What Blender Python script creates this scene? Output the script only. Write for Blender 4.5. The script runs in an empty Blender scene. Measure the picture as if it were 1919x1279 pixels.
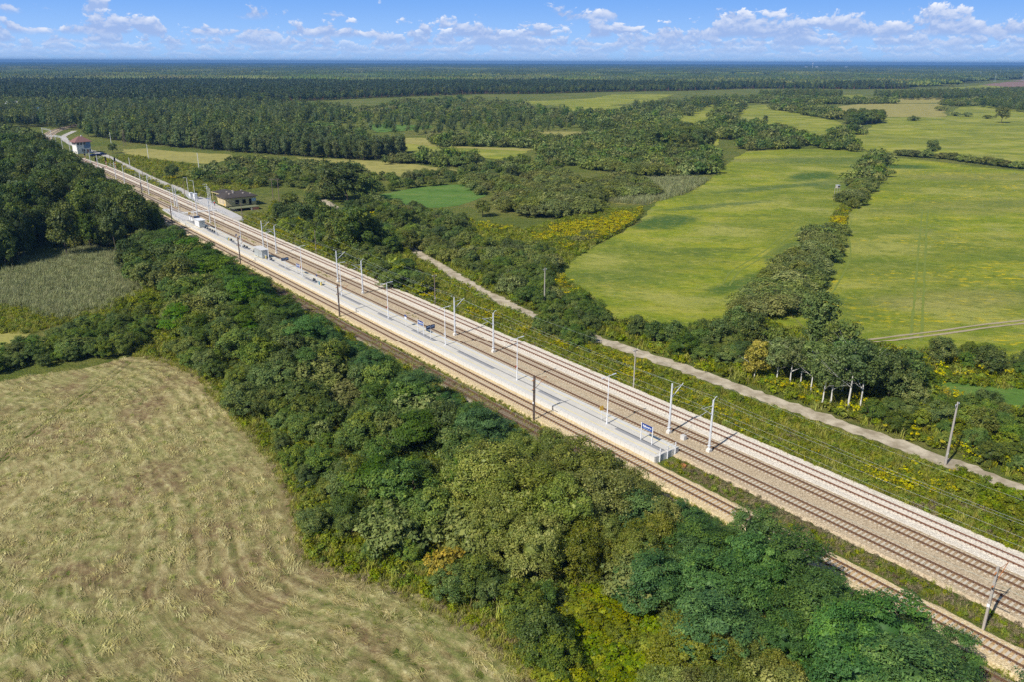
import bpy, bmesh, math, random
import numpy as np
from mathutils import Vector, Matrix
random.seed(7)
RNG = np.random.default_rng(11)
R = math.radians
scene = bpy.context.scene
COL = scene.collection

# ------------------------------------------------------------------ camera
CAM_H = 55.0
FPX, CX, CY, YH = 1493.0, 959.5, 639.5, 116.0
ROLL = math.atan(6 / 1919.0)
PITCH = math.atan((CY - YH) / FPX)
_F = np.array([0, math.cos(PITCH), -math.sin(PITCH)])
_R0 = np.array([1.0, 0, 0]); _U0 = np.array([0, math.sin(PITCH), math.cos(PITCH)])
_R = math.cos(ROLL) * _R0 + math.sin(ROLL) * _U0
_U = -math.sin(ROLL) * _R0 + math.cos(ROLL) * _U0
cam_data = bpy.data.cameras.new('camera')
cam_data.sensor_width = 36.0
cam_data.lens = FPX / 1919.0 * 36.0
cam_data.clip_start = 0.5
cam_data.clip_end = 60000
cam = bpy.data.objects.new('camera', cam_data)
COL.objects.link(cam)
cam.matrix_world = Matrix(((_R[0], _U[0], -_F[0], 0), (_R[1], _U[1], -_F[1], 0), (_R[2], _U[2], -_F[2], CAM_H), (0, 0, 0, 1)))
scene.camera = cam

# ------------------------------------------------------------------ light
SUN_AZ, SUN_EL = 222.5, 44.0      # compass from +Y, clockwise
sun_dir = Vector((math.sin(R(SUN_AZ)) * math.cos(R(SUN_EL)), math.cos(R(SUN_AZ)) * math.cos(R(SUN_EL)), math.sin(R(SUN_EL))))
sl = bpy.data.lights.new('sun', 'SUN')
sl.energy = 4.9; sl.angle = R(0.5); sl.color = (1.0, 0.955, 0.88)
so = bpy.data.objects.new('sun', sl); COL.objects.link(so)
so.rotation_euler = sun_dir.to_track_quat('Z', 'Y').to_euler()
so.location = (0, 0, 300)

world = bpy.data.worlds.new('World'); scene.world = world; world.use_nodes = True
scene.view_settings.view_transform = 'Standard'
scene.view_settings.look = 'None'
scene.view_settings.gamma = 1.0
scene.view_settings.exposure = 0.12
scene.view_settings.use_curve_mapping = False
cy = scene.cycles
cy.max_bounces = 5; cy.diffuse_bounces = 3; cy.glossy_bounces = 2; cy.transmission_bounces = 4
cy.transparent_max_bounces = 8; cy.volume_bounces = 0
cy.use_adaptive_sampling = True; cy.adaptive_threshold = 0.02
cy.caustics_reflective = False; cy.caustics_refractive = False
cy.use_denoising = False; cy.denoiser = 'OPENIMAGEDENOISE'; cy.denoising_input_passes = 'RGB_ALBEDO_NORMAL'; cy.denoising_prefilter = 'ACCURATE'
scene.render.filter_size = 1.2 if hasattr(scene.render, 'filter_size') else 1.5

# ------------------------------------------------------------------ node helper
class NT:
    def __init__(s, tree):
        s.t = tree; s.n = tree.nodes; s.l = tree.links
    def new(s, typ, **kw):
        nd = s.n.new(typ)
        for k, v in kw.items():
            if k.startswith('i_'):
                s.set(nd.inputs[k[2:].replace('_', ' ')], v)
            else:
                setattr(nd, k, v)
        return nd
    def set(s, sock, v):
        if isinstance(v, bpy.types.NodeSocket): s.l.new(v, sock)
        else:
            if sock.type == 'RGBA' and len(v) == 3: v = (*v, 1)
            sock.default_value = v
    def m(s, op, a, b=None, c=None, clamp=False):
        nd = s.n.new('ShaderNodeMath'); nd.operation = op; nd.use_clamp = clamp
        for i, v in enumerate((a, b, c)):
            if v is not None: s.set(nd.inputs[i], v)
        return nd.outputs[0]
    def mix(s, f, a, b, typ='MIX'):
        nd = s.n.new('ShaderNodeMix'); nd.data_type = 'RGBA'; nd.blend_type = typ
        s.set(nd.inputs[0], f); s.set(nd.inputs[6], a); s.set(nd.inputs[7], b)
        return nd.outputs[2]
    def noise(s, vec, scale, detail=4, rough=0.55, dist=0.0):
        nd = s.n.new('ShaderNodeTexNoise')
        if vec is not None: s.l.new(vec, nd.inputs['Vector'])
        nd.inputs['Scale'].default_value = scale; nd.inputs['Detail'].default_value = detail
        nd.inputs['Roughness'].default_value = rough; nd.inputs['Distortion'].default_value = dist
        return nd.outputs['Fac']
    def ramp(s, f, lo, hi):
        nd = s.n.new('ShaderNodeMapRange'); nd.interpolation_type = 'SMOOTHSTEP'
        s.set(nd.inputs[0], f); s.set(nd.inputs[1], lo); s.set(nd.inputs[2], hi)
        return nd.outputs[0]
    def cramp(s, f, stops):
        nd = s.n.new('ShaderNodeValToRGB'); s.l.new(f, nd.inputs[0])
        e = nd.color_ramp.elements
        while len(e) < len(stops): e.new(0.5)
        for el, (p, c) in zip(e, stops): el.position = p; el.color = (*c, 1)
        return nd.outputs[0]
    def scale(s, vec, v):
        nd = s.n.new('ShaderNodeVectorMath'); nd.operation = 'MULTIPLY'
        s.l.new(vec, nd.inputs[0]); nd.inputs[1].default_value = v
        return nd.outputs[0]
    def rot(s, vec, ang, sc):
        nd = s.n.new('ShaderNodeMapping'); s.l.new(vec, nd.inputs[0])
        nd.inputs['Rotation'].default_value = (0, 0, ang); nd.inputs['Scale'].default_value = sc
        return nd.outputs[0]

def new_mat(name):
    m = bpy.data.materials.new(name); m.use_nodes = True
    m.node_tree.nodes.clear()
    t = NT(m.node_tree)
    out = t.new('ShaderNodeOutputMaterial')
    return m, t, out

def pos_of(t): return t.new('ShaderNodeNewGeometry').outputs['Position']

def finish(t, out, col, rough=0.9, spec=0.2, bump=None, bs=0.5, bd=0.1, metal=0.0):
    b = t.new('ShaderNodeBsdfPrincipled')
    t.set(b.inputs['Base Color'], col); t.set(b.inputs['Roughness'], rough)
    b.inputs['Specular IOR Level'].default_value = spec; b.inputs['Metallic'].default_value = metal
    if bump is not None:
        bn = t.new('ShaderNodeBump'); bn.inputs['Strength'].default_value = bs; bn.inputs['Distance'].default_value = bd
        t.l.new(bump, bn.inputs['Height']); t.l.new(bn.outputs[0], b.inputs['Normal'])
    t.l.new(b.outputs[0], out.inputs[0])
    return b

def plain(name, col, rough=0.6, var=0.15, scale=3.0, metal=0.0, spec=0.3):
    m, t, out = new_mat(name)
    p = t.new('ShaderNodeTexCoord').outputs['Object']
    f = t.noise(p, scale, 5, 0.6)
    lo = tuple(c * (1 - var) for c in col); hi = tuple(min(1, c * (1 + var)) for c in col)
    c = t.mix(f, lo, hi)
    g = pos_of(t); f2 = t.ramp(t.noise(g, 1.1, 4), 0.55, 0.8)
    c = t.mix(t.m('MULTIPLY', f2, var * 1.5), c, tuple(x * 0.6 for x in col))
    finish(t, out, c, rough, spec, f, 0.15, 0.02, metal)
    return m

# ------------------------------------------------------------------ sky (world)
def build_world():
    t = NT(world.node_tree); t.n.clear()
    out = t.new('ShaderNodeOutputWorld'); bg = t.new('ShaderNodeBackground'); bg.inputs[1].default_value = 0.1
    sky = t.new('ShaderNodeTexSky'); sky.sky_type = 'NISHITA'; sky.sun_disc = False
    sky.sun_elevation = R(SUN_EL); sky.sun_rotation = R(SUN_AZ)
    sky.altitude = 100; sky.air_density = 1.0; sky.dust_density = 0.6; sky.ozone_density = 2.0
    v = t.new('ShaderNodeTexCoord').outputs['Generated']
    sp = t.new('ShaderNodeSeparateXYZ'); t.l.new(v, sp.inputs[0])
    az = t.m('ARCTAN2', sp.outputs[0], sp.outputs[1]); el = t.m('ARCSINE', sp.outputs[2])
    hor = t.mix(t.ramp(el, 0.0, 0.085), (3.7, 6.0, 9.6), (1.65, 3.85, 8.6))
    col = t.mix(t.ramp(el, 0.07, 0.45), hor, t.mix(.25, sky.outputs[0], (0, 0, 0)))
    # banks of cumulus one behind the other, the farthest lowest over the horizon: (base, height, noise scale, threshold, seed, air)
    for base, hgt, fr, thr, seed, air in ((.000, .009, 62, .25, 3.1, .70), (.006, .011, 50, .27, 7.7, .50), (.012, .014, 40, .29, 1.3, .30), (.019, .020, 30, .30, 9.2, .12), (.029, .030, 24, .325, 4.4, .0), (.050, .036, 19, .425, 5.9, 0.0),
                                          (.11, .06, 10, .55, 2.2, 0.0), (.20, .11, 6, .57, 8.8, 0.0), (.38, .2, 3.5, .59, 6.1, 0.0), (.7, .35, 2.2, .6, 11.3, 0.0)):
        def cvec(de):
            c = t.new('ShaderNodeCombineXYZ'); t.set(c.inputs[0], t.m('MULTIPLY', az, fr)); t.set(c.inputs[1], t.m('MULTIPLY', t.m('ADD', el, de), fr * 1.55)); c.inputs[2].default_value = seed * 3.7; return c.outputs[0]
        n0 = t.noise(cvec(0.0), 1.0, 7, .62, .25); n1 = t.noise(cvec(hgt * .16), 1.0, 4, .60, .25)
        c = t.new('ShaderNodeCombineXYZ'); t.set(c.inputs[0], t.m('MULTIPLY', az, fr * .30)); c.inputs[1].default_value = seed; lowf = t.noise(c.outputs[0], 1.0, 3, .5)
        vv = t.m('DIVIDE', t.m('SUBTRACT', el, base), hgt)
        dens = t.m('SUBTRACT', t.m('ADD', t.m('MULTIPLY', n0, .95), t.m('MULTIPLY', lowf, .40)), thr + .275)
        dens = t.m('SUBTRACT', dens, t.m('MULTIPLY', t.m('MAXIMUM', vv, 0.0), .20))
        mask = t.m('MULTIPLY', t.ramp(dens, 0.0, .05), t.ramp(t.m('ADD', vv, t.m('MULTIPLY', t.m('SUBTRACT', n0, .5), .5)), -.16, .10))
        lit = t.m('ADD', t.m('MULTIPLY', t.m('SUBTRACT', n0, n1), 2.6), t.m('ADD', t.m('MULTIPLY', vv, .38), .02), clamp=True)
        lit = t.m('MULTIPLY', lit, t.m('SUBTRACT', 1.25, t.ramp(dens, .02, .30)), clamp=True)
        cc = t.mix(lit, (3.3, 4.7, 7.9), (10.2, 10.2, 10.3))
        cc = t.mix(air, cc, (4.1, 6.2, 9.6))
        col = t.mix(t.m('MULTIPLY', mask, 1.0 - .55 * air), col, cc)
    t.l.new(col, bg.inputs[0])
    t.l.new(bg.outputs[0], out.inputs[0])
build_world()

# ------------------------------------------------------------------ coordinates
GZ = -0.30
def gxy(px, py, z=GZ):
    d = _F * FPX + _R * (px - CX) - _U * (py - CY)
    k = (CAM_H - z) / -d[2]
    return d[:2] * k
def proj(p):
    p = np.atleast_2d(np.asarray(p, float)).copy(); p[:, 2] -= CAM_H
    d = p @ _F
    d = np.where(d < 1, 1, d)
    return np.stack([CX + FPX * (p @ _R) / d, CY - FPX * (p @ _U) / d, d], 1)
_th = R(-37.75)
TV = np.array([math.sin(_th), math.cos(_th)]); NV = np.array([TV[1], -TV[0]])
RO = gxy(1226.7, 867.0, 0.0)
def rp(t, n, z=0.0):
    q = RO + t * TV + n * NV
    return (float(q[0]), float(q[1]), float(z))
def to_tn(xy):
    q = np.asarray(xy)[..., :2] - RO
    return q @ TV, q @ NV
RAIL_ROT = math.atan2(TV[1], TV[0])     # object X axis along the rails
def gpoly(pts, z=GZ): return np.array([gxy(x, y, z) for x, y in pts])
def inside(poly, pts):
    x, y = pts[:, 0], pts[:, 1]; r = np.zeros(len(pts), bool); n = len(poly)
    for i in range(n):
        x1, y1 = poly[i]; x2, y2 = poly[(i + 1) % n]
        c = ((y1 > y) != (y2 > y))
        with np.errstate(divide='ignore', invalid='ignore'):
            r ^= c & (x < (x2 - x1) * (y - y1) / (y2 - y1 + 1e-12) + x1)
    return r
def poisson(poly, d, rng, jitter=0.75):
    """jittered hexagonal points inside a ground polygon"""
    lo = poly.min(0) - d; hi = poly.max(0) + d
    nx = int((hi[0] - lo[0]) / d) + 1; ny = int((hi[1] - lo[1]) / (d * .87)) + 1
    if nx * ny > 4_000_000: raise ValueError('too many points')
    gx, gy = np.meshgrid(np.arange(nx), np.arange(ny))
    p = np.stack([lo[0] + (gx + 0.5 * (gy % 2)) * d, lo[1] + gy * d * .87], -1).reshape(-1, 2)
    p = p + rng.uniform(-.5, .5, p.shape) * d * jitter
    return p[inside(poly, p)]

# ------------------------------------------------------------------ mesh helpers
def mesh_obj(name, verts, faces, mat=None, parent=None, smooth=False, mi=None, link=True):
    me = bpy.data.meshes.new(name); me.from_pydata([tuple(v) for v in verts], [], [tuple(f) for f in faces])
    mats = mat if isinstance(mat, (list, tuple)) else ([mat] if mat else [])
    for m in mats: me.materials.append(m)
    if mi is not None: me.polygons.foreach_set('material_index', np.asarray(mi, np.int32))
    if smooth: me.polygons.foreach_set('use_smooth', np.ones(len(me.polygons), bool))
    me.update()
    o = bpy.data.objects.new(name, me)
    if link: COL.objects.link(o)
    if parent is not None: o.parent = parent
    return o

class MB:
    """collects boxes, tubes and prisms into one mesh"""
    def __init__(s): s.v = []; s.f = []; s.mi = []
    def add(s, v, f, mi=0):
        o = len(s.v); s.v += [tuple(map(float, p)) for p in v]; s.f += [tuple(o + i for i in q) for q in f]; s.mi += [mi] * len(f); return s
    def box(s, cx, cy, cz, sx, sy, sz, mi=0, rz=0.0):
        hx, hy, hz = sx / 2, sy / 2, sz / 2; c, n = math.cos(rz), math.sin(rz)
        v = [(cx + x * c - y * n, cy + x * n + y * c, cz + z) for z in (-hz, hz) for x, y in ((-hx, -hy), (hx, -hy), (hx, hy), (-hx, hy))]
        return s.add(v, [(3, 2, 1, 0), (4, 5, 6, 7), (0, 1, 5, 4), (1, 2, 6, 5), (2, 3, 7, 6), (3, 0, 4, 7)], mi)
    def tube(s, p, q, r0, r1=None, n=8, mi=0, caps=True):
        r1 = r0 if r1 is None else r1
        p = Vector(p); q = Vector(q); d = (q - p).normalized()
        a = d.orthogonal().normalized(); b = d.cross(a)
        v = []
        for c, r in ((p, r0), (q, r1)):
            for i in range(n):
                th = 2 * math.pi * (i + .5) / n
                v.append(c + a * (r * math.cos(th)) + b * (r * math.sin(th)))
        f = [(i, (i + 1) % n, n + (i + 1) % n, n + i) for i in range(n)]
        if caps: f += [tuple(range(n - 1, -1, -1)), tuple(range(n, 2 * n))]
        return s.add(v, f, mi)
    def path(s, pts, r, n=6, mi=0):
        for a, b in zip(pts[:-1], pts[1:]): s.tube(a, b, r, r, n, mi)
        return s
    def obj(s, name, mat, parent=None, smooth=False, link=True):
        return mesh_obj(name, s.v, s.f, mat, parent, smooth, s.mi, link)

def tag(o, label=None, cat=None, group=None, kind=None):
    if label: o['label'] = label
    if cat: o['category'] = cat
    if group: o['group'] = group
    if kind: o['kind'] = kind
    return o
def empty(name, loc=(0, 0, 0), rz=0.0):
    o = bpy.data.objects.new(name, None); o.empty_display_size = 0.3
    COL.objects.link(o); o.location = loc; o.rotation_euler = (0, 0, rz); return o
def copy_tree(o, parent=None):
    c = o.copy(); COL.objects.link(c)
    if parent is not None: c.parent = parent
    for ch in list(o.children): copy_tree(ch, c)
    return c
def put(o, loc, rz=0.0, sc=None, **kw):
    o.location = loc; o.rotation_euler = (0, 0, rz)
    if sc is not None: o.scale = (sc, sc, sc) if np.isscalar(sc) else sc
    return tag(o, **kw)
_ONES = ['', 'first', 'second', 'third', 'fourth', 'fifth', 'sixth', 'seventh', 'eighth', 'ninth', 'tenth', 'eleventh', 'twelfth', 'thirteenth', 'fourteenth', 'fifteenth', 'sixteenth', 'seventeenth', 'eighteenth', 'nineteenth']
_TENS = {2: ('twentieth', 'twenty'), 3: ('thirtieth', 'thirty'), 4: ('fortieth', 'forty'), 5: ('fiftieth', 'fifty'), 6: ('sixtieth', 'sixty'), 7: ('seventieth', 'seventy'), 8: ('eightieth', 'eighty'), 9: ('ninetieth', 'ninety')}
ORD = [_ONES[i] if i < 20 else _TENS[i // 10][0] if i % 10 == 0 else _TENS[i // 10][1] + '-' + _ONES[i % 10] for i in range(1, 100)]

def strip(name, center, width, z, mat, kind='structure', wob=0.0):
    """flat ribbon along ground points"""
    c = np.array(center, float)[:, :2]; d = np.gradient(c, axis=0); d /= np.linalg.norm(d, axis=1)[:, None]
    nn = np.stack([d[:, 1], -d[:, 0]], 1)
    w = np.broadcast_to(width, (len(c),)) / 2
    wl = w + RNG.uniform(-wob, wob, len(c)); wr = w + RNG.uniform(-wob, wob, len(c))
    v = np.concatenate([np.c_[c - nn * wl[:, None], np.full(len(c), z)], np.c_[c + nn * wr[:, None], np.full(len(c), z)]])
    n = len(c); f = [(i, n + i, n + i + 1, i + 1) for i in range(n - 1)]
    o = mesh_obj(name, v, f, mat); tag(o, kind=kind); return o
def resample(pts, step):
    p = np.array(pts, float); d = np.r_[0, np.cumsum(np.linalg.norm(np.diff(p[:, :2], axis=0), axis=1))]
    s = np.arange(0, d[-1], step)
    return np.stack([np.interp(s, d, p[:, k]) for k in range(p.shape[1])], 1)
def smooth_line(pts, it=3):
    p = np.array(pts, float)
    for _ in range(it):
        q = p[:-1] * .75 + p[1:] * .25; r = p[:-1] * .25 + p[1:] * .75
        m = np.empty((2 * len(q), p.shape[1])); m[0::2] = q; m[1::2] = r
        p = np.concatenate([p[:1], m, p[-1:]])
    return p
def flat_poly(name, pts, z, mat, step=None, rag=0.0):
    """one sheet with a slightly ragged rim"""
    p = np.array(pts, float)
    if step:
        p = resample(np.concatenate([p, p[:1]]), step)
        p = p + RNG.uniform(-rag, rag, p.shape)
    bm = bmesh.new()
    vs = [bm.verts.new((x, y, z)) for x, y in p]
    f = bm.faces.new(vs)
    f.normal_update()
    if f.normal.z < 0: f.normal_flip()
    bmesh.ops.triangulate(bm, faces=[f])
    me = bpy.data.meshes.new(name); bm.to_mesh(me); bm.free(); me.materials.append(mat)
    o = bpy.data.objects.new(name, me); COL.objects.link(o); tag(o, kind='structure'); return o

# ================================================================== MATERIALS: ground
def emask(t, p, c, r, ang, nz, lo=1.15, hi=0.55):
    """soft patch with a ragged rim"""
    s = t.new('ShaderNodeVectorMath', operation='SUBTRACT'); t.l.new(p, s.inputs[0]); s.inputs[1].default_value = (c[0], c[1], 0)
    q = t.rot(s.outputs[0], -ang, (1, 1, 0))
    q = t.scale(q, (1 / r[0], 1 / r[1], 0))
    ln = t.new('ShaderNodeVectorMath', operation='LENGTH'); t.l.new(q, ln.inputs[0])
    return t.ramp(t.m('ADD', ln.outputs['Value'], t.m('MULTIPLY', t.m('SUBTRACT', nz, 0.5), 1.6)), lo, hi)

def mat_scrub_ground():
    m, t, out = new_mat('rough_ground'); p = pos_of(t)
    a = t.noise(p, 0.02, 6, 0.65); b = t.noise(p, 0.35, 6, 0.7); c = t.noise(p, 2.4, 4, 0.7)
    col = t.cramp(a, [(0.32, (.105, .140, .022)), (0.48, (.155, .180, .034)), (0.6, (.215, .205, .055)), (0.72, (.14, .18, .028))])
    col = t.mix(t.ramp(b, .42, .68), col, (.085, .12, .02))
    col = t.mix(t.m('MULTIPLY', t.ramp(c, .52, .75), .6), col, (.16, .15, .06))
    finish(t, out, col, .95, .1, t.m('ADD', b, c), 1.0, 0.6)
    return m

def mat_meadow(name, dry=0.0, patches=(), flowers=.5, streak=0.4, pale=0.5, fine=(1.0, 5.0)):
    m, t, out = new_mat(name); p = pos_of(t)
    q = t.rot(p, streak, (0.5, 1.0, 1.0))
    big = t.noise(p, .012, 5, .6, .3); mid = t.noise(q, .10, 6, .65); fi = t.noise(q, fine[0], 6, .75); sm = t.noise(p, .045, 5, .6)
    col = t.cramp(mid, [(0.30, (.125, .185, .013)), (0.45, (.205, .255, .016)), (0.57, (.280, .300, .022)), (0.70, (.39, .36, .065))])
    lf = t.noise(t.rot(p, streak, (.65, 1, 1)), .03, 7, .7)
    col = t.mix(t.m('MULTIPLY', t.ramp(big, .40, .60), .7), col, (.150, .190, .026))
    col = t.mix(t.m('MULTIPLY', t.ramp(lf, .49, .62), .9), col, (.33, .33, .07))
    col = t.mix(t.m('MULTIPLY', t.ramp(lf, .47, .35), .8), col, (.110, .155, .024))
    col = t.mix(t.m('MULTIPLY', t.ramp(sm, .56, .74), pale), col, (.30, .29, .10))
    col = t.mix(t.m('MULTIPLY', t.ramp(sm, .44, .28), .55), col, (.115, .165, .022))
    if dry: col = t.mix(dry, col, t.mix(mid, (.42, .34, .13), (.28, .26, .08)))
    for c, r, ang, k, cc in patches:
        em = emask(t, p, c, r, ang, t.m('ADD', t.m('MULTIPLY', sm, .75), t.m('MULTIPLY', fi, .45)))
        col = t.mix(t.m('MULTIPLY', em, k), col, cc)
    # clumps of yellow flowers
    fl = t.m('MULTIPLY', t.ramp(t.noise(q, .035, 4, .6), .46, .64), t.ramp(t.noise(q, .60, 4, .7), .53, .63))
    col = t.mix(t.m('MULTIPLY', fl, flowers), col, (.52, .42, .012))
    f2 = t.noise(t.rot(p, streak + .5, (.75, 1, 1)), fine[0] * .42, 7, .78)
    col = t.mix(t.m('MULTIPLY', t.ramp(f2, .52, .66), .6), col, (.38, .37, .075))
    col = t.mix(t.m('MULTIPLY', t.ramp(f2, .47, .36), .6), col, (.075, .115, .014))
    col = t.mix(t.m('MULTIPLY', t.ramp(fi, .5, .72), .55), col, t.mix(.6, col, (.07, .11, .012)))
    finish(t, out, col, .9, .12, t.m('ADD', fi, t.m('MULTIPLY', mid, 2)), .9, .5)
    return m

def mat_ballast(name, base, dark, speck=.5, rust=.25):
    m, t, out = new_mat(name); p = pos_of(t)
    vo = t.new('ShaderNodeTexVoronoi'); t.l.new(p, vo.inputs[0]); vo.inputs['Scale'].default_value = 7.0
    sp = t.new('ShaderNodeSeparateColor'); t.l.new(vo.outputs['Color'], sp.inputs[0])
    a = t.noise(p, .25, 5, .6); f = t.noise(p, 2.5, 5, .75)
    col = t.mix(sp.outputs[0], dark, base)
    col = t.mix(t.m('MULTIPLY', t.ramp(sp.outputs[1], .70, .95), speck), col, tuple(min(1, c * 1.25) for c in base))
    col = t.mix(t.m('MULTIPLY', t.ramp(a, .5, .75), rust), col, tuple(c * k for c, k in zip(base, (.72, .6, .5))))
    col = t.mix(t.m('MULTIPLY', t.ramp(f, .5, .8), .35), col, dark)
    ru = t.new('ShaderNodeAttribute', attribute_name='rust').outputs['Fac']
    col = t.mix(t.m('MULTIPLY', ru, t.m('ADD', .35, t.m('MULTIPLY', a, .8))), col, tuple(c * k for c, k in zip(dark, (.80, .62, .48))))
    wd = t.m('MULTIPLY', t.ramp(t.noise(p, .13, 4, .6), .60, .70), t.ramp(t.noise(p, 1.7, 4, .7), .50, .64))
    col = t.mix(t.m('MULTIPLY', wd, .55), col, (.13, .15, .045))
    finish(t, out, col, .95, .15, t.m('ADD', vo.outputs['Distance'], f), .8, .10)
    return m

def mat_road():
    m, t, out = new_mat('dirt_road'); p = pos_of(t)
    a = t.noise(p, .4, 6, .65); b = t.noise(p, 3, 5, .7)
    col = t.mix(t.ramp(a, .32, .68), (.30, .25, .17), (.55, .48, .36))
    col = t.mix(t.m('MULTIPLY', t.ramp(t.noise(p, .12, 5, .65), .55, .66), .45), col, (.22, .19, .13))
    col = t.mix(t.m('MULTIPLY', t.ramp(b, .5, .8), .5), col, (.26, .23, .17))
    finish(t, out, col, .95, .15, b, .5, .08); return m

M_GROUND = mat_scrub_ground()
def gp3(px, py, z=GZ): q = gxy(px, py, z); return (q[0], q[1])
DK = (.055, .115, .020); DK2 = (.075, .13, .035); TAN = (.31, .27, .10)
def pt(px, py, rx, ry, ang, k, c): return (gp3(px, py), (rx, ry), ang, k, c)
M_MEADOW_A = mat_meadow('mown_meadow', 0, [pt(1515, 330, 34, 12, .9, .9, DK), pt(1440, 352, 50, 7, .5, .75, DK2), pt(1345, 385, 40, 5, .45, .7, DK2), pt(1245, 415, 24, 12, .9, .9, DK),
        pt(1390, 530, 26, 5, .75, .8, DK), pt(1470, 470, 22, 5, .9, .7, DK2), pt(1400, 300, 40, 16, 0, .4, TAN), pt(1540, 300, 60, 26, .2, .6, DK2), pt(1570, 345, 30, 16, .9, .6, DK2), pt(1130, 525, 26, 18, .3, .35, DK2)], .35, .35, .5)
M_MEADOW_B = mat_meadow('flowering_meadow', 0, [pt(1690, 312, 26, 14, .2, .95, DK), pt(1850, 330, 60, 22, .1, .5, (.24, .23, .07)), pt(1850, 385, 70, 24, .3, .45, (.17, .18, .055)),
        pt(1640, 500, 26, 18, .3, .45, (.12, .17, .02)), pt(1800, 560, 30, 12, .2, .35, TAN)], 1.0, .25, .45)
M_FAR_MEADOW = mat_meadow('far_meadow', .12, [], .5, .1, .6, (.15, 4))
M_DRY = mat_meadow('stubble', .72, [], .15, .15, .7, (.3, 4))
M_GREEN = mat_meadow('green_crop', 0, [pt(740, 378, 24, 7, .2, .5, DK)], .05, .9, .15)
def recolor_green():
    m, t, out = new_mat('young_grass'); p = pos_of(t)
    q = t.rot(p, .9, (.25, 1, 1)); mid = t.noise(q, .13, 6, .65); f = t.noise(p, 1.2, 6, .75)
    col = t.cramp(mid, [(.3, (.075, .155, .025)), (.5, (.105, .20, .035)), (.7, (.17, .23, .06))])
    g2 = t.noise(t.rot(p, .4, (.6, 1, 1)), .42, 7, .75); col = t.mix(t.m('MULTIPLY', t.ramp(g2, .52, .66), .6), col, (.21, .25, .07)); col = t.mix(t.m('MULTIPLY', t.ramp(g2, .47, .36), .55), col, (.055, .11, .018))
    finish(t, out, t.mix(t.m('MULTIPLY', t.ramp(f, .5, .8), .4), col, (.05, .11, .015)), .9, .1, f, .8, .4); return m
M_GREEN = recolor_green()
M_PLOUGH = plain('ploughed_soil', (.27, .165, .12), .95, .2, .02)
M_TAN = mat_meadow('dry_grass', .85, [], .05, .1, .9, (.2, 4))
M_GOLD_GROUND = mat_meadow('goldenrod_ground', .1, [], 1.3, .4, .3)

# ------------------------------------------------------------------ ground to the horizon
def build_ground():
    xs = np.r_[-26000, np.linspace(-15000, -1500, 14), np.linspace(-1200, 1200, 25), np.linspace(1500, 15000, 14), 26000]
    ys = np.r_[-1500, -600, np.linspace(-200, 2000, 23), np.linspace(2600, 17000, 20), 21000, 26000, 34000]
    v = [(x, y, GZ) for y in ys for x in xs]; nx = len(xs)
    f = [(j * nx + i, j * nx + i + 1, (j + 1) * nx + i + 1, (j + 1) * nx + i) for j in range(len(ys) - 1) for i in range(nx - 1)]
    tag(mesh_obj('ground', v, f, M_GROUND), kind='structure')
build_ground()

# ------------------------------------------------------------------ fields (each one sheet)
def field(name, px, mat, lift, step=4.0, rag=.8):
    p = gpoly(px); d = np.linalg.norm(p.mean(0))
    return flat_poly(name, p, GZ + lift, mat, step * max(1, d / 300), rag * max(1, d / 300))
MEADOW_A = [(1036, 512), (1075, 485), (1120, 457), (1160, 437), (1200, 415), (1230, 380), (1270, 363), (1320, 345), (1352, 318), (1375, 297), (1400, 284), (1480, 279), (1560, 279), (1620, 283), (1652, 292),
            (1625, 325), (1600, 362), (1585, 395), (1560, 440), (1520, 500), (1470, 555), (1420, 590), (1375, 606), (1290, 620), (1190, 618), (1150, 600), (1110, 560), (1070, 535)]
MEADOW_B = [(1645, 296), (1690, 296), (1760, 303), (1830, 312), (1930, 322), (2060, 330), (2060, 720), (1930, 690), (1850, 664), (1760, 655), (1700, 660), (1640, 640), (1560, 622), (1450, 612), (1430, 600), (1490, 560), (1530, 510), (1560, 450), (1582, 400), (1605, 360)]
field('meadow', MEADOW_A, M_MEADOW_A, .06)
field('meadow', MEADOW_B, M_MEADOW_B, .06)
field('meadow', [(1740, 713), (1830, 716), (1930, 728), (2000, 740), (2000, 790), (1919, 772), (1820, 752), (1765, 738)], M_GREEN, .06)
field('meadow', [(700, 368), (750, 356), (827, 346), (872, 345), (915, 366), (880, 380), (840, 388), (783, 390), (713, 378)], M_GREEN, .06)
field('stubble_field', [(551, 294), (640, 298), (740, 304), (827, 314), (862, 319), (827, 327), (773, 331), (700, 330), (640, 316), (594, 308)], M_DRY, .06)
field('meadow', [(700, 259), (803, 259), (807, 272), (874, 275), (1000, 279), (950, 300), (867, 292), (767, 286), (750, 270)], M_FAR_MEADOW, .06)
field('stubble_field', [(697, 258), (803, 258), (807, 271), (874, 274.5), (1000, 278.5), (985, 283), (900, 279), (820, 275), (770, 270)], M_DRY, .10)
field('meadow', [(690, 232), (797, 234), (812, 238), (773, 244), (703, 248)], M_GREEN, .06)
field('stubble_field', [(997, 246), (1114, 246), (1119, 255), (1074, 268), (1040, 262)], M_DRY, .06)
field('stubble_field', [(227, 279), (277, 278), (334, 284), (430, 288), (442, 294), (400, 308), (354, 304), (274, 297), (234, 287)], M_DRY, .06)
field('stubble_field', [(474, 244), (534, 246), (627, 251), (600, 261), (555, 255)], M_DRY, .06)
field('meadow', [(541, 231), (640, 229), (600, 239)], M_GREEN, .06)
field('meadow', [(890, 187), (957, 191), (1107, 184), (1154, 176), (1265, 176), (1220, 190), (1140, 197), (1220, 200), (1140, 214), (1080, 210), (1044, 198)], M_GOLD_GROUND, .06)
field('meadow', [(1262, 200), (1336, 196), (1352, 226), (1290, 243), (1240, 240)], M_FAR_MEADOW, .06)
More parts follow.
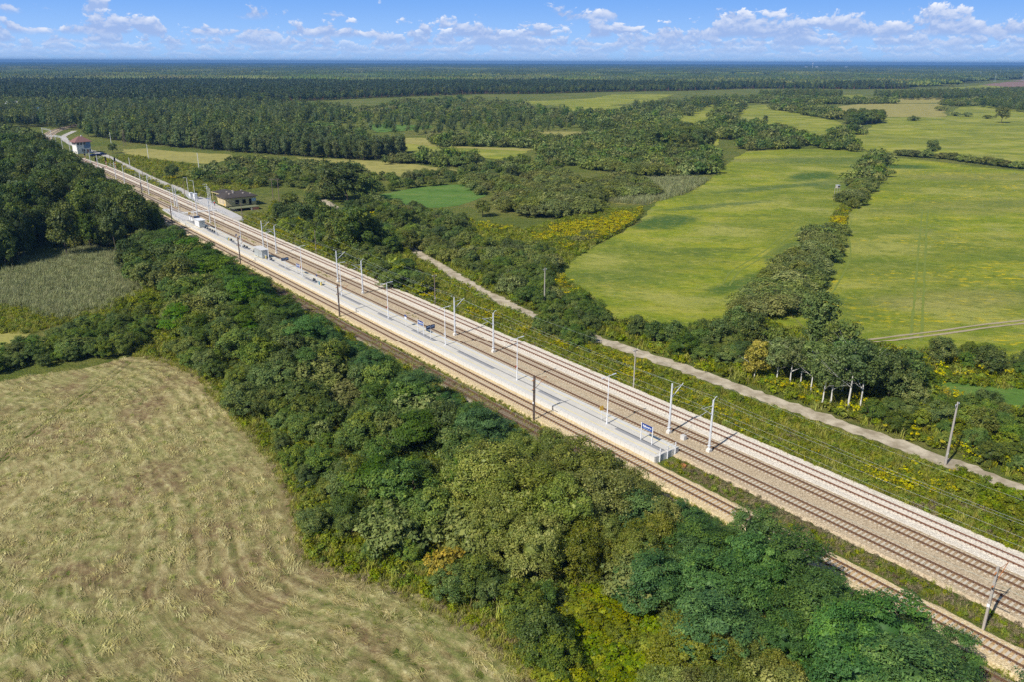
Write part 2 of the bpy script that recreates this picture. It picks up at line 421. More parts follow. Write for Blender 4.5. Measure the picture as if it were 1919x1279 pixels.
field('meadow', [(1376, 198), (1446, 196), (1513, 215), (1579, 229), (1590, 247), (1563, 262), (1513, 254), (1466, 241), (1406, 241), (1376, 220)], M_FAR_MEADOW, .06)
field('stubble_field', [(1533, 205), (1613, 194), (1760, 194), (1766, 203), (1775, 219), (1653, 219), (1566, 208)], M_TAN, .09)
field('meadow', [(1600, 250), (1640, 233), (1656, 219), (1773, 219), (1796, 200), (1863, 198), (1960, 214), (2060, 230), (2060, 325), (1919, 316), (1813, 292), (1760, 290), (1673, 290), (1613, 278), (1569, 264)], M_FAR_MEADOW, .06)
field('meadow', [(1420, 186), (1479, 181), (1613, 177), (1640, 190), (1510, 191)], M_FAR_MEADOW, .06)
field('meadow', [(1660, 185), (1760, 182), (1780, 192), (1680, 193)], M_TAN, .06)
field('meadow', [(1776, 164), (1846, 159), (1930, 166), (1930, 173), (1800, 168)], M_FAR_MEADOW, .06)
field('ploughed_field', [(1840, 159), (1885, 153), (1960, 152), (1990, 163), (1900, 163)], M_PLOUGH, .09)
field('ploughed_field', [(1896, 150), (2010, 147), (2010, 151), (1925, 153)], M_PLOUGH, .06)
field('meadow', [(1290, 262), (1345, 258), (1350, 270), (1310, 280)], M_GOLD_GROUND, .06)
field('meadow', [(930, 425), (1000, 435), (1070, 410), (1130, 395), (1205, 392), (1190, 415), (1150, 440), (1100, 460), (1040, 478), (980, 450)], M_GOLD_GROUND, .04)
field('reed_ground', [(1124, 370), (1207, 337), (1280, 334), (1330, 337), (1285, 363), (1207, 384), (1140, 380)], mat_meadow('reed_bed', .7, [], .2, .3, .9), .05)
field('reed_ground', [(-60, 530), (60, 492), (150, 474), (235, 478), (262, 545), (200, 570), (120, 588), (0, 572), (-60, 570)], mat_meadow('reed_floor', .3, [], .1, .3, .2), .04)
field('meadow', [(-80, 575), (0, 574), (110, 588), (120, 600), (60, 625), (0, 625), (-80, 630)], mat_meadow('sedge_meadow', .12, [], .35, .2, .4), .05)
field('stubble_field', [(-80, 625), (0, 618), (62, 620), (45, 642), (0, 652), (-80, 660)], M_DRY, .06)

# ------------------------------------------------------------------ roads and tracks on the ground
M_ROAD = mat_road()
road_px = [(2010, 960), (1876, 905), (1770, 865), (1600, 805), (1400, 735), (1260, 685), (1130, 640), (1010, 598), (900, 545), (830, 502), (780, 473), (735, 450), (680, 418), (620, 383), (596, 370)]
ROAD = smooth_line(resample(gpoly(road_px), 6), 1)
strip('dirt_road', resample(ROAD, 1.2), 3.5, GZ + .05, M_ROAD, wob=.55)
svc_px = [(452, 412), (425, 398), (400, 391), (360, 368), (330, 352), (290, 337), (250, 317), (225, 305), (200, 292), (170, 282), (150, 276), (135, 270), (122, 262), (118, 256), (124, 252), (135, 247), (142, 244)]
M_SERVICE = plain('gravel_service_road', (.47, .44, .40), .95, .12, .6)
SVC = smooth_line(resample(gpoly(svc_px), 5), 1)
strip('service_road', resample(SVC, 2), 4.2, GZ + .05, M_SERVICE, wob=.4)
M_SQUARE = plain('grey_paving', (.50, .48, .46), .9, .12, .8)
flat_poly('station_square', [rp(t, n)[:2] for t, n in ((229, 18.5), (229, 22.5), (243, 23.2), (262, 24), (280, 25.5), (287, 25), (287, 20.5), (262, 18.6))], GZ + .07, M_SQUARE, 2.0, .12)
M_RUT = plain('bare_ruts', (.36, .30, .19), .95, .2, .5)
M_WHEEL = plain('pressed_grass', (.165, .205, .028), .95, .2, .5)
def ruts(px, mat, gap, w, name='wheel_rut', z=GZ + .09):
    c = smooth_line(resample(gpoly(px), 5), 1)[:, :2]; d = np.gradient(c, axis=0); d /= np.linalg.norm(d, axis=1)[:, None]; nn = np.stack([d[:, 1], -d[:, 0]], 1)
    for s in (-1, 1): strip(name, c + nn * s * gap / 2, w, z, mat, wob=.15)
ruts([(1632, 640), (1690, 632), (1760, 624), (1840, 612), (1930, 602), (2020, 592)], M_RUT, 1.9, .75, z=GZ + .13)
ruts([(1716, 640), (1722, 560), (1727, 480), (1731, 420), (1734, 390)], M_WHEEL, 2.0, .6)
ruts([(1544, 560), (1560, 535), (1580, 500), (1588, 475), (1585, 440), (1590, 410)], M_WHEEL, 2.0, .5)
ruts([(1050, 500), (1085, 472), (1120, 452), (1150, 437)], M_WHEEL, 2.0, .6)
ruts([(1360, 535), (1375, 510), (1440, 470), (1500, 420)], M_WHEEL, 2.0, .5)

# ================================================================== RAILWAY
M_BAL_A = mat_ballast('yellow_ballast', (.76, .62, .38), (.50, .37, .20))
M_BAL_B = mat_ballast('buff_ballast', (.60, .49, .335), (.35, .265, .165))
M_BAL_D = mat_ballast('new_pale_ballast', (.80, .73, .61), (.58, .51, .41), .7, .12)
M_BAL_E = mat_ballast('old_weedy_ballast', (.40, .34, .25), (.19, .16, .10))
M_RAIL = plain('rusty_rail_steel', (.145, .078, .045), .7, .25, 2.0, .2)
M_RAIL_D = plain('brown_rail_steel', (.20, .095, .055), .7, .2, 2.0, .2)
M_CONC_SL = plain('concrete_sleeper', (.56, .49, .38), .9, .1, 2.0)
M_CONC_SD = plain('pale_concrete_sleeper', (.70, .62, .52), .9, .08, 2.0)
M_WOOD_SL = plain('old_timber_sleeper', (.22, .165, .115), .9, .25, 2.0)
M_CLIP = plain('rail_fastening', (.10, .055, .035), .8, .2, 3)

def line_tn(pts): return np.array([rp(t, n) for t, n in pts])
curve2 = [(-150, 11.05), (430, 11.05), (460, 11.3), (500, 12.3), (520, 12.4), (560, 12.7), (587, 14.6), (610, 17.3), (632, 20.8), (656, 25.8), (682, 32.8), (709, 41.3), (736, 52.3), (770, 70), (800, 88)]
curve1 = [(-150, 6.4), (410, 6.4), (440, 6.7), (480, 7.9), (520, 8.4), (560, 8.8), (588, 10.6), (612, 13.3), (636, 17.5), (661, 23.2), (688, 30.2), (715, 38.7), (742, 49.3), (775, 67), (806, 86)]
LINES = {
    'B': smooth_line(resample(line_tn(curve1), 8), 2),
    'C': smooth_line(resample(line_tn(curve2), 8), 2),
    'A': smooth_line(resample(line_tn([(-150, -2.1), (545, -2.1), (590, 2), (620, 9)]), 10), 2),
    'D': smooth_line(resample(line_tn([(-150, 15.3), (400, 15.3), (430, 14.6), (462, 12.8), (478, 12.1)]), 8), 2),
    'E': resample(line_tn([(-150, -6.95), (330, -6.95)]), 8),
}
def bed(name, line, half, rails, mat, z0=GZ - .05, z1=0.0, far=None):
    """ballast bed with sloping shoulders"""
    c = line[:, :2]; d = np.gradient(c, axis=0); d /= np.linalg.norm(d, axis=1)[:, None]; nn = np.stack([d[:, 1], -d[:, 0]], 1)
    prof = [(-half[0] - .5, z0), (-half[0], z1 - .03)] + [(o, z1) for o in np.arange(-half[0] + .2, half[1] - .1, .24)] + [(half[1], z1 - .03), (half[1] + .5, z0)]
    k = len(prof); v = []
    for i in range(len(c)):
        for j, (o, z) in enumerate(prof):
            e = RNG.uniform(-.28, .28) if j in (0, k - 1) else RNG.uniform(-.08, .08) if j in (1, k - 2) else 0
            v.append((*(c[i] + nn[i] * (o + e)), z))
    f = [(i * k + j, i * k + j + 1, (i + 1) * k + j + 1, (i + 1) * k + j) for i in range(len(c) - 1) for j in range(k - 1)]
    o = mesh_obj(name, v, f, mat); tag(o, kind='structure')
    rust = np.array([max([0.0] + [math.exp(-((abs(q - r) - .753) / .34) ** 2) * .9 + (.45 if abs(q - r) < .8 else 0) for r in rails]) for q, z in prof])
    a = o.data.attributes.new('rust', 'FLOAT', 'POINT'); a.data.foreach_set('value', np.tile(np.clip(rust, 0, 1), len(c)).astype(np.float32)); return o
fine = lambda l: resample(l, 1.0)
bed('ballast_bed', fine(LINES['A']), (2.3, 1.95), (0,), M_BAL_A)
bc = smooth_line(resample(line_tn([(-150, 8.7), (430, 8.7), (480, 9.9), (560, 10.6), (588, 12.4), (611, 15.2), (634, 19.1), (658, 24.4), (685, 31.4), (712, 40), (739, 50.8), (772, 68.5), (803, 87)]), 8), 2)
bed('ballast_bed', fine(bc), (4.3, 4.3), (-2.3, 2.35), M_BAL_B)
bed('ballast_bed', fine(LINES['D']), (2.6, 2.55), (), M_BAL_D, z1=.02)
bed('old_ballast_bed', fine(LINES['E']), (1.6, 1.5), (0,), M_BAL_E, z1=-.12)

def sleeper_mesh(name, mat, L=2.5, z=0.0, clip=True):
    b = MB(); b.box(0, 0, z + .0, L, .26, .09, 0)
    if clip:
        for s in (-1, 1): b.box(s * .753, 0, z + .075, .42, .17, .06, 1)
    o = b.obj(name, [mat, M_CLIP], link=False); return o.data
def rail_obj(parent, line, off, z, mat):
    c = line[:, :2]; d = np.gradient(c, axis=0); d /= np.linalg.norm(d, axis=1)[:, None]; nn = np.stack([d[:, 1], -d[:, 0]], 1)
    prof = [(-.07, 0), (-.07, .03), (-.025, .06), (-.036, .13), (-.036, .17), (.036, .17), (.036, .13), (.025, .06), (.07, .03), (.07, 0)]
    k = len(prof); v = [(*(c[i] + nn[i] * (off + a)), z + h) for i in range(len(c)) for a, h in prof]
    f = [(i * k + j, (i + 1) * k + j, (i + 1) * k + j + 1, i * k + j + 1) for i in range(len(c) - 1) for j in range(k - 1)]
    return mesh_obj('rail', v, f, mat, parent)
def railway(key, label, slm, railm, z=0.0, pitch=.6, n_ind=300, lo=None):
    root = empty('railway_track'); tag(root, label, 'railway track', 'railway tracks through the station')
    line = LINES[key]; l4 = resample(line, 4.0)
    for s in (-1, 1): rail_obj(root, l4, s * .753, z + .06, railm)
    c = resample(line, pitch); d = np.gradient(c[:, :2], axis=0); ang = np.arctan2(d[:, 1], d[:, 0]) - math.pi / 2
    P = proj(np.c_[c[:, :2], np.zeros(len(c))]); vis = (P[:, 0] > -30) & (P[:, 0] < 1950) & (P[:, 1] < 1310) & (P[:, 2] > 5)
    me = sleeper_mesh('sleeper', slm, z=z)
    idx = np.where(vis)[0]; idx = idx[np.argsort(P[idx, 2])]
    ind = idx[:n_ind]; rest = idx[n_ind:]
    for i in ind:
        o = bpy.data.objects.new('sleeper', me); COL.objects.link(o); o.parent = root
        o.location = (c[i, 0], c[i, 1], 0); o.rotation_euler = (0, 0, ang[i] + RNG.normal(0, .008))
    if len(rest):
        bv = np.array([v.co for v in me.vertices]); bf = [tuple(p.vertices) for p in me.polygons]; bm_ = [p.material_index for p in me.polygons]
        V = []; F = []; MI = []
        for i in rest:
            ca, sa = math.cos(ang[i]), math.sin(ang[i]); o = len(V)
            V += [(c[i, 0] + x * ca - y * sa, c[i, 1] + x * sa + y * ca, zz) for x, y, zz in bv]
            F += [tuple(o + q for q in f) for f in bf]; MI += bm_
        tag(mesh_obj('sleepers', V, F, [slm, M_CLIP], root, mi=MI), kind='stuff')
    return root
railway('A', 'railway track on yellow ballast running between the tree belt and the long white platform edge', M_CONC_SL, M_RAIL)
railway('B', 'railway track with brown rails running along the far side of the platform', M_CONC_SL, M_RAIL)
railway('C', 'railway track on buff ballast just beyond the row of galvanized catenary masts', M_CONC_SL, M_RAIL)
railway('D', 'outermost railway track on new whitish ballast next to the weedy verge', M_CONC_SD, M_RAIL_D, z=.02)
railway('E', 'disused overgrown railway track on dark old ballast under the edge of the tree belt', M_WOOD_SL, M_RAIL, z=-.12, n_ind=120)

# ================================================================== VEGETATION
def mat_leaf(name, c0, c1, c2, trans=.25, obj_var=.35, sheen=.25, hue=.468):
    """c0..c2: leaf colours from older to younger leaves; each plant gets its own hue"""
    m, t, out = new_mat(name)
    tint = t.new('ShaderNodeAttribute', attribute_name='tint').outputs['Fac']
    rnd = t.new('ShaderNodeObjectInfo').outputs['Random']
    f = t.m('ADD', tint, t.m('MULTIPLY', t.m('SUBTRACT', rnd, .5), obj_var), clamp=True)
    col = t.cramp(f, [(0.08, c0), (0.5, c1), (0.95, c2)])
    hs = t.new('ShaderNodeHueSaturation'); t.l.new(col, hs.inputs['Color'])
    r2 = t.m('FRACT', t.m('MULTIPLY', rnd, 7.31)); r3 = t.m('FRACT', t.m('MULTIPLY', rnd, 13.7))
    t.l.new(t.m('ADD', hue, t.m('MULTIPLY', r2, .036)), hs.inputs['Hue'])
    t.l.new(t.m('ADD', .98, t.m('MULTIPLY', r3, .22)), hs.inputs['Saturation'])
    t.l.new(t.m('ADD', .80, t.m('MULTIPLY', t.m('FRACT', t.m('MULTIPLY', rnd, 29.3)), .62)), hs.inputs['Value'])
    d = t.new('ShaderNodeBsdfPrincipled'); t.l.new(hs.outputs[0], d.inputs['Base Color']); d.inputs['Roughness'].default_value = .55; d.inputs['Specular IOR Level'].default_value = sheen
    tr = t.new('ShaderNodeBsdfTranslucent'); t.l.new(t.mix(.35, hs.outputs[0], tuple(min(1, c * 1.6) for c in c2)), tr.inputs[0])
    mx = t.new('ShaderNodeMixShader'); mx.inputs[0].default_value = trans
    t.l.new(d.outputs[0], mx.inputs[1]); t.l.new(tr.outputs[0], mx.inputs[2]); t.l.new(mx.outputs[0], out.inputs[0])
    return m
L_LOCUST = mat_leaf('locust_leaves', (0.046, 0.098, 0.034), (0.084, 0.160, 0.050), (0.150, 0.235, 0.062), .25, .2, .25, .474)
L_LOCUST2 = mat_leaf('green_locust_leaves', (0.047, 0.102, 0.020), (0.075, 0.147, 0.025), (0.126, 0.202, 0.030))
L_WILLOW = mat_leaf('olive_willow_leaves', (0.097, 0.136, 0.025), (0.171, 0.209, 0.042), (0.285, 0.295, 0.074), .25, .3, .4)
L_BUSH = mat_leaf('bush_leaves', (0.055, 0.102, 0.027), (0.104, 0.165, 0.040), (0.20, 0.245, 0.052))
L_YELLOW = mat_leaf('yellowing_leaves', (.24, .25, .035), (.46, .40, .05), (.66, .55, .12), .3, .1, .25, .49)
L_AUTUMN = mat_leaf('autumn_bush_leaves', (.20, .19, .025), (.40, .31, .03), (.60, .44, .04), .3, .2, .25, .492)
L_VINE = mat_leaf('vine_leaves', (0.085, 0.135, 0.014), (0.15, 0.205, 0.016), (0.27, 0.30, 0.025), .3, .25)
L_ALDER = mat_leaf('alder_leaves', (0.040, 0.074, 0.022), (0.078, 0.122, 0.030), (0.14, 0.185, 0.038))
L_DOME = mat_leaf('grey_willow_leaves', (0.085, 0.122, 0.034), (0.155, 0.195, 0.056), (0.26, 0.28, 0.09))
L_POPLAR = mat_leaf('aspen_leaves', (0.060, 0.096, 0.035), (0.104, 0.146, 0.050), (0.201, 0.225, 0.081))
L_PINE = mat_leaf('pine_needles', (0.033, 0.059, 0.027), (0.055, 0.087, 0.035), (0.092, 0.124, 0.042), .1)
L_PINE_B = mat_leaf('lighter_pine_needles', (.045, .078, .030), (.075, .115, .040), (.12, .155, .05), .1)
L_MIX_B = mat_leaf('pale_woodland_leaves', (.075, .11, .03), (.13, .165, .045), (.21, .22, .07), .2, .5)
L_BIRCH = mat_leaf('birch_leaves', (0.066, 0.115, 0.034), (0.118, 0.180, 0.052), (0.205, 0.265, 0.082))
L_MIX = mat_leaf('woodland_leaves', (0.050, 0.090, 0.025), (0.097, 0.139, 0.035), (0.176, 0.202, 0.050), .2, .55)
L_GRASS = mat_leaf('tall_grass_blades', (.12, .165, .026), (.21, .25, .042), (.36, .36, .09), .3, .4)
L_WEED = mat_leaf('weed_leaves', (.09, .14, .018), (.16, .215, .026), (.27, .295, .045), .3, .4)
L_GOLD = mat_leaf('goldenrod_flowers', (.30, .25, .012), (.43, .36, .014), (.52, .44, .03), .2, .1, .1, .492)
L_REED = mat_leaf('reed_blades', (.12, .155, .06), (.20, .235, .10), (.31, .325, .165), .2, .3)
L_STRAW = mat_leaf('cut_hay', (.24, .20, .085), (.39, .335, .15), (.58, .52, .27), .1, .3, .1, .485)
L_GREENHAY = mat_leaf('cut_green_grass', (.12, .145, .035), (.20, .225, .06), (.33, .33, .12), .15, .4, .1, .485)
L_HEATH = mat_leaf('dry_weeds', (.13, .115, .06), (.21, .185, .10), (.31, .27, .15), .1, .3, .1)
M_BARK = plain('bark', (.11, .085, .06), .95, .3, 2)
M_BIRCHBARK = plain('white_birch_bark', (.66, .63, .57), .8, .12, 2)
M_PINEBARK = plain('reddish_pine_bark', (.26, .115, .06), .9, .25, 2)

_ICO = None
def ico():
    global _ICO
    if _ICO is None:
        bm = bmesh.new(); bmesh.ops.create_icosphere(bm, subdivisions=1, radius=1.0)
        _ICO = (np.array([v.co for v in bm.verts]), [tuple(v.index for v in f.verts) for f in bm.faces]); bm.free()
    return _ICO

def leaf_mesh(name, lobes, n_clump, n_leaf, clump_r, leaf, mat, rng, flat=.6, core=.70, up=.45, zmin=-.45, shell=(.78, 1.02), long=1.7):
    """foliage as thousands of small leaf faces gathered in clumps over the lobes of a crown"""
    lobes = np.array(lobes, float); C = []; DIR = []; T = []
    area = (lobes[:, 3] * lobes[:, 4] + lobes[:, 3] * lobes[:, 5] + lobes[:, 4] * lobes[:, 5]); area /= area.sum()
    for lb, a in zip(lobes, area):
        k = max(4, int(n_clump * a))
        d = rng.normal(size=(k * 2, 3)); d /= np.linalg.norm(d, axis=1)[:, None]
        d = d[d[:, 2] > zmin][:k]
        c = lb[:3] + d * lb[3:] * rng.uniform(*shell, (len(d), 1))
        C.append(c); DIR.append(d); T.append(rng.uniform(.12, .75, len(d)))
    C = np.concatenate(C); DIR = np.concatenate(DIR); T = np.concatenate(T)
    keep = np.ones(len(C), bool)
    for lb in lobes:
        q = (C - lb[:3]) / lb[3:]; keep &= np.linalg.norm(q, axis=1) > .72
    C, DIR, T = C[keep], DIR[keep], T[keep]
    n = n_leaf; k = len(C)
    cr = clump_r * rng.uniform(.65, 1.35, (k, 1, 1))
    o = rng.normal(size=(k, n, 3)); o /= np.linalg.norm(o, axis=2)[:, :, None]
    o *= rng.uniform(.35, 1.0, (k, n, 1)) ** .6
    o[:, :, 2] *= flat
    p = (C[:, None] + o * cr).reshape(-1, 3)
    nd = (DIR[:, None] * .55 + o * .5 + np.array([0, 0, up]) + rng.normal(scale=.42, size=(k, n, 3))).reshape(-1, 3)
    nd /= np.linalg.norm(nd, axis=1)[:, None]
    a = np.cross(nd, rng.normal(size=nd.shape)); a /= np.linalg.norm(a, axis=1)[:, None]; b = np.cross(nd, a)
    s = leaf * np.exp(rng.normal(-.08, .36, (len(p), 1))); w = s / long
    V = np.stack([p - a * s * .5, p + b * w * .5 + a * s * .05, p + a * s * .5, p - b * w * .5 + a * s * .05], 1).reshape(-1, 3)
    tint = np.repeat(np.clip(np.repeat(T, n) + rng.normal(scale=.16, size=len(p)), 0, 1), 4)
    nf = len(p); F = np.arange(nf * 4).reshape(nf, 4)
    faces = [F]
    cv, cf = ico(); CV = []; CF = []; off = nf * 4
    if core:
        for lb in lobes[:1]:
            r = rng.uniform(.9, 1.08, (len(cv), 1)); CV.append(lb[:3] + cv * lb[3:] * min(.66, core + .1) * r)
            CF += [tuple(off + i for i in f) for f in cf]; off += len(cv)
        CV = np.concatenate(CV); V = np.concatenate([V, CV]); tint = np.r_[tint, np.full(len(CV), .15)]
    me = bpy.data.meshes.new(name)
    nq = nf; nt = len(CF)
    me.vertices.add(len(V)); me.vertices.foreach_set('co', V.astype(np.float32).ravel())
    li = np.concatenate([F.ravel(), np.array(CF, np.int64).ravel()]) if nt else F.ravel()
    me.loops.add(len(li)); me.loops.foreach_set('vertex_index', li.astype(np.int32))
    ls = np.concatenate([np.arange(nq) * 4, nq * 4 + np.arange(nt) * 3]); lt = np.concatenate([np.full(nq, 4), np.full(nt, 3)])
    me.polygons.add(nq + nt); me.polygons.foreach_set('loop_start', ls.astype(np.int32)); me.polygons.foreach_set('loop_total', lt.astype(np.int32))
    at = me.attributes.new('tint', 'FLOAT', 'POINT'); at.data.foreach_set('value', tint.astype(np.float32))
    me.materials.append(mat); me.update(calc_edges=True)
    return me

def lobes_round(rng, h, r, base, n, top=.8, squash=1.0):
    """a big irregular crown between base and h"""
    L = [(0, 0, (base + h) / 2, r * .72, r * .72, (h - base) * .46)]
    for i in range(n):
        a = 2 * math.pi * (i / n) + rng.uniform(-.5, .5); z = base + (h - base) * rng.uniform(.22, top)
        rr = r * rng.uniform(.34, .54); d = (r - rr * .8) * rng.uniform(.75, 1.05) * (1 - .45 * max(0, (z - base) / (h - base) - .45))
        L.append((d * math.cos(a), d * math.sin(a), z, rr, rr, rr * rng.uniform(.65, .9) * squash))
    for i in range(max(1, n // 4)):
        L.append((rng.uniform(-.3, .3) * r, rng.uniform(-.3, .3) * r, h - r * .25, r * .38, r * .38, r * .3))
    return L
def lobes_column(rng, h, r, base, n):
    L = []
    for i in range(n):
        f = (i + .5) / n; z = base + (h - base) * f
        w = r * (math.sin(math.pi * min(1, f * .72 + .20)) ** .6) * rng.uniform(.8, 1.1)
        L.append((rng.uniform(-.25, .25) * r, rng.uniform(-.25, .25) * r, z, w, w, (h - base) / n * .95))
    return L
def lobes_dome(rng, h, r, n):
    L = [(0, 0, h * .25, r * .85, r * .85, h * .68)]
    for i in range(n):
        a = 2 * math.pi * i / n + rng.uniform(-.4, .4); rr = r * rng.uniform(.32, .5); d = r * rng.uniform(.45, .75)
        L.append((d * math.cos(a), d * math.sin(a), h * rng.uniform(.22, .5), rr, rr, h * rng.uniform(.32, .48)))
    return L
def lobes_shrub(rng, h, r, n):
    L = [(0, 0, h * .3, r * .6, r * .6, h * .55)]
    for i in range(n):
        a = 2 * math.pi * i / n * 1.7 + rng.uniform(-.4, .4); rr = r * rng.uniform(.24, .42); d = r * rng.uniform(.25, .85); top = h * (1 - .55 * (d / r) ** 2) * rng.uniform(.75, 1.08)
        L.append((d * math.cos(a), d * math.sin(a), top * .58, rr, rr, top * .45))
    return L
def lobes_pine(rng, h, r):
    L = []
    for i in range(5):
        f = .52 + .46 * (i + .5) / 5; w = r * (1.15 - .85 * (i / 5)) * rng.uniform(.8, 1.15)
        L.append((rng.uniform(-.3, .3) * r, rng.uniform(-.3, .3) * r, h * f, w, w, h * .075))
    return L

def trunk_mesh(name, h, r, rng, mat, limbs=4, spread=.25, z0=-.5, lean=.02, n=7):
    b = MB(); x = y = 0.0; pts = []
    k = 5
    for i in range(k + 1):
        f = i / k; pts.append((x, y, z0 + (h - z0) * f, r * (1 - .78 * f))); x += rng.normal(0, lean * h); y += rng.normal(0, lean * h)
    for p, q in zip(pts[:-1], pts[1:]): b.tube(p[:3], q[:3], p[3], q[3], n, caps=False)
    for i in range(limbs):
        p = pts[2 + i % (k - 2)]; a = rng.uniform(0, 6.28); ln = h * spread * rng.uniform(.7, 1.2)
        e = (p[0] + ln * math.cos(a), p[1] + ln * math.sin(a), p[2] + ln * .8); b.tube(p[:3], e, p[3] * .6, p[3] * .2, 5, caps=False)
        for q in range(3): a2 = a + rng.uniform(-.9, .9); l2 = ln * rng.uniform(.7, 1.25); b.tube(e, (e[0] + l2 * math.cos(a2), e[1] + l2 * math.sin(a2), e[2] + l2 * rng.uniform(.3, 1.0)), p[3] * .2, p[3] * .05, 4, caps=False)
    o = b.obj(name, mat, smooth=True, link=False); return o.data
def multi_stem(name, h, r, rng, mat, k=5):
    b = MB()
    for i in range(k):
        a = 6.28 * i / k + rng.uniform(-.4, .4)
        p = (.15 * math.cos(a), .15 * math.sin(a), -.4); q = (r * .35 * math.cos(a), r * .35 * math.sin(a), h * .4); s = (r * .6 * math.cos(a + .2), r * .6 * math.sin(a + .2), h * .75)
        b.tube(p, q, .07, .05, 5, caps=False); b.tube(q, s, .05, .02, 5, caps=False)
    return b.obj(name, mat, smooth=True, link=False).data

# ------------------------------------------------------------------ one set of plants per kind (crown, trunk, nominal height)
PROTO = {}
def proto(kind, crowns, trunks, h): PROTO[kind] = (crowns, trunks, h)
def rg(s): return np.random.default_rng(s)
def mk(kind, h, variants, fcrown, ftrunk): proto(kind, [fcrown(rg(hash_(kind) + i)) for i in range(variants)], [ftrunk(rg(hash_(kind) + 50 + i)) for i in range(2)] if ftrunk else None, h)
def hash_(s): return sum(ord(c) * (i + 3) for i, c in enumerate(s))
mk('locust_tree', 7, 4, lambda g: leaf_mesh('crown', lobes_round(g, 7, 3.6, 1.2, 11, .85, .62), 190, 160, .85, .20, L_LOCUST, g, .42, .50, .8, -.3, (.7, 1.1), 2.3), lambda g: trunk_mesh('trunk', 5.6, .14, g, M_BARK))
mk('green_locust', 7, 3, lambda g: leaf_mesh('crown', lobes_round(g, 7, 3.4, .6, 8, .85, .7), 170, 130, .80, .20, L_LOCUST2, g, .45, .50, .8, -.3, (.7, 1.1), 2.2), lambda g: trunk_mesh('trunk', 5.6, .14, g, M_BARK))
mk('willow_tree', 8, 4, lambda g: leaf_mesh('crown', lobes_round(g, 8, 4.0, .6, 13, .88, .95), 270, 140, .74, .18, L_WILLOW, g, .8, .50, .3, -.45, (.74, 1.1), 1.7), lambda g: trunk_mesh('trunk', 6, .2, g, M_BARK, 6))
mk('thicket_bush', 4, 5, lambda g: leaf_mesh('foliage', lobes_round(g, 4, 2.5, .0, 9, .85, .9), 140, 150, .52, .145, L_BUSH, g, .75, .50, .45, -.3, (.76, 1.1), 1.6), lambda g: multi_stem('stems', 4, 2.3, g, M_BARK))
mk('yellow_bush', 4, 1, lambda g: leaf_mesh('foliage', lobes_round(g, 4, 2.0, .1, 7, .8, .9), 150, 46, .38, .22, L_AUTUMN, g, .75, .50, .4, -.3, (.76, 1.1), 1.5), lambda g: multi_stem('stems', 4, 1.9, g, M_BARK))
mk('vine_mound', 2, 3, lambda g: leaf_mesh('foliage', lobes_dome(g, 2, 2.3, 8), 130, 46, .42, .24, L_VINE, g, .5, .6, .7, -.1, (.8, 1.12), 1.3), None)
mk('alder_tree', 14, 5, lambda g: leaf_mesh('crown', lobes_round(g, 14, 4.1, 1.5, 15, .9, 1.2), 170, 64, 1.15, .44, L_ALDER, g, .75, .50, .4, -.5, (.74, 1.12), 1.5), lambda g: trunk_mesh('trunk', 12, .24, g, M_BARK, 5))
mk('round_tree', 10, 4, lambda g: leaf_mesh('crown', lobes_round(g, 10, 4.4, .9, 13, .86, 1.0), 170, 60, 1.05, .40, L_MIX, g, .75, .50, .4, -.4, (.74, 1.1), 1.5), lambda g: trunk_mesh('trunk', 8, .22, g, M_BARK, 5))
mk('willow_shrub', 4, 5, lambda g: leaf_mesh('foliage', lobes_shrub(g, 4, 3.3, 13), 170, 56, .66, .30, L_DOME, g, .8, .62, .45, -.12, (.82, 1.08), 1.8), lambda g: multi_stem('stems', 3.4, 2.6, g, M_BARK))
mk('poplar_tree', 12, 4, lambda g: leaf_mesh('crown', lobes_round(g, 12, 2.4, .4, 9, .86, 1.7), 110, 34, .80, .44, L_POPLAR, g, 1.0, .66, .3, -.8, (.72, 1.15), 1.4), lambda g: trunk_mesh('trunk', 11, .16, g, M_BARK, 2))
mk('birch_tree', 10, 3, lambda g: leaf_mesh('crown', lobes_round(g, 10, 2.7, 4.0, 10, .85, 1.2), 170, 44, .62, .27, L_BIRCH, g, 1.1, .50, .2, -.7, (.7, 1.15), 1.5), lambda g: trunk_mesh('trunk', 9, .15, g, M_BIRCHBARK, 4, .2))
mk('yellow_tree', 8, 1, lambda g: leaf_mesh('crown', lobes_round(g, 8, 2.5, .9, 9, .85, 1.1), 150, 44, .6, .30, L_YELLOW, g, .9, .6, .3, -.6, (.7, 1.15), 1.4), lambda g: trunk_mesh('trunk', 7, .13, g, M_BIRCHBARK, 4))
mk('dark_poplar', 14, 1, lambda g: leaf_mesh('crown', lobes_round(g, 14, 3.3, 1.0, 14, .9, 1.3), 260, 46, .8, .36, L_BIRCH, g, .9, .50, .3, -.6, (.74, 1.12), 1.4), lambda g: trunk_mesh('trunk', 12, .25, g, M_BARK, 5))
mk('pine_tree', 16, 4, lambda g: leaf_mesh('crown', lobes_pine(g, 16, 2.2), 46, 26, .8, .55, L_PINE, g, .6, .72, .5, -.4, (.7, 1.1), 1.6), lambda g: trunk_mesh('trunk', 14, .2, g, M_PINEBARK, 0, n=5))
mk('young_bush', 2.2, 4, lambda g: leaf_mesh('foliage', lobes_round(g, 2.2, 1.3, .0, 5, .8, .9), 60, 40, .32, .20, L_WEED, g, .75, .50, .45, -.3, (.76, 1.12), 1.6), None)

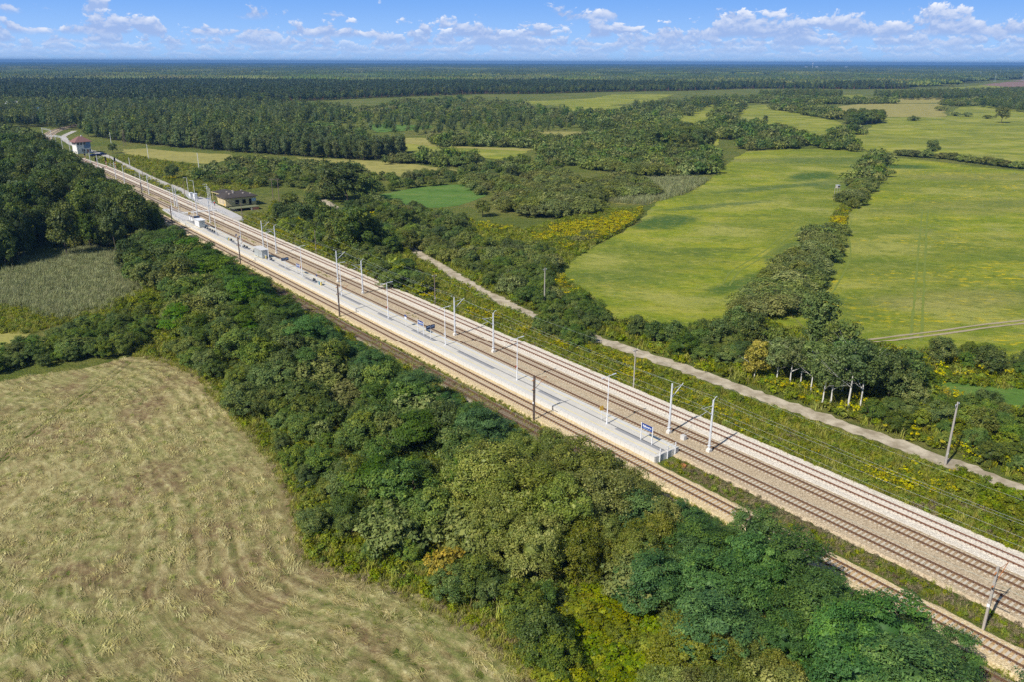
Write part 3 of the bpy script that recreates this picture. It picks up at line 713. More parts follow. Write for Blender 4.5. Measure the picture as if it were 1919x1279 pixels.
# light versions for the masses far off
def far_mesh(name, lobes, n, leaf, mat, g, core=.85): return leaf_mesh(name, lobes, n, 6, leaf * 1.1, leaf, mat, g, .8, core, .4, -.4, (.8, 1.1), 1.3)
LITE = {
    'wood': [far_mesh('crown', lobes_round(rg(900 + i), 11, 3.6, .5, 8, .82, 1.2), 170, .58, L_MIX, rg(910 + i)) for i in range(4)] + [far_mesh('crown', lobes_round(rg(920 + i), 12, 2.9, .3, 8, .86, 1.5), 150, .52, L_POPLAR, rg(930 + i)) for i in range(3)],
    'scrub': [far_mesh('foliage', lobes_shrub(rg(940 + i), 4, 3.5, 9), 180, .48, L_DOME, rg(950 + i), .85) for i in range(4)] + [far_mesh('foliage', lobes_round(rg(960 + i), 4, 2.4, 0, 6), 120, .40, L_BUSH, rg(970 + i)) for i in range(3)],
}
def as_objs(meshes): return [bpy.data.objects.new(m.name, m) for m in meshes]
def pine_lite(g):
    h = 15 * g.uniform(.85, 1.1)
    me = far_mesh('crown', lobes_pine(g, h, 2.5), 70, .75, L_PINE, g, .95)
    o = bpy.data.objects.new('pine', me); b = MB(); b.tube((0, 0, -.5), (0, 0, h * .8), .22, .12, 5, caps=False)
    bm = bmesh.new(); bm.from_mesh(me); n0 = len(bm.faces); tm = b.obj('t', M_PINEBARK, link=False).data; bm.from_mesh(tm); bm.faces.ensure_lookup_table()
    for f in bm.faces[n0:]: f.material_index = 1
    bm.to_mesh(me); bm.free(); me.materials.append(M_PINEBARK); return me
LITE['pine'] = [pine_lite(rg(980 + i)) for i in range(5)]

def patch_mesh(name, size, step, rng, mats, hr, rr, conif=.7):
    """a block of forest, one low crown per tree"""
    cv, cf = ico(); cf = np.array(cf); V = []; F = []; T = []; MI = []; off = 0
    g = np.arange(-size / 2, size / 2, step)
    for x in g:
        for y in g:
            px, py = x + rng.uniform(-.45, .45) * step, y + rng.uniform(-.45, .45) * step
            h = rng.uniform(*hr); r = rng.uniform(*rr); mi = 0 if rng.random() < conif else 1
            q = cv * np.array([r, r, h * .34]) * rng.uniform(.75, 1.2, (len(cv), 1)) + np.array([px, py, h * .68])
            V.append(q); F.append(cf + off); off += len(cv); T.append(np.clip(rng.uniform(.25, .75) + rng.normal(0, .12, len(cv)), 0, 1)); MI += [mi] * len(cf)
    V = np.concatenate(V); F = np.concatenate(F)
    me = bpy.data.meshes.new(name); me.vertices.add(len(V)); me.vertices.foreach_set('co', V.astype(np.float32).ravel())
    me.loops.add(F.size); me.loops.foreach_set('vertex_index', F.astype(np.int32).ravel())
    me.polygons.add(len(F)); me.polygons.foreach_set('loop_start', (np.arange(len(F)) * 3).astype(np.int32)); me.polygons.foreach_set('loop_total', np.full(len(F), 3, np.int32))
    me.polygons.foreach_set('material_index', np.array(MI, np.int32))
    at = me.attributes.new('tint', 'FLOAT', 'POINT'); at.data.foreach_set('value', np.concatenate(T).astype(np.float32))
    for m in mats: me.materials.append(m)
    me.update(calc_edges=True); return me

# ------------------------------------------------------------------ scatter for uncountable growth
def scatter(name, objs, pts, rot, sc, idx, label=None, kind='stuff'):
    col = bpy.data.collections.new(name + '_set')
    for i, o in enumerate(objs): o.name = '%s_%02d' % (name, i); col.objects.link(o)
    me = bpy.data.meshes.new(name); n = len(pts); me.vertices.add(n); me.vertices.foreach_set('co', np.asarray(pts, np.float32).ravel())
    for an, ty, val in (('rot', 'FLOAT', rot), ('sc', 'FLOAT', sc)):
        a = me.attributes.new(an, ty, 'POINT'); a.data.foreach_set('value', np.asarray(val, np.float32))
    a = me.attributes.new('idx', 'INT', 'POINT'); a.data.foreach_set('value', np.asarray(idx, np.int32))
    o = bpy.data.objects.new(name, me); COL.objects.link(o)
    ng = bpy.data.node_groups.new(name, 'GeometryNodeTree')
    ng.interface.new_socket('Geometry', in_out='INPUT', socket_type='NodeSocketGeometry'); ng.interface.new_socket('Geometry', in_out='OUTPUT', socket_type='NodeSocketGeometry')
    N = ng.nodes; Lk = ng.links
    gi = N.new('NodeGroupInput'); go = N.new('NodeGroupOutput')
    ci = N.new('GeometryNodeCollectionInfo'); ci.inputs['Collection'].default_value = col; ci.inputs['Separate Children'].default_value = True; ci.inputs['Reset Children'].default_value = True
    ip = N.new('GeometryNodeInstanceOnPoints'); ip.inputs['Pick Instance'].default_value = True
    def at(nm, dt):
        x = N.new('GeometryNodeInputNamedAttribute'); x.data_type = dt; x.inputs['Name'].default_value = nm; return x.outputs['Attribute']
    Lk.new(gi.outputs[0], ip.inputs['Points']); Lk.new(ci.outputs[0], ip.inputs['Instance']); Lk.new(at('idx', 'INT'), ip.inputs['Instance Index'])
    cx = N.new('ShaderNodeCombineXYZ'); Lk.new(at('rot', 'FLOAT'), cx.inputs[2]); Lk.new(cx.outputs[0], ip.inputs['Rotation'])
    Lk.new(at('sc', 'FLOAT'), ip.inputs['Scale']); Lk.new(ip.outputs[0], go.inputs[0])
    md = o.modifiers.new('scatter', 'NODES'); md.node_group = ng
    tag(o, label, kind=kind); return o

# ------------------------------------------------------------------ where plants stand
SIL = np.array([(-400, 228), (0, 233), (40, 238), (75, 240), (98, 262), (135, 297), (180, 327), (225, 354), (262, 380), (300, 398), (325, 428), (400, 470), (450, 512), (520, 548), (560, 578), (600, 604), (660, 642),
                (720, 675), (800, 720), (870, 752), (930, 795), (1000, 818), (1090, 852), (1180, 892), (1260, 940), (1330, 985), (1385, 958), (1440, 948), (1500, 1000), (1530, 1085), (1590, 1100), (1640, 1095), (1700, 1160), (1760, 1190), (1830, 1178), (1919, 1238), (2300, 1440)], float)
def cap_height(xy, h, sil=SIL, rad=None):
    """keep crowns from rising over what the photograph shows behind them"""
    lo = np.zeros(len(xy)); hi = h.copy()
    ok = lambda hh: proj(np.c_[xy, hh])[:, 1] >= np.interp(proj(np.c_[xy, hh])[:, 0], sil[:, 0], sil[:, 1])
    off = RNG.uniform(-16, 6, len(xy)); ok = lambda hh: proj(np.c_[xy, hh])[:, 1] >= np.interp(proj(np.c_[xy, hh])[:, 0], sil[:, 0], sil[:, 1]) + off
    good = ok(hi); r = np.where(good, hi, 0)
    a = lo.copy(); b = hi.copy()
    for _ in range(12):
        mid = (a + b) / 2; g = ok(mid); a = np.where(g, mid, a); b = np.where(g, b, mid)
    return np.where(good, hi, a)

PLANTS = []     # dicts: kind, xy, h, wid, label, cat, group
def zone(kind, poly, d, h, label, cat, group, wid=1.0, sil=False, excl=(), ground=False, seed=0, minh=.45, order=None, far=False, fade=None):
    rng = np.random.default_rng(seed + int(abs(poly[0][0]) * 7) + len(PLANTS))
    P = np.array(poly, float) if ground else gpoly(poly)
    pts = poisson(P, d, rng)
    for e in excl: pts = pts[~inside(gpoly(e), pts)]
    hh = rng.uniform(*h, len(pts))
    if sil:
        h2 = cap_height(pts, hh); k = h2 >= minh * h[0]; pts, hh = pts[k], h2[k]
    pr = proj(np.c_[pts, np.zeros(len(pts))])
    k = (pr[:, 0] > -170) & (pr[:, 0] < 2090) & (pr[:, 1] < 1420) & (pr[:, 2] > 5)
    for xy, q in zip(pts[k], hh[k]):
        kk = kind if isinstance(kind, str) else kind[int(rng.integers(len(kind)))]
        PLANTS.append(dict(kind=kk, xy=xy, h=q, wid=wid * rng.uniform(.78, 1.32), label=label, cat=cat, group=group, order=order, far=far))
def single(kind, px, py, h, label, cat, wid=1.0, group=None):
    PLANTS.append(dict(kind=kind, xy=gxy(px, py), h=h, wid=wid, label=label, cat=cat, group=group, order=None, far=False, keep=True))
def row(kind, pts, h, label, cat, group, wid=1.0, order=None):
    for (px, py), q in zip(pts, np.broadcast_to(h, (len(pts),))):
        PLANTS.append(dict(kind=kind, xy=gxy(px, py), h=float(q) * RNG.uniform(.9, 1.1), wid=wid * RNG.uniform(.92, 1.1), label=label, cat=cat, group=group, order=order, far=False, keep=True))

# --- belt between the hay field and the railway
EDGE_PX = [(268, 664), (330, 676), (395, 706), (455, 778), (535, 862), (572, 930), (600, 1045), (700, 1074), (800, 1112), (878, 1150), (958, 1206), (1040, 1298)]
EDGE = gpoly(EDGE_PX)
BANK_PX = [(1205, 1118), (1250, 1105), (1300, 1115), (1295, 1165), (1240, 1168)]
V_PX = [(1045, 1135), (1150, 1125), (1230, 1165), (1300, 1190), (1330, 1300), (1330, 1400), (1040, 1400)]
W_PX = [(880, 905), (1000, 880), (1240, 965), (1275, 1080), (1205, 1130), (1090, 1125), (960, 1090), (880, 1010)]
W2_PX = [(1240, 1290), (1380, 1240), (1480, 1290), (1490, 1420), (1240, 1420)]
def G_(*tn): return [rp(t, n)[:2] for t, n in tn]
belt = np.concatenate([EDGE, np.array(G_((-62, -40), (-78, -24), (-78, -9), (20, -9), (110, -9), (175, -9.5), (182, -24)))])
def tn_poly(pxs): return pxs
LB = ('shrubs in the tree belt by the hay field',)
zone('thicket_bush', np.concatenate([EDGE, EDGE[::-1] + np.array([7.0, 5.2])]), 3.7, (1.5, 5.0), 'dark green bush in the outer row of the tree belt along the hay field', 'bush', 'bushes along the hay field edge', sil=True, ground=True, excl=(V_PX, W2_PX))
inner = np.concatenate([EDGE + np.array([5, 3.5]), np.array(G_((-62, -40), (-78, -22), (-40, -17), (-12, -19), (60, -19), (120, -19), (178, -20)))])
zone(['thicket_bush', 'thicket_bush', 'round_tree', 'willow_shrub', 'green_locust', 'thicket_bush'], inner, 4.7, (2.2, 6.8), 'tall leafy bush in the middle of the tree belt between hay field and railway', 'bush', 'bushes in the middle of the belt', sil=True, ground=True, excl=(V_PX, W_PX, W2_PX, [(1260, 1000), (1330, 1000), (2300, 1500), (2300, 1900), (1290, 1500), (1290, 1190)]))
zone('willow_tree', W_PX, 4.8, (6.0, 9.5), 'olive green willow with glinting leaves in the belt beside the platform end', 'tree', 'olive willows near the platform end', sil=True)
zone('willow_tree', W2_PX, 3.6, (4.5, 6.0), 'olive green willow at the bottom edge below the dark locust trees', 'tree', 'olive willows at the bottom edge', sil=True, wid=1.1)
zone('vine_mound', V_PX, 2.2, (1.0, 1.9), 'low mound of yellow-green climbing leaves on the slope below the willows', 'bush', 'yellow-green leaf mounds on the slope', wid=1.2, sil=True, excl=(BANK_PX,))
zone('locust_tree', np.array(G_((-80, -9), (-14, -9), (-12, -17), (-22, -26), (-44, -38), (-66, -44), (-84, -36))), 5.2, (4.8, 9.5), 'dark blue-green locust tree with feathery crown in front of the tracks at the bottom edge', 'tree', 'dark locust trees beside the nearest stretch of track', sil=True, ground=True, excl=(BANK_PX, V_PX, W2_PX))
zone('locust_tree', np.array(G_((14, -9.6), (88, -9.6), (88, -21), (14, -21))), 5.0, (3.8, 8.0), 'dark green locust tree with layered crown beside the disused track along the platform', 'tree', 'locust trees along the disused track', sil=True, ground=True)
zone('green_locust', np.array(G_((88, -9.6), (182, -9.6), (182, -24), (88, -22))), 4.6, (4, 9), 'bright green locust tree beside the disused track opposite the platform shelters', 'tree', 'bright green locust trees opposite the shelters', sil=True, ground=True)
single('yellow_bush', 836, 1100, 4.6, 'yellow-orange bush in the belt edge, the only one of that colour by the hay field', 'bush')
zone('thicket_bush', np.array(G_((-30, -7.9), (175, -7.9), (175, -9.6), (-30, -9.6))), 2.2, (1.2, 3.0), 'low bush at the foot of the locust trees along the disused track', 'bush', 'low bushes along the disused track', sil=True, ground=True, minh=.7)
# --- hedge on the left between the two mown fields
zone('thicket_bush', [(-60, 712), (0, 706), (60, 696), (160, 684), (268, 658), (290, 620), (270, 590), (200, 606), (120, 632), (60, 655), (0, 672), (-60, 680)], 3.4, (2.4, 3.8), 'dark green bush in the hedge at the far end of the hay field', 'bush', 'bushes in the hedge at the far end of the hay field')
zone('young_bush', [(200, 575), (280, 560), (400, 590), (420, 640), (330, 650), (280, 620)], 2.4, (1.2, 2.4), 'low green bush between reed bed and tree belt', 'bush', 'low bushes beside the reed bed', wid=1.2)
# --- wood left of the railway
wood = np.array([gxy(-60, 520), gxy(0, 506), gxy(95, 492), gxy(190, 466), gxy(250, 500), gxy(258, 545), gxy(300, 560), rp(170, -22)[:2], rp(185, -10)[:2], rp(330, -9.5)[:2], rp(560, -9)[:2], rp(600, -10)[:2], rp(640, -30)[:2], rp(640, -90)[:2], rp(430, -170)[:2]])
zone('alder_tree', wood, 5.3, (10, 18.5), 'tall dark green alder in the dense wood left of the railway', 'tree', 'alders in the wood left of the railway', sil=True, ground=True, minh=.3, wid=.74, excl=([(60, 500), (120, 480), (160, 440), (140, 425), (60, 470)], [(222, 470), (360, 440), (420, 560), (330, 600), (222, 570)]))
zone('round_tree', [(232, 505), (262, 470), (330, 465), (372, 500), (350, 560), (290, 560), (245, 545)], 5.5, (5, 8.5), 'dark leafy tree between reed bed and disused track', 'tree', 'dark trees beside the reed bed', sil=True)
zone('willow_shrub', [(120, 478), (200, 462), (215, 440), (160, 440), (110, 462)], 5, (3, 5), 'rounded green shrub in front of the dark alder wood by the reed bed', 'shrub', 'rounded shrubs before the alder wood')

# --- right of the railway
zone(['thicket_bush', 'young_bush'], [(512, 392), (560, 408), (620, 430), (660, 452), (720, 486), (770, 520), (812, 552), (790, 560), (740, 545), (690, 518), (640, 492), (590, 462), (530, 436), (505, 420)], 3.6, (2.5, 5), 'green bush between the weedy verge and the dirt road', 'bush', 'bushes between verge and dirt road')
zone(['thicket_bush', 'willow_shrub', 'thicket_bush'], [(640, 402), (700, 418), (760, 448), (800, 474), (860, 502), (925, 545), (1010, 588), (1042, 566), (1018, 530), (1042, 496), (960, 458), (905, 430), (850, 412), (760, 396), (700, 384)], 4.4, (1.8, 5.0), 'green bush in the scrub on the far side of the dirt road', 'bush', 'bushes beyond the dirt road', excl=([(850, 420), (960, 440), (1000, 470), (900, 470)],))
zone('thicket_bush', [(1022, 592), (1060, 560), (1108, 572), (1150, 612), (1125, 632), (1060, 608)], 3.2, (2.2, 3.8), 'dense dark bush on the field side of the dirt road below the tall meadow corner', 'bush', 'dense bushes at the meadow corner')
zone('thicket_bush', [(1000, 612), (1060, 604), (1120, 642), (1090, 660), (1040, 645)], 2.6, (1.4, 3.0), 'dark bush on the railway side of the dirt road where the road bends behind it', 'bush', 'bushes hiding a bend of the dirt road')
zone(['thicket_bush', 'round_tree', 'thicket_bush'], [(1160, 624), (1300, 632), (1400, 618), (1440, 650), (1420, 700), (1340, 690), (1220, 650)], 4.2, (2.8, 4.6), 'dark bush along the lower edge of the mown meadow', 'bush', 'bushes along the lower meadow edge')
for px, py, h, k in ((1225, 648, 5.2, 'round_tree'), (1262, 655, 6, 'round_tree'), (1320, 668, 4.2, 'round_tree'), (1408, 662, 8.2, 'round_tree')): single(k, px, py, h, {1225: 'small rounded green tree at the lower meadow edge beside the dirt road bend', 1262: 'slim dark tree just right of a rounded one at the lower meadow edge', 1320: 'low rounded tree at the meadow edge left of the yellow tree', 1408: 'yellowish green tree at the foot of the hedgerow between the meadows'}[px], 'tree', .85)
single('dark_poplar', 1527, 672, 13.2, 'tallest dark green tree rising above the birch grove against the meadow', 'tree', 1.2)
single('yellow_tree', 1413, 712, 7.4, 'bright yellow young tree beside the birch grove, left of the white trunks', 'tree', 1.0)
for i, (px, py, h) in enumerate([(1455, 722, 8.6), (1478, 728, 9.4), (1498, 726, 8.6), (1520, 738, 9.2), (1538, 762, 9.4), (1552, 764, 9.8), (1590, 770, 12.5), (1612, 768, 10.6), (1575, 740, 10)]):
    PLANTS.append(dict(kind='birch_tree', xy=gxy(px, py), h=h, wid=1.05, label='birch with white trunk and grey-green crown in the grove above the dirt road', cat='tree', group='birches in the grove', order='%s birch from the yellow tree in the grove above the dirt road', far=False, keep=True))
single('round_tree', 1664, 762, 9.2, 'yellow-green birch-like tree at the right end of the birch grove', 'tree', .85)
single('round_tree', 1640, 735, 8.2, 'grey-green tree behind the right end of the birch grove', 'tree', .8)
zone(['thicket_bush', 'young_bush'], [(1400, 690), (1440, 680), (1600, 680), (1720, 700), (1745, 735), (1700, 752), (1500, 712)], 3.2, (2.4, 4.4), 'green bush at the back of the birch grove', 'bush', 'bushes behind the birch grove')
zone('thicket_bush', [(1735, 672), (1800, 690), (1900, 712), (1990, 735), (2000, 700), (1919, 690), (1800, 668), (1745, 655)], 3.6, (2.4, 3.6), 'dark bush in the hedge beyond the small green field on the right', 'bush', 'bushes beyond the small green field')
zone(['thicket_bush', 'thicket_bush', 'young_bush'], [(1610, 790), (1690, 775), (1760, 765), (1830, 768), (1930, 790), (2020, 815), (2020, 905), (1940, 900), (1860, 872), (1780, 850), (1690, 815)], 3.4, (2.2, 3.6), 'green bush in the scrub between the dirt road and the small green field', 'bush', 'bushes beside the road on the right')
zone('young_bush', [(1440, 712), (1560, 772), (1690, 800), (1760, 840), (1740, 846), (1600, 788), (1440, 732)], 2.0, (.8, 1.6), 'knee-high green bush on the bank above the dirt road', 'bush', 'low bushes on the road bank')
zone('young_bush', [(1040, 640), (1100, 655), (1250, 700), (1400, 755), (1600, 830), (1760, 885), (1900, 935), (1960, 970), (1960, 1010), (1870, 955), (1740, 895), (1560, 830), (1380, 765), (1240, 715), (1080, 665)], 2.6, (.7, 1.5), 'low weedy bush on the railway side of the dirt road', 'bush', 'weedy bushes on the near road edge')
zone('young_bush', [(1790, 890), (1960, 960), (1960, 1060), (1900, 1000), (1800, 930)], 1.7, (1.2, 2.0), 'tall weedy bush on the verge at the right edge', 'bush', 'tall weedy bushes at the right edge', wid=1.1)
for px, py, h, k, w, l in ((1192, 636, 5.2, 'round_tree', .8, 'small tree at the left end of the lower meadow edge'), (1345, 655, 6.4, 'round_tree', .9, 'olive tree in the middle of the lower meadow edge'), (1376, 640, 7.4, 'round_tree', .8, 'dark upright tree left of the hedgerow foot'), (1450, 690, 8, 'round_tree', .9, 'leafy tree behind the bright yellow one'), (1570, 700, 10, 'round_tree', .8, 'tree between the tallest one and the birch grove'),
                           (1690, 745, 8.5, 'round_tree', .9, 'yellowish tree right of the birch grove'), (1705, 775, 6, 'round_tree', .9, 'small dark tree at the right flank of the grove'), (1760, 690, 6, 'round_tree', .9, 'round tree in the hedge above the small green field'), (1850, 705, 5.6, 'round_tree', 1.0, 'broad tree in the hedge above the small green field, rightmost'), (1835, 830, 5.5, 'round_tree', .9, 'yellow-green tree behind the tall pole beside the dirt road'),
                           (590, 422, 11, 'round_tree', .95, 'tall bushy tree right of the derelict house, on the verge'), (548, 408, 9, 'round_tree', .95, 'tree close to the right corner of the derelict house'), (622, 450, 11, 'round_tree', 1.0, 'tree between verge and dirt road, left of the broad dark one'), (720, 500, 6, 'round_tree', 1.0, 'small round tree on the verge, right of the broad dark one'), (770, 470, 6.5, 'round_tree', 1.1, 'round tree hiding the dirt road above the verge'), (850, 440, 6.5, 'round_tree', 1.2, 'round olive tree in the scrub above the dirt road'), (905, 405, 6, 'round_tree', 1.2, 'low spreading tree left of the goldenrod corner')):
    single(k, px, py, h, l, 'tree', w)
zone('thicket_bush', [(640, 412), (700, 438), (752, 470), (735, 482), (690, 462), (640, 432)], 3.4, (4, 6), 'green bush between the weedy verge and the dirt road', 'bush', 'bushes between verge and dirt road')
# hedgerow between the meadows
zone('willow_shrub', [(1628, 298), (1660, 298), (1648, 330), (1622, 372), (1600, 392), (1570, 380), (1592, 350), (1612, 318)], 5.2, (3.2, 4.8), 'grey-green willow shrub', 'shrub', 'willow shrubs in the hedgerow between the meadows', 1.25, order='%s rounded willow shrub from the far end of the hedgerow between the two meadows')
zone('willow_shrub', [(1532, 445), (1572, 436), (1576, 456), (1552, 500), (1520, 545), (1478, 588), (1420, 602), (1374, 582), (1400, 552), (1455, 520), (1500, 482)], 4.7, (3.4, 5.6), 'grey-green willow shrub', 'shrub', 'willow shrubs in the hedgerow between the meadows', 1.15, order='%s rounded willow shrub from the far end of the hedgerow between the two meadows')
single('yellow_bush', 1572, 418, 1.8, 'low yellowish goldenrod clump in the gap of the hedgerow between the meadows', 'bush', 1.9)
single('yellow_bush', 1560, 432, 1.6, 'brownish low clump at the near side of the hedgerow gap', 'bush', 1.9)
# far hedge of the second meadow, lone trees
row('willow_shrub', [(1685, 291), (1700, 292), (1716, 294), (1735, 295), (1765, 297), (1785, 299), (1805, 302), (1825, 305), (1850, 308), (1872, 311), (1886, 313)], 4.2, 'dark shrub', 'shrub', 'shrubs in the hedge beyond the flowering meadow', 1.3, order='%s dark shrub from the hedgerow end in the hedge beyond the flowering meadow')
single('round_tree', 1746, 292, 9.5, 'olive green tree standing out of the hedge beyond the flowering meadow', 'tree')
single('willow_shrub', 1912, 316, 4.5, 'dark rounded shrub at the right edge beyond the flowering meadow', 'shrub', 1.3)
single('poplar_tree', 1432, 243, 12, 'lone slender tree standing in the far meadow', 'tree', 1.15)
single('round_tree', 1876, 230, 15, 'large lone round tree in the far right meadow', 'tree', .95)
single('round_tree', 1597, 252, 13, 'lone dark tree at the ditch in the far meadow', 'tree', .9)
for q in ((1762, 207, 6), (1790, 217, 5), (1812, 218, 5), (1712, 226, 5), (1850, 222, 4)): single('willow_shrub', q[0], q[1], q[2], 'small isolated far shrub at %s' % {1762: 'the end of the dry grass field', 1790: 'the left of a pair below the dry grass', 1812: 'the right of a pair below the dry grass', 1712: 'the middle of the open grass', 1850: 'the foot of the large lone tree'}[q[0]], 'shrub', 1.4)
zone('round_tree', [(1578, 229), (1600, 224), (1650, 226), (1653, 231), (1620, 234), (1585, 234)], 8, (9, 12), 'green tree in the clump by the dry grass field', 'tree', 'trees in the clump by the dry grass field', far=False)
FARB = dict(cat='shrub', group='shrubs in the far scrub', far=True)
zone('willow_shrub', [(1335, 222), (1345, 214), (1375, 198), (1392, 200), (1380, 214), (1372, 226), (1350, 232)], 8, (5, 9), 'far shrub', wid=1.2, **FARB)
zone('willow_shrub', [(1322, 252), (1350, 238), (1420, 243), (1513, 262), (1506, 272), (1420, 262), (1340, 262)], 8, (4.5, 7), 'far shrub', wid=1.3, **FARB)
zone('willow_shrub', [(1372, 276), (1410, 268), (1496, 272), (1498, 279), (1400, 282)], 7, (4, 5.5), 'far shrub', wid=1.3, **FARB)
zone('willow_shrub', [(1506, 270), (1560, 264), (1613, 278), (1608, 285), (1540, 280)], 7, (4, 5.5), 'far shrub', wid=1.3, **FARB)
zone('willow_shrub', [(1442, 203), (1480, 198), (1540, 210), (1580, 222), (1566, 225), (1500, 214)], 9, (5, 8), 'far shrub', wid=1.2, **FARB)
zone('willow_shrub', [(1545, 258), (1590, 250), (1612, 246), (1610, 252), (1560, 262)], 7, (4, 6), 'far shrub', wid=1.2, **FARB)
zone('willow_shrub', [(1300, 190), (1420, 186), (1600, 191), (1680, 190), (1680, 194), (1540, 196), (1400, 193), (1300, 197)], 10, (5, 7), 'far shrub', wid=1.2, **FARB)
# big willow scrub in the middle
MID = dict(cat='shrub', group='grey-green willow shrubs in the middle scrub')
zone('willow_shrub', [(1005, 292), (1040, 276), (1080, 268), (1130, 258), (1230, 248), (1290, 262), (1330, 290), (1345, 302), (1340, 326), (1290, 332), (1200, 330), (1110, 318), (1040, 305)], 7.0, (4, 6), 'rounded grey-green willow shrub in the broad scrub above the mown meadow', wid=1.25, **MID)
zone('willow_shrub', [(935, 395), (950, 372), (1000, 358), (1060, 352), (1122, 372), (1126, 392), (1060, 406), (980, 408)], 6.0, (4, 6), 'rounded dark willow shrub in the near dome of the middle scrub', wid=1.25, **MID)
zone('willow_shrub', [(1088, 360), (1110, 342), (1180, 338), (1220, 352), (1216, 368), (1150, 374), (1095, 372)], 6.0, (4, 5.5), 'rounded willow shrub in the low dome left of the pale reed strip', wid=1.25, **MID)
zone('willow_shrub', [(870, 355), (900, 335), (980, 325), (1050, 322), (1090, 345), (1060, 350), (960, 362), (910, 372)], 6.8, (3, 5), 'willow shrub in the scrub beyond the small green field', wid=1.2, **MID)
zone(['willow_shrub', 'thicket_bush'], [(560, 352), (660, 332), (760, 330), (860, 322), (930, 308), (1000, 300), (1080, 318), (980, 325), (900, 335), (860, 345), (750, 355), (690, 372), (600, 378)], 7.5, (2.4, 4.5), 'shrub in the scrub between stubble field and small green field', wid=1.15, **MID)
zone('willow_shrub', [(803, 276), (815, 266), (900, 262), (1000, 262), (1072, 268), (1066, 278), (1000, 277), (900, 275)], 8, (4.5, 6.5), 'far shrub', wid=1.2, **FARB)
zone('willow_shrub', [(705, 312), (760, 300), (860, 300), (898, 302), (880, 312), (800, 312), (740, 303)], 6.5, (4, 6), 'willow shrub in the strip beyond the stubble field', wid=1.2, **MID)
zone(['willow_shrub', 'thicket_bush'], [(365, 330), (420, 318), (470, 306), (560, 312), (640, 318), (690, 332), (640, 340), (560, 350), (500, 352), (420, 350), (370, 345)], 6.5, (3, 5), 'shrub in the dark scrub behind the derelict house', wid=1.2, **MID)
zone('willow_shrub', [(1060, 452), (1120, 432), (1125, 445), (1090, 462)], 5, (2, 3), 'low shrub among the goldenrod beside the mown meadow', wid=1.2, cat='shrub', group='low shrubs in the goldenrod')
zone('willow_shrub', [(925, 478), (1000, 462), (1045, 478), (1040, 500), (1000, 515), (950, 505)], 4.6, (2.6, 4), 'dark shrub at the goldenrod corner of the mown meadow', wid=1.2, cat='shrub', group='dark shrubs at the goldenrod corner')
# trees standing out
for px, py, h, l, w in ((650, 378, 15.5, 'huge round tree beside the small green field, darkest crown in the middle scrub', 1.5), (625, 374, 12, 'tree crowding the left flank of the huge round tree', 1.1), (688, 380, 12, 'tree crowding the right flank of the huge round tree', 1.1), (668, 480, 14.5, 'broad dark tree beside the dirt road near the station', 1.05), (636, 470, 10.5, 'dark tree just left of the broad one near the station road', .9), (702, 476, 11, 'dark tree just right of the broad one near the station road', .9), (760, 432, 7.5, 'olive tree above the dirt road beyond the verge', 1.0), (735, 428, 6.5, 'small tree left of the olive one above the dirt road', 1.0),
                        (960, 340, 7.5, 'round dark tree in the scrub beyond the small green field', 1.0), (325, 338, 7.5, 'round dark shrub tree beside the gravel service road', 1.05), (1135, 258, 13, 'round tree at the end of the pale far field', 1.0), (800, 540, 4, 'small tree at the verge where the dirt road comes out of the scrub', 1.0), (530, 422, 8, 'bushy tree beside the derelict house on the track side', 1.0), (562, 428, 8.5, 'second bushy tree on the track side, right of the derelict house', 1.0), (605, 440, 7, 'third bushy tree on the track side, farthest from the derelict house', 1.0), (212, 287, 6, 'yellowish bush behind the parked cars near the signal box', 1.0)):
    single('round_tree', px, py, h, l, 'tree', w)
zone('round_tree', [(1225, 286), (1240, 268), (1290, 262), (1320, 275), (1325, 290), (1270, 294)], 9, (11, 15), 'tall tree in the clump above the mown meadow', 'tree', 'tall trees above the mown meadow')
# poplar rows and far woods
zone('poplar_tree', [(162, 256), (240, 268), (330, 277), (430, 284), (440, 279), (340, 270), (250, 260), (170, 250)], 4.6, (10, 13.5), 'slender grey-green poplar in the row behind the stubble field near the signal box', 'tree', 'poplars in the row behind the first stubble field')
zone('poplar_tree', [(430, 286), (560, 294), (640, 299), (700, 302), (758, 290), (760, 285), (700, 286), (640, 285), (560, 280), (440, 277)], 4.8, (9, 12), 'slender poplar in the long row before the stubble fields', 'tree', 'poplars in the long row', far=False)
zone('alder_tree', [(470, 258), (560, 262), (640, 266), (690, 262), (640, 256), (560, 250), (480, 250)], 9, (7, 10), 'tree', 'tree', 'trees', far=True)
FW = dict(cat='tree', group='trees of the far woodland', far=True)
zone('round_tree', [(150, 248), (240, 258), (340, 268), (430, 276), (560, 278), (640, 284), (695, 284), (690, 262), (470, 256), (470, 245), (640, 231), (660, 215), (560, 205), (400, 200), (150, 205)], 9.0, (6, 15), 'far tree', seed=3, **FW)
zone('round_tree', [(-200, 236), (0, 240), (80, 238), (100, 245), (150, 240), (160, 205), (0, 200), (-200, 200)], 8.0, (10, 16), 'far tree', seed=4, **FW)
zone('round_tree', [(690, 250), (800, 254), (1000, 255), (1080, 240), (1010, 225), (900, 218), (820, 222), (690, 232)], 14, (5, 11), 'far tree', seed=5, **FW)
zone('willow_shrub', [(640, 232), (830, 226), (900, 222), (1080, 242), (1140, 250), (1240, 240), (1280, 225), (1330, 197), (1260, 200), (1140, 214), (1060, 212), (980, 198), (880, 190), (760, 192), (660, 215)], 15, (3, 8), 'far shrub', seed=6, wid=1.1, **FARB)
zone('round_tree', [(1180, 205), (1290, 196), (1380, 190), (1380, 196), (1260, 206), (1200, 212)], 11, (7, 13), 'far tree', seed=7, **FW)
zone('willow_shrub', [(1100, 250), (1240, 240), (1340, 240), (1330, 256), (1240, 250), (1130, 262)], 9, (4, 8), 'far shrub', seed=8, wid=1.1, **FARB)
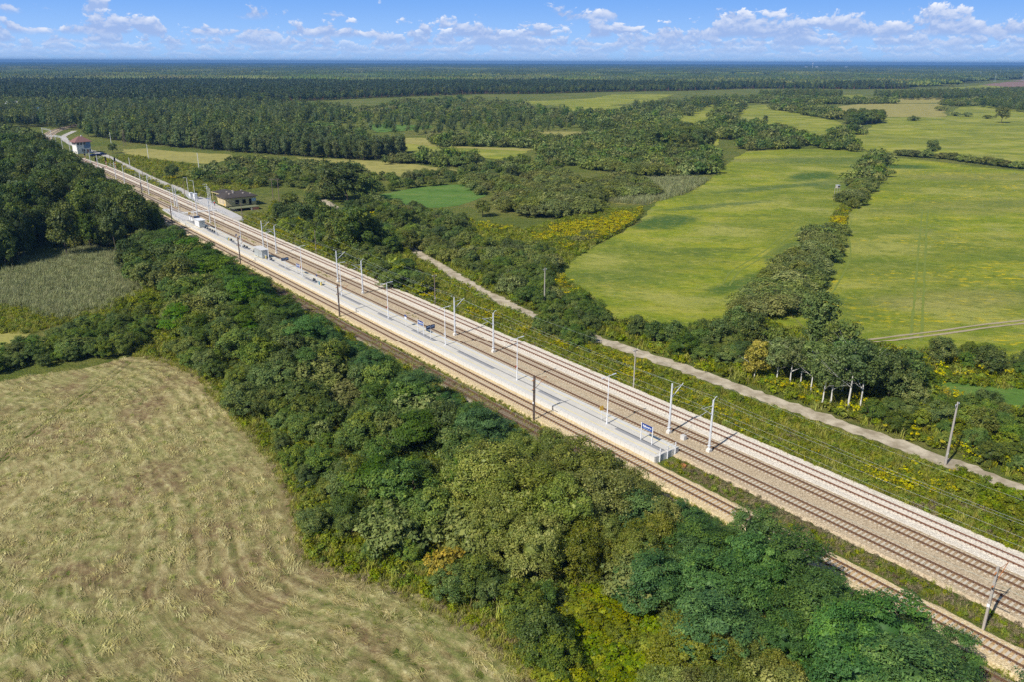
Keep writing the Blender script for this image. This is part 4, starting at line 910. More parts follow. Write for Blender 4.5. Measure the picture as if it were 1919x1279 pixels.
zone('round_tree', [(1630, 182), (1690, 180), (1760, 178), (1930, 172), (2100, 176), (2100, 184), (1900, 186), (1700, 187)], 9, (9, 13), 'far tree', seed=9, **FW)
zone('round_tree', [(1833, 200), (1860, 190), (1940, 180), (2120, 182), (2120, 212), (1930, 213), (1880, 206)], 9, (8, 13), 'far tree', seed=10, **FW)
zone('round_tree', [(1420, 183), (1500, 178), (1580, 181), (1576, 184), (1430, 187)], 10, (9, 14), 'far tree', seed=12, **FW)
zone('willow_shrub', [(1760, 195), (1850, 190), (1860, 196), (1790, 200)], 11, (4, 8), 'far shrub', seed=13, wid=1.1, **FARB)

# ------------------------------------------------------------------ build them: the nearest of each kind one by one, the others as masses
CLASS = {'thicket_bush': 'bush', 'yellow_bush': 'bush', 'young_bush': 'bush', 'vine_mound': 'bush', 'willow_shrub': 'shrub', 'green_locust': 'locust_tree'}
NAME = {'green_locust': 'locust_tree', 'thicket_bush': 'bush', 'yellow_bush': 'bush', 'young_bush': 'bush', 'vine_mound': 'bush', 'dark_poplar': 'round_tree', 'yellow_tree': 'round_tree'}
LIMIT = 290
bykind = {}
for p in PLANTS: p['d'] = float(np.hypot(*p['xy'])); bykind.setdefault(NAME.get(p['kind'], p['kind']), []).append(p)
MASS = {'wood': [], 'scrub': [], 'near': []}
cnt = {}
for nm, L in bykind.items():
    L.sort(key=lambda p: (0 if p.get('keep') else 1, p['d'] / p['h']))
    n = 0
    for p in L:
        if (p['far'] and not p.get('keep')) or n >= LIMIT:
            MASS['scrub' if nm in ('bush', 'willow_shrub') else 'wood'].append(p); continue
        n += 1; crowns, trunks, H0 = PROTO[p['kind']]
        c = cnt.setdefault((p['order'],), 0)
        s = p['h'] / H0; root = empty(nm, (p['xy'][0], p['xy'][1], GZ), float(RNG.uniform(0, 6.28))); root.scale = (s * p['wid'], s * p['wid'], s)
        lab = p['label']
        p['root'] = root
        tag(root, lab, p['cat'], p['group'])
        cm = crowns[int(RNG.integers(len(crowns)))]
        o = bpy.data.objects.new(cm.name.split('.')[0], cm); COL.objects.link(o); o.parent = root
        if trunks:
            tm = trunks[int(RNG.integers(len(trunks)))]
            o = bpy.data.objects.new(tm.name.split('.')[0], tm); COL.objects.link(o); o.parent = root
# ordinals along a row
rows = {}
for p in PLANTS:
    if p['order'] and 'root' in p: rows.setdefault(p['order'], []).append(p)
for k, L in rows.items():
    L.sort(key=lambda q: -q['d'])
    for i, p in enumerate(L): p['root']['label'] = k % ORD[min(i, len(ORD) - 1)]
# every other plant: say which one it is by what it stands level with, or by its order in the stand
LANDMARKS = [(-45, 'concrete mast at lower right'), (-24, 'stretch past the platform'), (-3, 'nearest galvanized mast'), (4, 'nearest name board'), (13, 'first platform lamp'), (22, 'dark old mast'), (35, 'second platform lamp'), (47, 'gap after the second lamp'), (59, 'third platform lamp'), (68, 'middle name board'), (82, 'fourth platform lamp'), (92, 'middle brown mast'),
             (105, 'fifth platform lamp'), (119, 'tiny blue sign'), (131, 'farthest name board'), (157, 'grey shelter'), (179, 'two blue signs'), (203, 'row of benches'), (214, 'white shelter'), (238, 'grey ramp'), (257, 'derelict house'), (283, 'white cabinets'), (315, 'end of the paved square'), (350, 'middle service road'), (390, 'end of the service road'), (430, 'row of signals'), (470, 'front of the signal box'), (500, 'signal box'), (540, 'start of the curve'), (600, 'far curve')]
LMT = np.array([q[0] for q in LANDMARKS])
SHORT = {'dark green bush in the outer': ('r', 'dark field-edge bush'), 'tall leafy bush': ('r', 'leafy inner belt growth'), 'olive green willow with': ('r', 'olive willow'), 'olive green willow at': ('l', 'olive willow at the bottom edge'), 'low mound of': ('l', 'yellow-green leaf mound on the slope'), 'dark blue-green': ('r', 'dark feathery locust tree'), 'dark green locust': ('r', 'dark green locust tree'), 'bright green locust': ('r', 'bright green locust tree'),
         'low bush at the foot': ('r', 'low bush beside the disused track'), 'dark green bush in the hedge': ('l', 'dark bush in the hay field hedge'), 'low green bush between': ('l', 'low bush between reeds and belt'), 'tall dark green alder': ('r', 'tall alder'), 'rounded green shrub in front': ('l', 'rounded shrub before the alders'), 'green bush between the weedy': ('l', 'bush between verge and dirt road'),
         'green bush in the scrub on': ('l', 'bush beyond the dirt road'), 'dense dark bush': ('l', 'dense bush at the meadow corner'), 'dark bush on the railway side': ('l', 'dark bush at the road bend'), 'dark bush along the lower': ('l', 'dark bush along the lower meadow edge'), 'green bush at the back': ('l', 'bush behind the birch grove'), 'dark bush in the hedge beyond': ('l', 'dark bush beyond the small green field'),
         'green bush in the scrub between': ('l', 'bush between road and small green field'), 'knee-high': ('l', 'knee-high bush above the dirt road'), 'low weedy bush': ('l', 'weedy bush on the near road edge'), 'tall weedy bush': ('l', 'tall weedy bush on the right verge'), 'green tree in the clump': ('l', 'tree in the dry-field clump'), 'rounded grey-green': ('l', 'grey-green willow shrub above the mown meadow'), 'rounded dark willow': ('l', 'dark willow shrub in the near dome'),
         'rounded willow shrub in the low': ('l', 'willow shrub beside the pale reeds'), 'willow shrub in the scrub beyond': ('l', 'willow shrub beyond the small green field'), 'shrub in the scrub between': ('l', 'shrub between stubble and green field'), 'willow shrub in the strip': ('l', 'willow shrub beyond the stubble field'), 'shrub in the dark scrub': ('l', 'shrub behind the derelict house'), 'low shrub among': ('l', 'low shrub among the goldenrod'),
         'dark shrub at the goldenrod': ('l', 'dark shrub at the goldenrod corner'), 'tall tree in the clump': ('l', 'tall tree above the mown meadow'), 'dark leafy tree between': ('r', 'dark leafy tree by the reed bed'), 'slender grey-green': ('l', 'poplar behind the first stubble field'), 'slender poplar': ('l', 'poplar in the long row')}
stands = {}
for q in PLANTS:
    if 'root' in q and not q['order'] and not q.get('keep'): stands.setdefault(q['label'], []).append(q)
for lab, L in stands.items():
    hit = [v for k, v in SHORT.items() if lab.startswith(k)]
    if not hit or len(L) < 2: continue
    mode, short = hit[0]
    if mode == 'r':
        bins = {}
        for q in L:
            t_, n_ = to_tn(q['xy']); bins.setdefault(int(np.argmin(np.abs(LMT - t_))), []).append((-float(n_), q))
        for b_, M in bins.items():
            M.sort(key=lambda x: x[0])
            for i, (_, q) in enumerate(M):
                q['root']['label'] = ('%s level with %s' % (short, LANDMARKS[b_][1])) if len(M) == 1 else '%s %s from the rails, level with %s' % (ORD[min(i, 98)], short, LANDMARKS[b_][1])
    else:
        L.sort(key=lambda q: q['d']); nb = max(1, math.ceil(len(L) / 22)); sz = math.ceil(len(L) / nb)
        for b_ in range(nb):
            M = sorted(L[b_ * sz:(b_ + 1) * sz], key=lambda q: proj(np.array([[q['xy'][0], q['xy'][1], 0]]))[0, 0])
            for i, q in enumerate(M): q['root']['label'] = '%s %s from the left' % (ORD[min(i, 98)], short) + ('' if nb == 1 else ', %s row back' % ORD[b_] if b_ else ', front row')
print('PLANTS', {k: len(v) for k, v in bykind.items()}, {k: len(v) for k, v in MASS.items()})

def mass(name, plants, objs, pick, label):
    pts = np.array([(p['xy'][0], p['xy'][1], GZ) for p in plants]); n = len(pts)
    scatter(name, objs, pts, RNG.uniform(0, 6.28, n), [p['h'] / pick(p)[1] for p in plants], [pick(p)[0] for p in plants], label)
# woods: round crowns and columns in light versions (nominal heights 11 and 12)
def pick_wood(p):
    r = RNG.random(); 
    return (int(r * 4) if r < .6 else 4 + int((r - .6) / .4 * 2.999), 11.5)
near_w = [p for p in MASS['wood'] if p['d'] < 520]; far_w = [p for p in MASS['wood'] if p['d'] >= 520]
def pick_nw(p):
    base = {'alder_tree': 0, 'poplar_tree': 5}.get(p['kind'], 9); k = {'alder_tree': 5, 'poplar_tree': 4}.get(p['kind'], 4)
    return (base + int(RNG.integers(k)), {'alder_tree': 14, 'poplar_tree': 12}.get(p['kind'], 10))
if near_w: mass('woodland', near_w, as_objs(PROTO['alder_tree'][0] + PROTO['poplar_tree'][0] + PROTO['round_tree'][0]), pick_nw, 'trees deeper in the woods left and right of the railway')
mass('far_woodland', far_w, as_objs(LITE['wood']), pick_wood, 'mixed broadleaf woodland between the fields far beyond the station')
near_s = [p for p in MASS['scrub'] if p['d'] < 420]; far_s = [p for p in MASS['scrub'] if p['d'] >= 420]
def pick_ns(p):
    if p['kind'] == 'willow_shrub': return (int(RNG.integers(5)), 4)
    if p['kind'] == 'thicket_bush': return (5 + int(RNG.integers(5)), 4)
    return (10 + int(RNG.integers(4)), 2.2)
if near_s: mass('scrub', near_s, as_objs(PROTO['willow_shrub'][0] + PROTO['thicket_bush'][0] + PROTO['young_bush'][0]), pick_ns, 'smaller bushes filling the scrub beyond the dirt road')
mass('far_scrub', far_s, as_objs(LITE['scrub']), lambda p: (int(RNG.integers(7)), 4.0 / p['wid']), 'low willow scrub between the far fields')

# pine forest: single light trees up to 1700 m, blocks of forest beyond
FRONT = np.array([(-600, 206), (0, 206), (150, 206), (300, 201), (400, 197), (520, 193), (640, 186), (760, 181), (900, 176), (1000, 176), (1130, 172), (1279, 170), (1400, 166), (1500, 166), (1600, 167), (1700, 166), (1800, 156), (1840, 151), (1919, 147), (2600, 146)], float)
def in_forest(xy):
    P = proj(np.c_[xy, np.full(len(xy), GZ)]); return (P[:, 1] < np.interp(P[:, 0], FRONT[:, 0], FRONT[:, 1])) & (P[:, 0] > -250) & (P[:, 0] < 2170)
from mathutils import noise as _mn
def vnoise_(p, s): return np.array([.5 + .5 * _mn.noise((x * s, y * s * .6, 9.0)) for x, y in p])
w0 = np.array([(-1500, 900), (1500, 900), (1500, 2050), (-1500, 2050)], float)
pp = poisson(w0, 6.6, RNG); pp = pp[in_forest(pp)]; pp = pp[pp[:, 1] < 2000]
edge = in_forest(pp + np.array([0, -40.0]))
ci = RNG.integers(0, 5, len(pp)); pst = vnoise_(pp, 1 / 160); leafy = (~edge & (RNG.random(len(pp)) < .65)) | (RNG.random(len(pp)) < .08) | ((pst > .62) & (RNG.random(len(pp)) < .7))
ci = np.where(leafy, 5 + RNG.integers(0, 4, len(pp)), ci)
scatter('pine_forest', as_objs(LITE['pine'] + LITE['wood'][:4]), np.c_[pp, np.full(len(pp), GZ)], RNG.uniform(0, 6.28, len(pp)), RNG.uniform(.6, 1.3, len(pp)), ci, 'dark pine forest stretching beyond the fields to the horizon')
print('pines', len(pp))
patches = [patch_mesh('forest_block', 100, 7.2, rg(70 + i), m, hr, (2.4, 4.2), c) for i, (m, hr, c) in enumerate((([L_PINE, L_MIX], (12, 18), .92), ([L_PINE_B, L_MIX], (10, 16), .85), ([L_PINE, L_MIX_B], (10, 17), .55), ([L_MIX, L_MIX_B], (7, 15), .5), ([L_PINE_B, L_MIX_B], (5, 11), .7)))]
gx, gy = np.meshgrid(np.arange(-12500, 12501, 100), np.arange(2000, 16901, 100)); fp = np.c_[gx.ravel(), gy.ravel()].astype(float)
fp = fp[in_forest(fp)]
# a few clearings far off
from mathutils import noise as mnoise
nz = np.array([mnoise.noise((x / 900, y / 1500, 2.0)) for x, y in fp]); right = proj(np.c_[fp, np.zeros(len(fp))])[:, 0] / 1919
keepf = nz < (.42 - .42 * np.clip(right - .45, 0, 1)); fp = fp[keepf]
st_ = np.array([mnoise.noise((x / 420, y / 800, 7.0)) + .35 * mnoise.noise((x / 130, y / 260, 3.0)) for x, y in fp]); ii = np.digitize(st_ + RNG.normal(0, .06, len(fp)), [-.28, -.02, .18, .40]); ii = np.array([1, 0, 0, 2, 3])[ii]; ii = np.where((st_ > -.1) & (st_ < -.03), 4, ii); ii = np.where(nz[keepf] > .25, 3, ii)
scatter('distant_forest', as_objs(patches), np.c_[fp, np.full(len(fp), GZ)], RNG.integers(0, 4, len(fp)) * math.pi / 2, RNG.uniform(.9, 1.15, len(fp)), ii, 'distant forest fading into the blue horizon')
print('blocks', len(fp))

# ================================================================== HAY FIELD with real relief and cut grass
def seg_dist(p, line):
    best = np.full(len(p), 1e9); arc = np.zeros(len(p)); side = np.zeros(len(p)); s0 = 0
    for a, b in zip(line[:-1], line[1:]):
        ab = b - a; L = np.linalg.norm(ab); u = np.clip(((p - a) @ ab) / L ** 2, 0, 1); q = a + u[:, None] * ab; d = np.linalg.norm(p - q, axis=1)
        k = d < best; best = np.where(k, d, best); arc = np.where(k, s0 + u * L, arc); s0 += L
    return best, arc
def vnoise(p, scale, seed):
    """smooth value noise for arrays"""
    q = p * scale + seed * 17.3; i = np.floor(q).astype(int); f = q - i; f = f * f * (3 - 2 * f)
    def h(ix, iy): 
        n = (ix * 374761393 + iy * 668265263 + seed * 974711) & 0x7fffffff; n = (n ^ (n >> 13)) * 1274126177 & 0x7fffffff
        return ((n ^ (n >> 16)) & 0xffff) / 65535.0
    a, b, c, d = h(i[:, 0], i[:, 1]), h(i[:, 0] + 1, i[:, 1]), h(i[:, 0], i[:, 1] + 1), h(i[:, 0] + 1, i[:, 1] + 1)
    return (a * (1 - f[:, 0]) + b * f[:, 0]) * (1 - f[:, 1]) + (c * (1 - f[:, 0]) + d * f[:, 0]) * f[:, 1]
HAY = np.concatenate([gpoly([(-90, 735), (0, 717), (60, 705), (160, 692)]), EDGE, gpoly([(1015, 1440), (-120, 1440)])])
EDGE_S = smooth_line(EDGE, 2)
TRK = [smooth_line(gpoly([(262, 668), (200, 717), (100, 790), (0, 872), (-60, 920)]), 2), smooth_line(gpoly([(248, 672), (180, 722), (80, 796), (-20, 880)]), 2)]
def swath(d, arc, p):
    """rows left by the mower, following the field edge"""
    wob = vnoise(p, .06, 3) * 1.6
    return d + wob + (vnoise(p, .45, 4) - .5) * .55
def mat_hay():
    m, t, out = new_mat('mown_hay'); p = pos_of(t)
    at = lambda n: t.new('ShaderNodeAttribute', attribute_name=n).outputs['Fac']
    rd, rs, gr, tk, hi = at('rowd'), at('rows'), at('green'), at('track'), at('high')
    c = t.new('ShaderNodeCombineXYZ'); t.set(c.inputs[0], t.m('MULTIPLY', rs, .30)); t.set(c.inputs[1], rd)
    n1 = t.noise(c.outputs[0], 1.9, 7, .75, .5); n2 = t.noise(p, 4.5, 5, .8, .8); n3 = t.noise(p, .085, 5, .65); n5 = t.noise(p, .9, 5, .7, .6)
    f = t.m('ADD', t.m('MULTIPLY', n1, .42), t.m('ADD', t.m('MULTIPLY', n2, .36), t.m('MULTIPLY', hi, .22)))
    straw = t.cramp(f, [(.30, (.135, .10, .045)), (.42, (.25, .20, .085)), (.53, (.385, .325, .145)), (.66, (.60, .53, .28))])
    green = t.cramp(f, [(.30, (.085, .10, .028)), (.44, (.155, .175, .05)), (.56, (.25, .255, .085)), (.70, (.40, .385, .17))])
    g = t.m('MULTIPLY', gr, t.ramp(n5, .30, .62))
    col = t.mix(g, straw, green)
    br = t.cramp(f, [(.32, (.105, .066, .036)), (.5, (.225, .15, .08)), (.68, (.40, .32, .17))])
    col = t.mix(t.m('MULTIPLY', t.m('MULTIPLY', t.ramp(n3, .47, .62), t.ramp(n5, .34, .58)), .85), col, br)
    col = t.mix(t.m('MULTIPLY', at('bare'), .75), col, br)
    col = t.mix(t.m('MULTIPLY', tk, .45), col, (.12, .10, .05))
    finish(t, out, col, .95, .06, t.m('ADD', n1, n2), .8, .16); return m
def build_hay():
    st = .23; lo = HAY.min(0); hi = HAY.max(0)
    xs = np.arange(lo[0], hi[0], st); ys = np.arange(lo[1], hi[1], st); gx, gy = np.meshgrid(xs, ys); p = np.c_[gx.ravel(), gy.ravel()]
    P = proj(np.c_[p, np.full(len(p), GZ)])
    ins = inside(HAY, p) & (P[:, 0] > -60) & (P[:, 1] < 1330)
    d, arc = seg_dist(p, EDGE_S); sw = swath(d, arc, p)
    fade = np.interp(d, [0, 16, 26], [.6, .55, 0]) * np.clip(vnoise(p, .10, 23) * 2.2 - .35, .15, 1); ph = np.cos(sw * 2 * math.pi / 2.25) * fade
    far_rows = np.interp(d, [16, 26], [0, 1]); low = np.interp(P[:, 1], [930, 1060], [0, 1])
    dA = seg_dist(p, gpoly([(1200, -20 + 400), (262, 668), (-60, 885), (-400, 1115)]))[0] + (vnoise(p, .3, 24) - .5) * .8; dB = seg_dist(p, gpoly([(-300, 930), (400, 1140), (1000, 1330)]))[0] + (vnoise(p, .3, 25) - .5) * .8
    ph = ph + far_rows * np.clip(vnoise(p, .12, 26) * 2 - .3, .1, 1) * ((1 - low) * .34 * np.cos(dA * 2 * math.pi / 2.4) + low * .42 * np.cos(dB * 2 * math.pi / 2.7))
    wx = np.c_[arc + 2.0 * (vnoise(p, .4, 15) - .5), sw]
    s1 = vnoise(wx * np.array([.8, 2.0]), 1.0, 12); s2 = vnoise(wx * np.array([1.5, 3.1]), 1.0, 13); s3 = vnoise(p, 2.6, 8); nB = vnoise(p, .8, 2); nC = vnoise(p, .05, 5); nF = vnoise(p, .13, 6)
    trk = np.zeros(len(p))
    for L in TRK: trk = np.maximum(trk, np.exp(-(seg_dist(p, L)[0] / .22) ** 2))
    hgt = .34 * s1 + .26 * s2 + .22 * s3 + .18 * nB + .16 * ph
    z = GZ + .02 + .36 * (hgt - .3) * (.5 + .8 * nF) - .10 * trk
    green = np.clip(.52 - 1.0 * ph + (nC - .5) * 1.5 + (s1 - .5) * .9 + (nF - .5) * .8, 0, 1) * np.interp(P[:, 1], [650, 850, 1279], [.65, .9, 1.15])
    nx = len(xs); idx = np.arange(len(p)).reshape(len(ys), nx)
    q = np.stack([idx[:-1, :-1], idx[:-1, 1:], idx[1:, 1:], idx[1:, :-1]], -1).reshape(-1, 4); q = q[ins[q].all(1)]
    use = np.unique(q); remap = -np.ones(len(p), int); remap[use] = np.arange(len(use)); q = remap[q]
    me = bpy.data.meshes.new('hay_field'); V = np.c_[p[use], z[use]]
    me.vertices.add(len(V)); me.vertices.foreach_set('co', V.astype(np.float32).ravel()); me.loops.add(q.size); me.loops.foreach_set('vertex_index', q.astype(np.int32).ravel())
    me.polygons.add(len(q)); me.polygons.foreach_set('loop_start', (np.arange(len(q)) * 4).astype(np.int32)); me.polygons.foreach_set('loop_total', np.full(len(q), 4, np.int32))
    for nm, val in (('rowd', sw), ('rows', arc), ('green', green), ('bare', np.clip(np.exp(-((d - 1.6) / 1.5) ** 2) * np.interp(P[:, 1], [700, 900, 1050, 1120], [.2, .8, 1, .35]) + .9 * np.exp(-(((P[:, 0] - 410) / 150) ** 2 + ((P[:, 1] - 1090) / 95) ** 2)) * vnoise(p, .35, 91), 0, 1) * np.clip(vnoise(p, .7, 92) * 1.8, .2, 1)), ('track', trk), ('high', np.clip((hgt - .2) / .6, 0, 1))):
        a = me.attributes.new(nm, 'FLOAT', 'POINT'); a.data.foreach_set('value', val[use].astype(np.float32))
    me.materials.append(mat_hay()); me.update(calc_edges=True)
    o = bpy.data.objects.new('hay_field', me); COL.objects.link(o); tag(o, kind='structure'); print('hay quads', len(q))
build_hay()

def blades_mesh(name, n, L, w, spread, rng, mat, upright=1.0, curve=.5, along=None, seg=2):
    V = []; F = []; T = []
    for i in range(n):
        a = rng.uniform(0, 6.28) if along is None else rng.normal(0, along) + (math.pi if rng.random() < .5 else 0)
        l = L * rng.uniform(.6, 1.25); x0, y0 = rng.normal(0, spread, 2); dx, dy = math.cos(a), math.sin(a); px, py = -dy, dx; t = rng.uniform(0, 1); o = len(V)
        for k in range(seg + 1):
            f = k / seg; out = l * ((1 - upright) * f + upright * curve * f * f * .6); z = l * (upright * f * (1 - curve * .35 * f)) + (1 - upright) * l * .17 * math.sin(math.pi * min(1, f * 1.1)) * rng.uniform(.5, 1.2); ww = w * (1 - .75 * f) * .5
            V += [(x0 + dx * out + px * ww, y0 + dy * out + py * ww, z), (x0 + dx * out - px * ww, y0 + dy * out - py * ww, z)]; T += [min(1, t + .2 * f)] * 2
        F += [(o + 2 * k, o + 2 * k + 1, o + 2 * k + 3, o + 2 * k + 2) for k in range(seg)]
    o = mesh_obj(name, V, F, mat, link=False); a = o.data.attributes.new('tint', 'FLOAT', 'POINT'); a.data.foreach_set('value', np.array(T, np.float32)); return o
def gold_mesh(name, rng):
    base = leaf_mesh(name, [(0, 0, .35, .42, .42, .38)], 16, 12, .22, .17, L_WEED, rng, .9, 0, .4, -.3, (.5, 1.1), 2.5)
    bm = bmesh.new(); bm.from_mesh(base); n0 = len(bm.faces)
    top = leaf_mesh('t', [(rng.normal(0, .28), rng.normal(0, .28), rng.uniform(.78, 1.02), .15, .15, .12) for _ in range(6)], 22, 8, .10, .10, L_GOLD, rng, .6, .5, .8, -.3, (.6, 1.1), 1.3)
    bm.from_mesh(top); bm.faces.ensure_lookup_table()
    for f in bm.faces[n0:]: f.material_index = 1
    bm.to_mesh(base); bm.free(); base.materials.append(L_GOLD); return bpy.data.objects.new(name, base)

def spread(poly, d, rng, excl_road=True, ground=True):
    p = poisson(np.array(poly, float), d, rng)
    P = proj(np.c_[p, np.full(len(p), GZ)]); p = p[(P[:, 0] > -40) & (P[:, 0] < 1960) & (P[:, 1] < 1320)]
    if excl_road: p = p[(seg_dist(p, ROAD)[0] > 2.3) & (seg_dist(p, SVC)[0] > 2.3)]
    return p
def sow(name, poly, d, objs, sc, label, weights=None, z=GZ, rots=None, clump=None, excl_road=True, rng=None):
    rng = rng or RNG; p = spread(poly, d, rng, excl_road); n = len(p)
    idx = rng.choice(len(objs), n, p=weights) if clump is None else clump(p, rng)
    if callable(idx): idx = idx(p)
    k = idx >= 0; p, idx = p[k], idx[k]; n = len(p)
    scatter(name, objs, np.c_[p, np.full(n, z)], rng.uniform(0, 6.28, n) if rots is None else rots(p), rng.uniform(*sc, n), idx, label); return n

# cut hay lying in rows
hay_objs = [blades_mesh('hay', 24, .80, .042, .30, rg(300 + i), L_STRAW, .04, .4, .38) for i in range(4)] + [blades_mesh('hay', 24, .60, .042, .26, rg(310 + i), L_GREENHAY, .18, .4, .6) for i in range(3)]
hp = spread(HAY, .46, RNG, False); hd, ha = seg_dist(hp, EDGE_S); hsw = swath(hd, ha, hp); hph = np.cos(hsw * 2 * math.pi / 2.2) * np.interp(hd, [0, 16, 26], [.75, .7, .1])
hpat = vnoise(hp, .22, 14); hk = (RNG.random(len(hp)) < (.16 + .30 * hph) * np.clip(hpat * 2.2 - .5, .05, 1)); hp, ha, hph, hd = hp[hk], ha[hk], hph[hk], hd[hk]
e1 = smooth_line(EDGE, 2); de = np.gradient(e1, axis=0); ea = np.arctan2(de[:, 1], de[:, 0]); es = np.r_[0, np.cumsum(np.linalg.norm(np.diff(e1, axis=0), axis=1))]
hang = np.interp(ha, es, np.unwrap(ea)) + RNG.normal(0, .45, len(hp))
gn = vnoise(hp, .12, 9); PH = proj(np.c_[hp, np.zeros(len(hp))])
isg = (RNG.random(len(hp)) < np.clip((.20 + .5 * (gn - .4) - .22 * hph) * np.interp(PH[:, 1], [650, 900, 1279], [.8, 1.1, 1.7]), .02, .9))
scatter('cut_hay', hay_objs, np.c_[hp, np.full(len(hp), GZ + .13)], hang, RNG.uniform(.6, 1.25, len(hp)), np.where(isg, 4 + RNG.integers(0, 3, len(hp)), RNG.integers(0, 4, len(hp))), 'cut hay lying in rows on the mown field at the lower left')
print('hay', len(hp))

# weeds, grass, goldenrod
grass_o = [blades_mesh('grass', 26, .95, .075, .26, rg(320 + i), L_GRASS, 1.0, .7) for i in range(3)]
weed_o = as_objs([leaf_mesh('weed', [(0, 0, .4, .5, .5, .45)], 24, 14, .24, .17, L_WEED, rg(330 + i), .9, .5, .5, -.3, (.6, 1.15), 1.8) for i in range(3)])
gold_o = [gold_mesh('goldenrod', rg(340 + i)) for i in range(3)]
dry_o = [blades_mesh('dry', 22, .7, .07, .28, rg(350 + i), L_HEATH, .85, .9) for i in range(2)] + as_objs([leaf_mesh('dryweed', [(0, 0, .25, .5, .5, .3)], 20, 12, .22, .14, L_HEATH, rg(355), .8, .4, .6, -.3, (.6, 1.15), 2)])
VEG = [o.copy() for o in grass_o + weed_o + gold_o + dry_o]     # 0-2 grass, 3-5 weeds, 6-8 goldenrod, 9-11 dry
def veg(): return [bpy.data.objects.new('plant', o.data) for o in VEG]
def pick_verge(p, rng):
    t, n = to_tn(p); k = rng.integers(0, 3, len(p)); r = rng.random(len(p))
    cl = vnoise(p, .16, 21); cl2 = vnoise(p, .35, 22); band = np.exp(-((n - np.where(t < 60, 22.3, 21.0)) / 2.6) ** 2)
    g = (band * 1.0 + .25) * np.clip((cl - .35) * 2.2, 0, 1) * np.clip(cl2 * 1.7, 0, 1) > r * 1.25 + .09
    dry = (cl < .25) & (r < .35)
    base = np.where(r < .68, 0, 3)
    return np.where(g, 6, np.where(dry, 9, base)) + k
n1 = sow('verge_weeds', [rp(t, n)[:2] for t, n in ((-70, 17.9), (-70, 34), (-30, 31.5), (20, 29.5), (60, 28), (66, 27.5), (66, 17.9))], .58, veg(), (.55, 1.15), 'tall grass, weeds and yellow goldenrod on the verge beside the outer track', clump=pick_verge)
n2 = sow('verge_weeds', [rp(t, n)[:2] for t, n in ((66, 17.9), (66, 27.5), (110, 33), (160, 40), (230, 40), (230, 18.4), (150, 17.9))], .85, veg(), (.75, 1.4), 'tall weeds and goldenrod on the far verge beside the outer track', clump=pick_verge)
n2b = sow('verge_weeds', [rp(t, n)[:2] for t, n in ((286, 18.6), (286, 30), (300, 60), (380, 60), (470, 40), (470, 19.5), (400, 18.4))], 1.7, veg(), (1.1, 2.2), 'weeds and goldenrod around the gravel service road', clump=pick_verge)
pick_short = lambda p, rng: np.where(rng.random(len(p)) < .75, 0, np.where(rng.random(len(p)) < .5, 3, 9)) + rng.integers(0, 3, len(p))
n3 = sow('trackside_grass', [rp(t, n)[:2] for t, n in ((-60, -5.5), (-60, -4.3), (225, -4.3), (225, -5.6))], .42, veg(), (.28, .55), 'green grass between the disused track and the yellow ballast', clump=pick_short, excl_road=False)
n4 = sow('trackside_weeds', [rp(t, n)[:2] for t, n in ((-0.6, .6), (-70, .4), (-70, 3.9), (-30, 3.7), (-1.5, 4.0))], .55, veg(), (.40, .80), 'dry dark weeds between the two tracks past the platform end', excl_road=False,
         clump=lambda p, rng: np.where(rng.random(len(p)) < .74 + .6 * (vnoise(p, .2, 31) - .5), 9, np.where(rng.random(len(p)) < .6, 0, 3)) + rng.integers(0, 3, len(p)))
n5 = sow('grass_strip', [rp(t, n)[:2] for t, n in ((80, 8.6), (230, 8.3), (400, 8.2), (400, 9.3), (230, 9.2), (80, 9.1))], .7, veg(), (.25, .5), 'thin grass strip between the masts on the buff ballast', excl_road=False, clump=lambda p, rng: np.where(vnoise(p, .07, 41) > .42, 0 + rng.integers(0, 3, len(p)), -1), z=0)
n6 = sow('rail_weeds', [rp(t, n)[:2] for t, n in ((-60, -8.6), (-60, -5.4), (180, -5.4), (180, -8.6))], .6, veg(), (.35, .8), 'sparse weeds growing through the disused track', excl_road=False, clump=lambda p, rng: np.where(vnoise(p, .3, 51) > .30, np.where(rng.random(len(p)) < .5, 0, 9) + rng.integers(0, 3, len(p)), -1))
n7 = sow('undergrowth', np.concatenate([EDGE + np.array([-1.0, -.8]), np.array(G_((-66, -44), (-78, -9), (180, -9), (180, -24)))]), 1.05, veg(), (.8, 1.5), 'grass and weeds under the bushes of the tree belt', excl_road=False, clump=lambda p, rng: np.where(rng.random(len(p)) < .45, 0, 3) + rng.integers(0, 3, len(p)))
n8 = sow('field_margin_grass', np.concatenate([EDGE + np.array([-1.9, -1.5]), EDGE[::-1] + np.array([.6, .5])]), .55, veg(), (.5, 1.0), 'longer grass along the edge of the hay field', excl_road=False, clump=lambda p, rng: np.where(rng.random(len(p)) < .7, 0, 9) + rng.integers(0, 3, len(p)))
rough = gpoly([(510, 385), (640, 400), (700, 384), (850, 405), (930, 425), (1000, 435), (1070, 410), (1130, 395), (1205, 395), (1190, 418), (1120, 457), (1040, 510), (1110, 560), (1150, 600), (1290, 620), (1420, 600), (1640, 650), (1750, 665), (1930, 700), (2000, 740), (1740, 720), (1820, 760), (2020, 800), (2020, 960), (1876, 900), (1400, 735), (1130, 640), (1000, 615), (830, 520), (700, 470), (560, 420)])
n9 = sow('rough_grass', rough, 1.45, veg(), (1.0, 2.0), 'rough grass, weeds and goldenrod between the scrub bushes',
         clump=lambda p, rng: np.where((vnoise(p, .06, 61) > .66) & (rng.random(len(p)) < .35), 6, np.where(rng.random(len(p)) < .45, 0, 3)) + rng.integers(0, 3, len(p)))
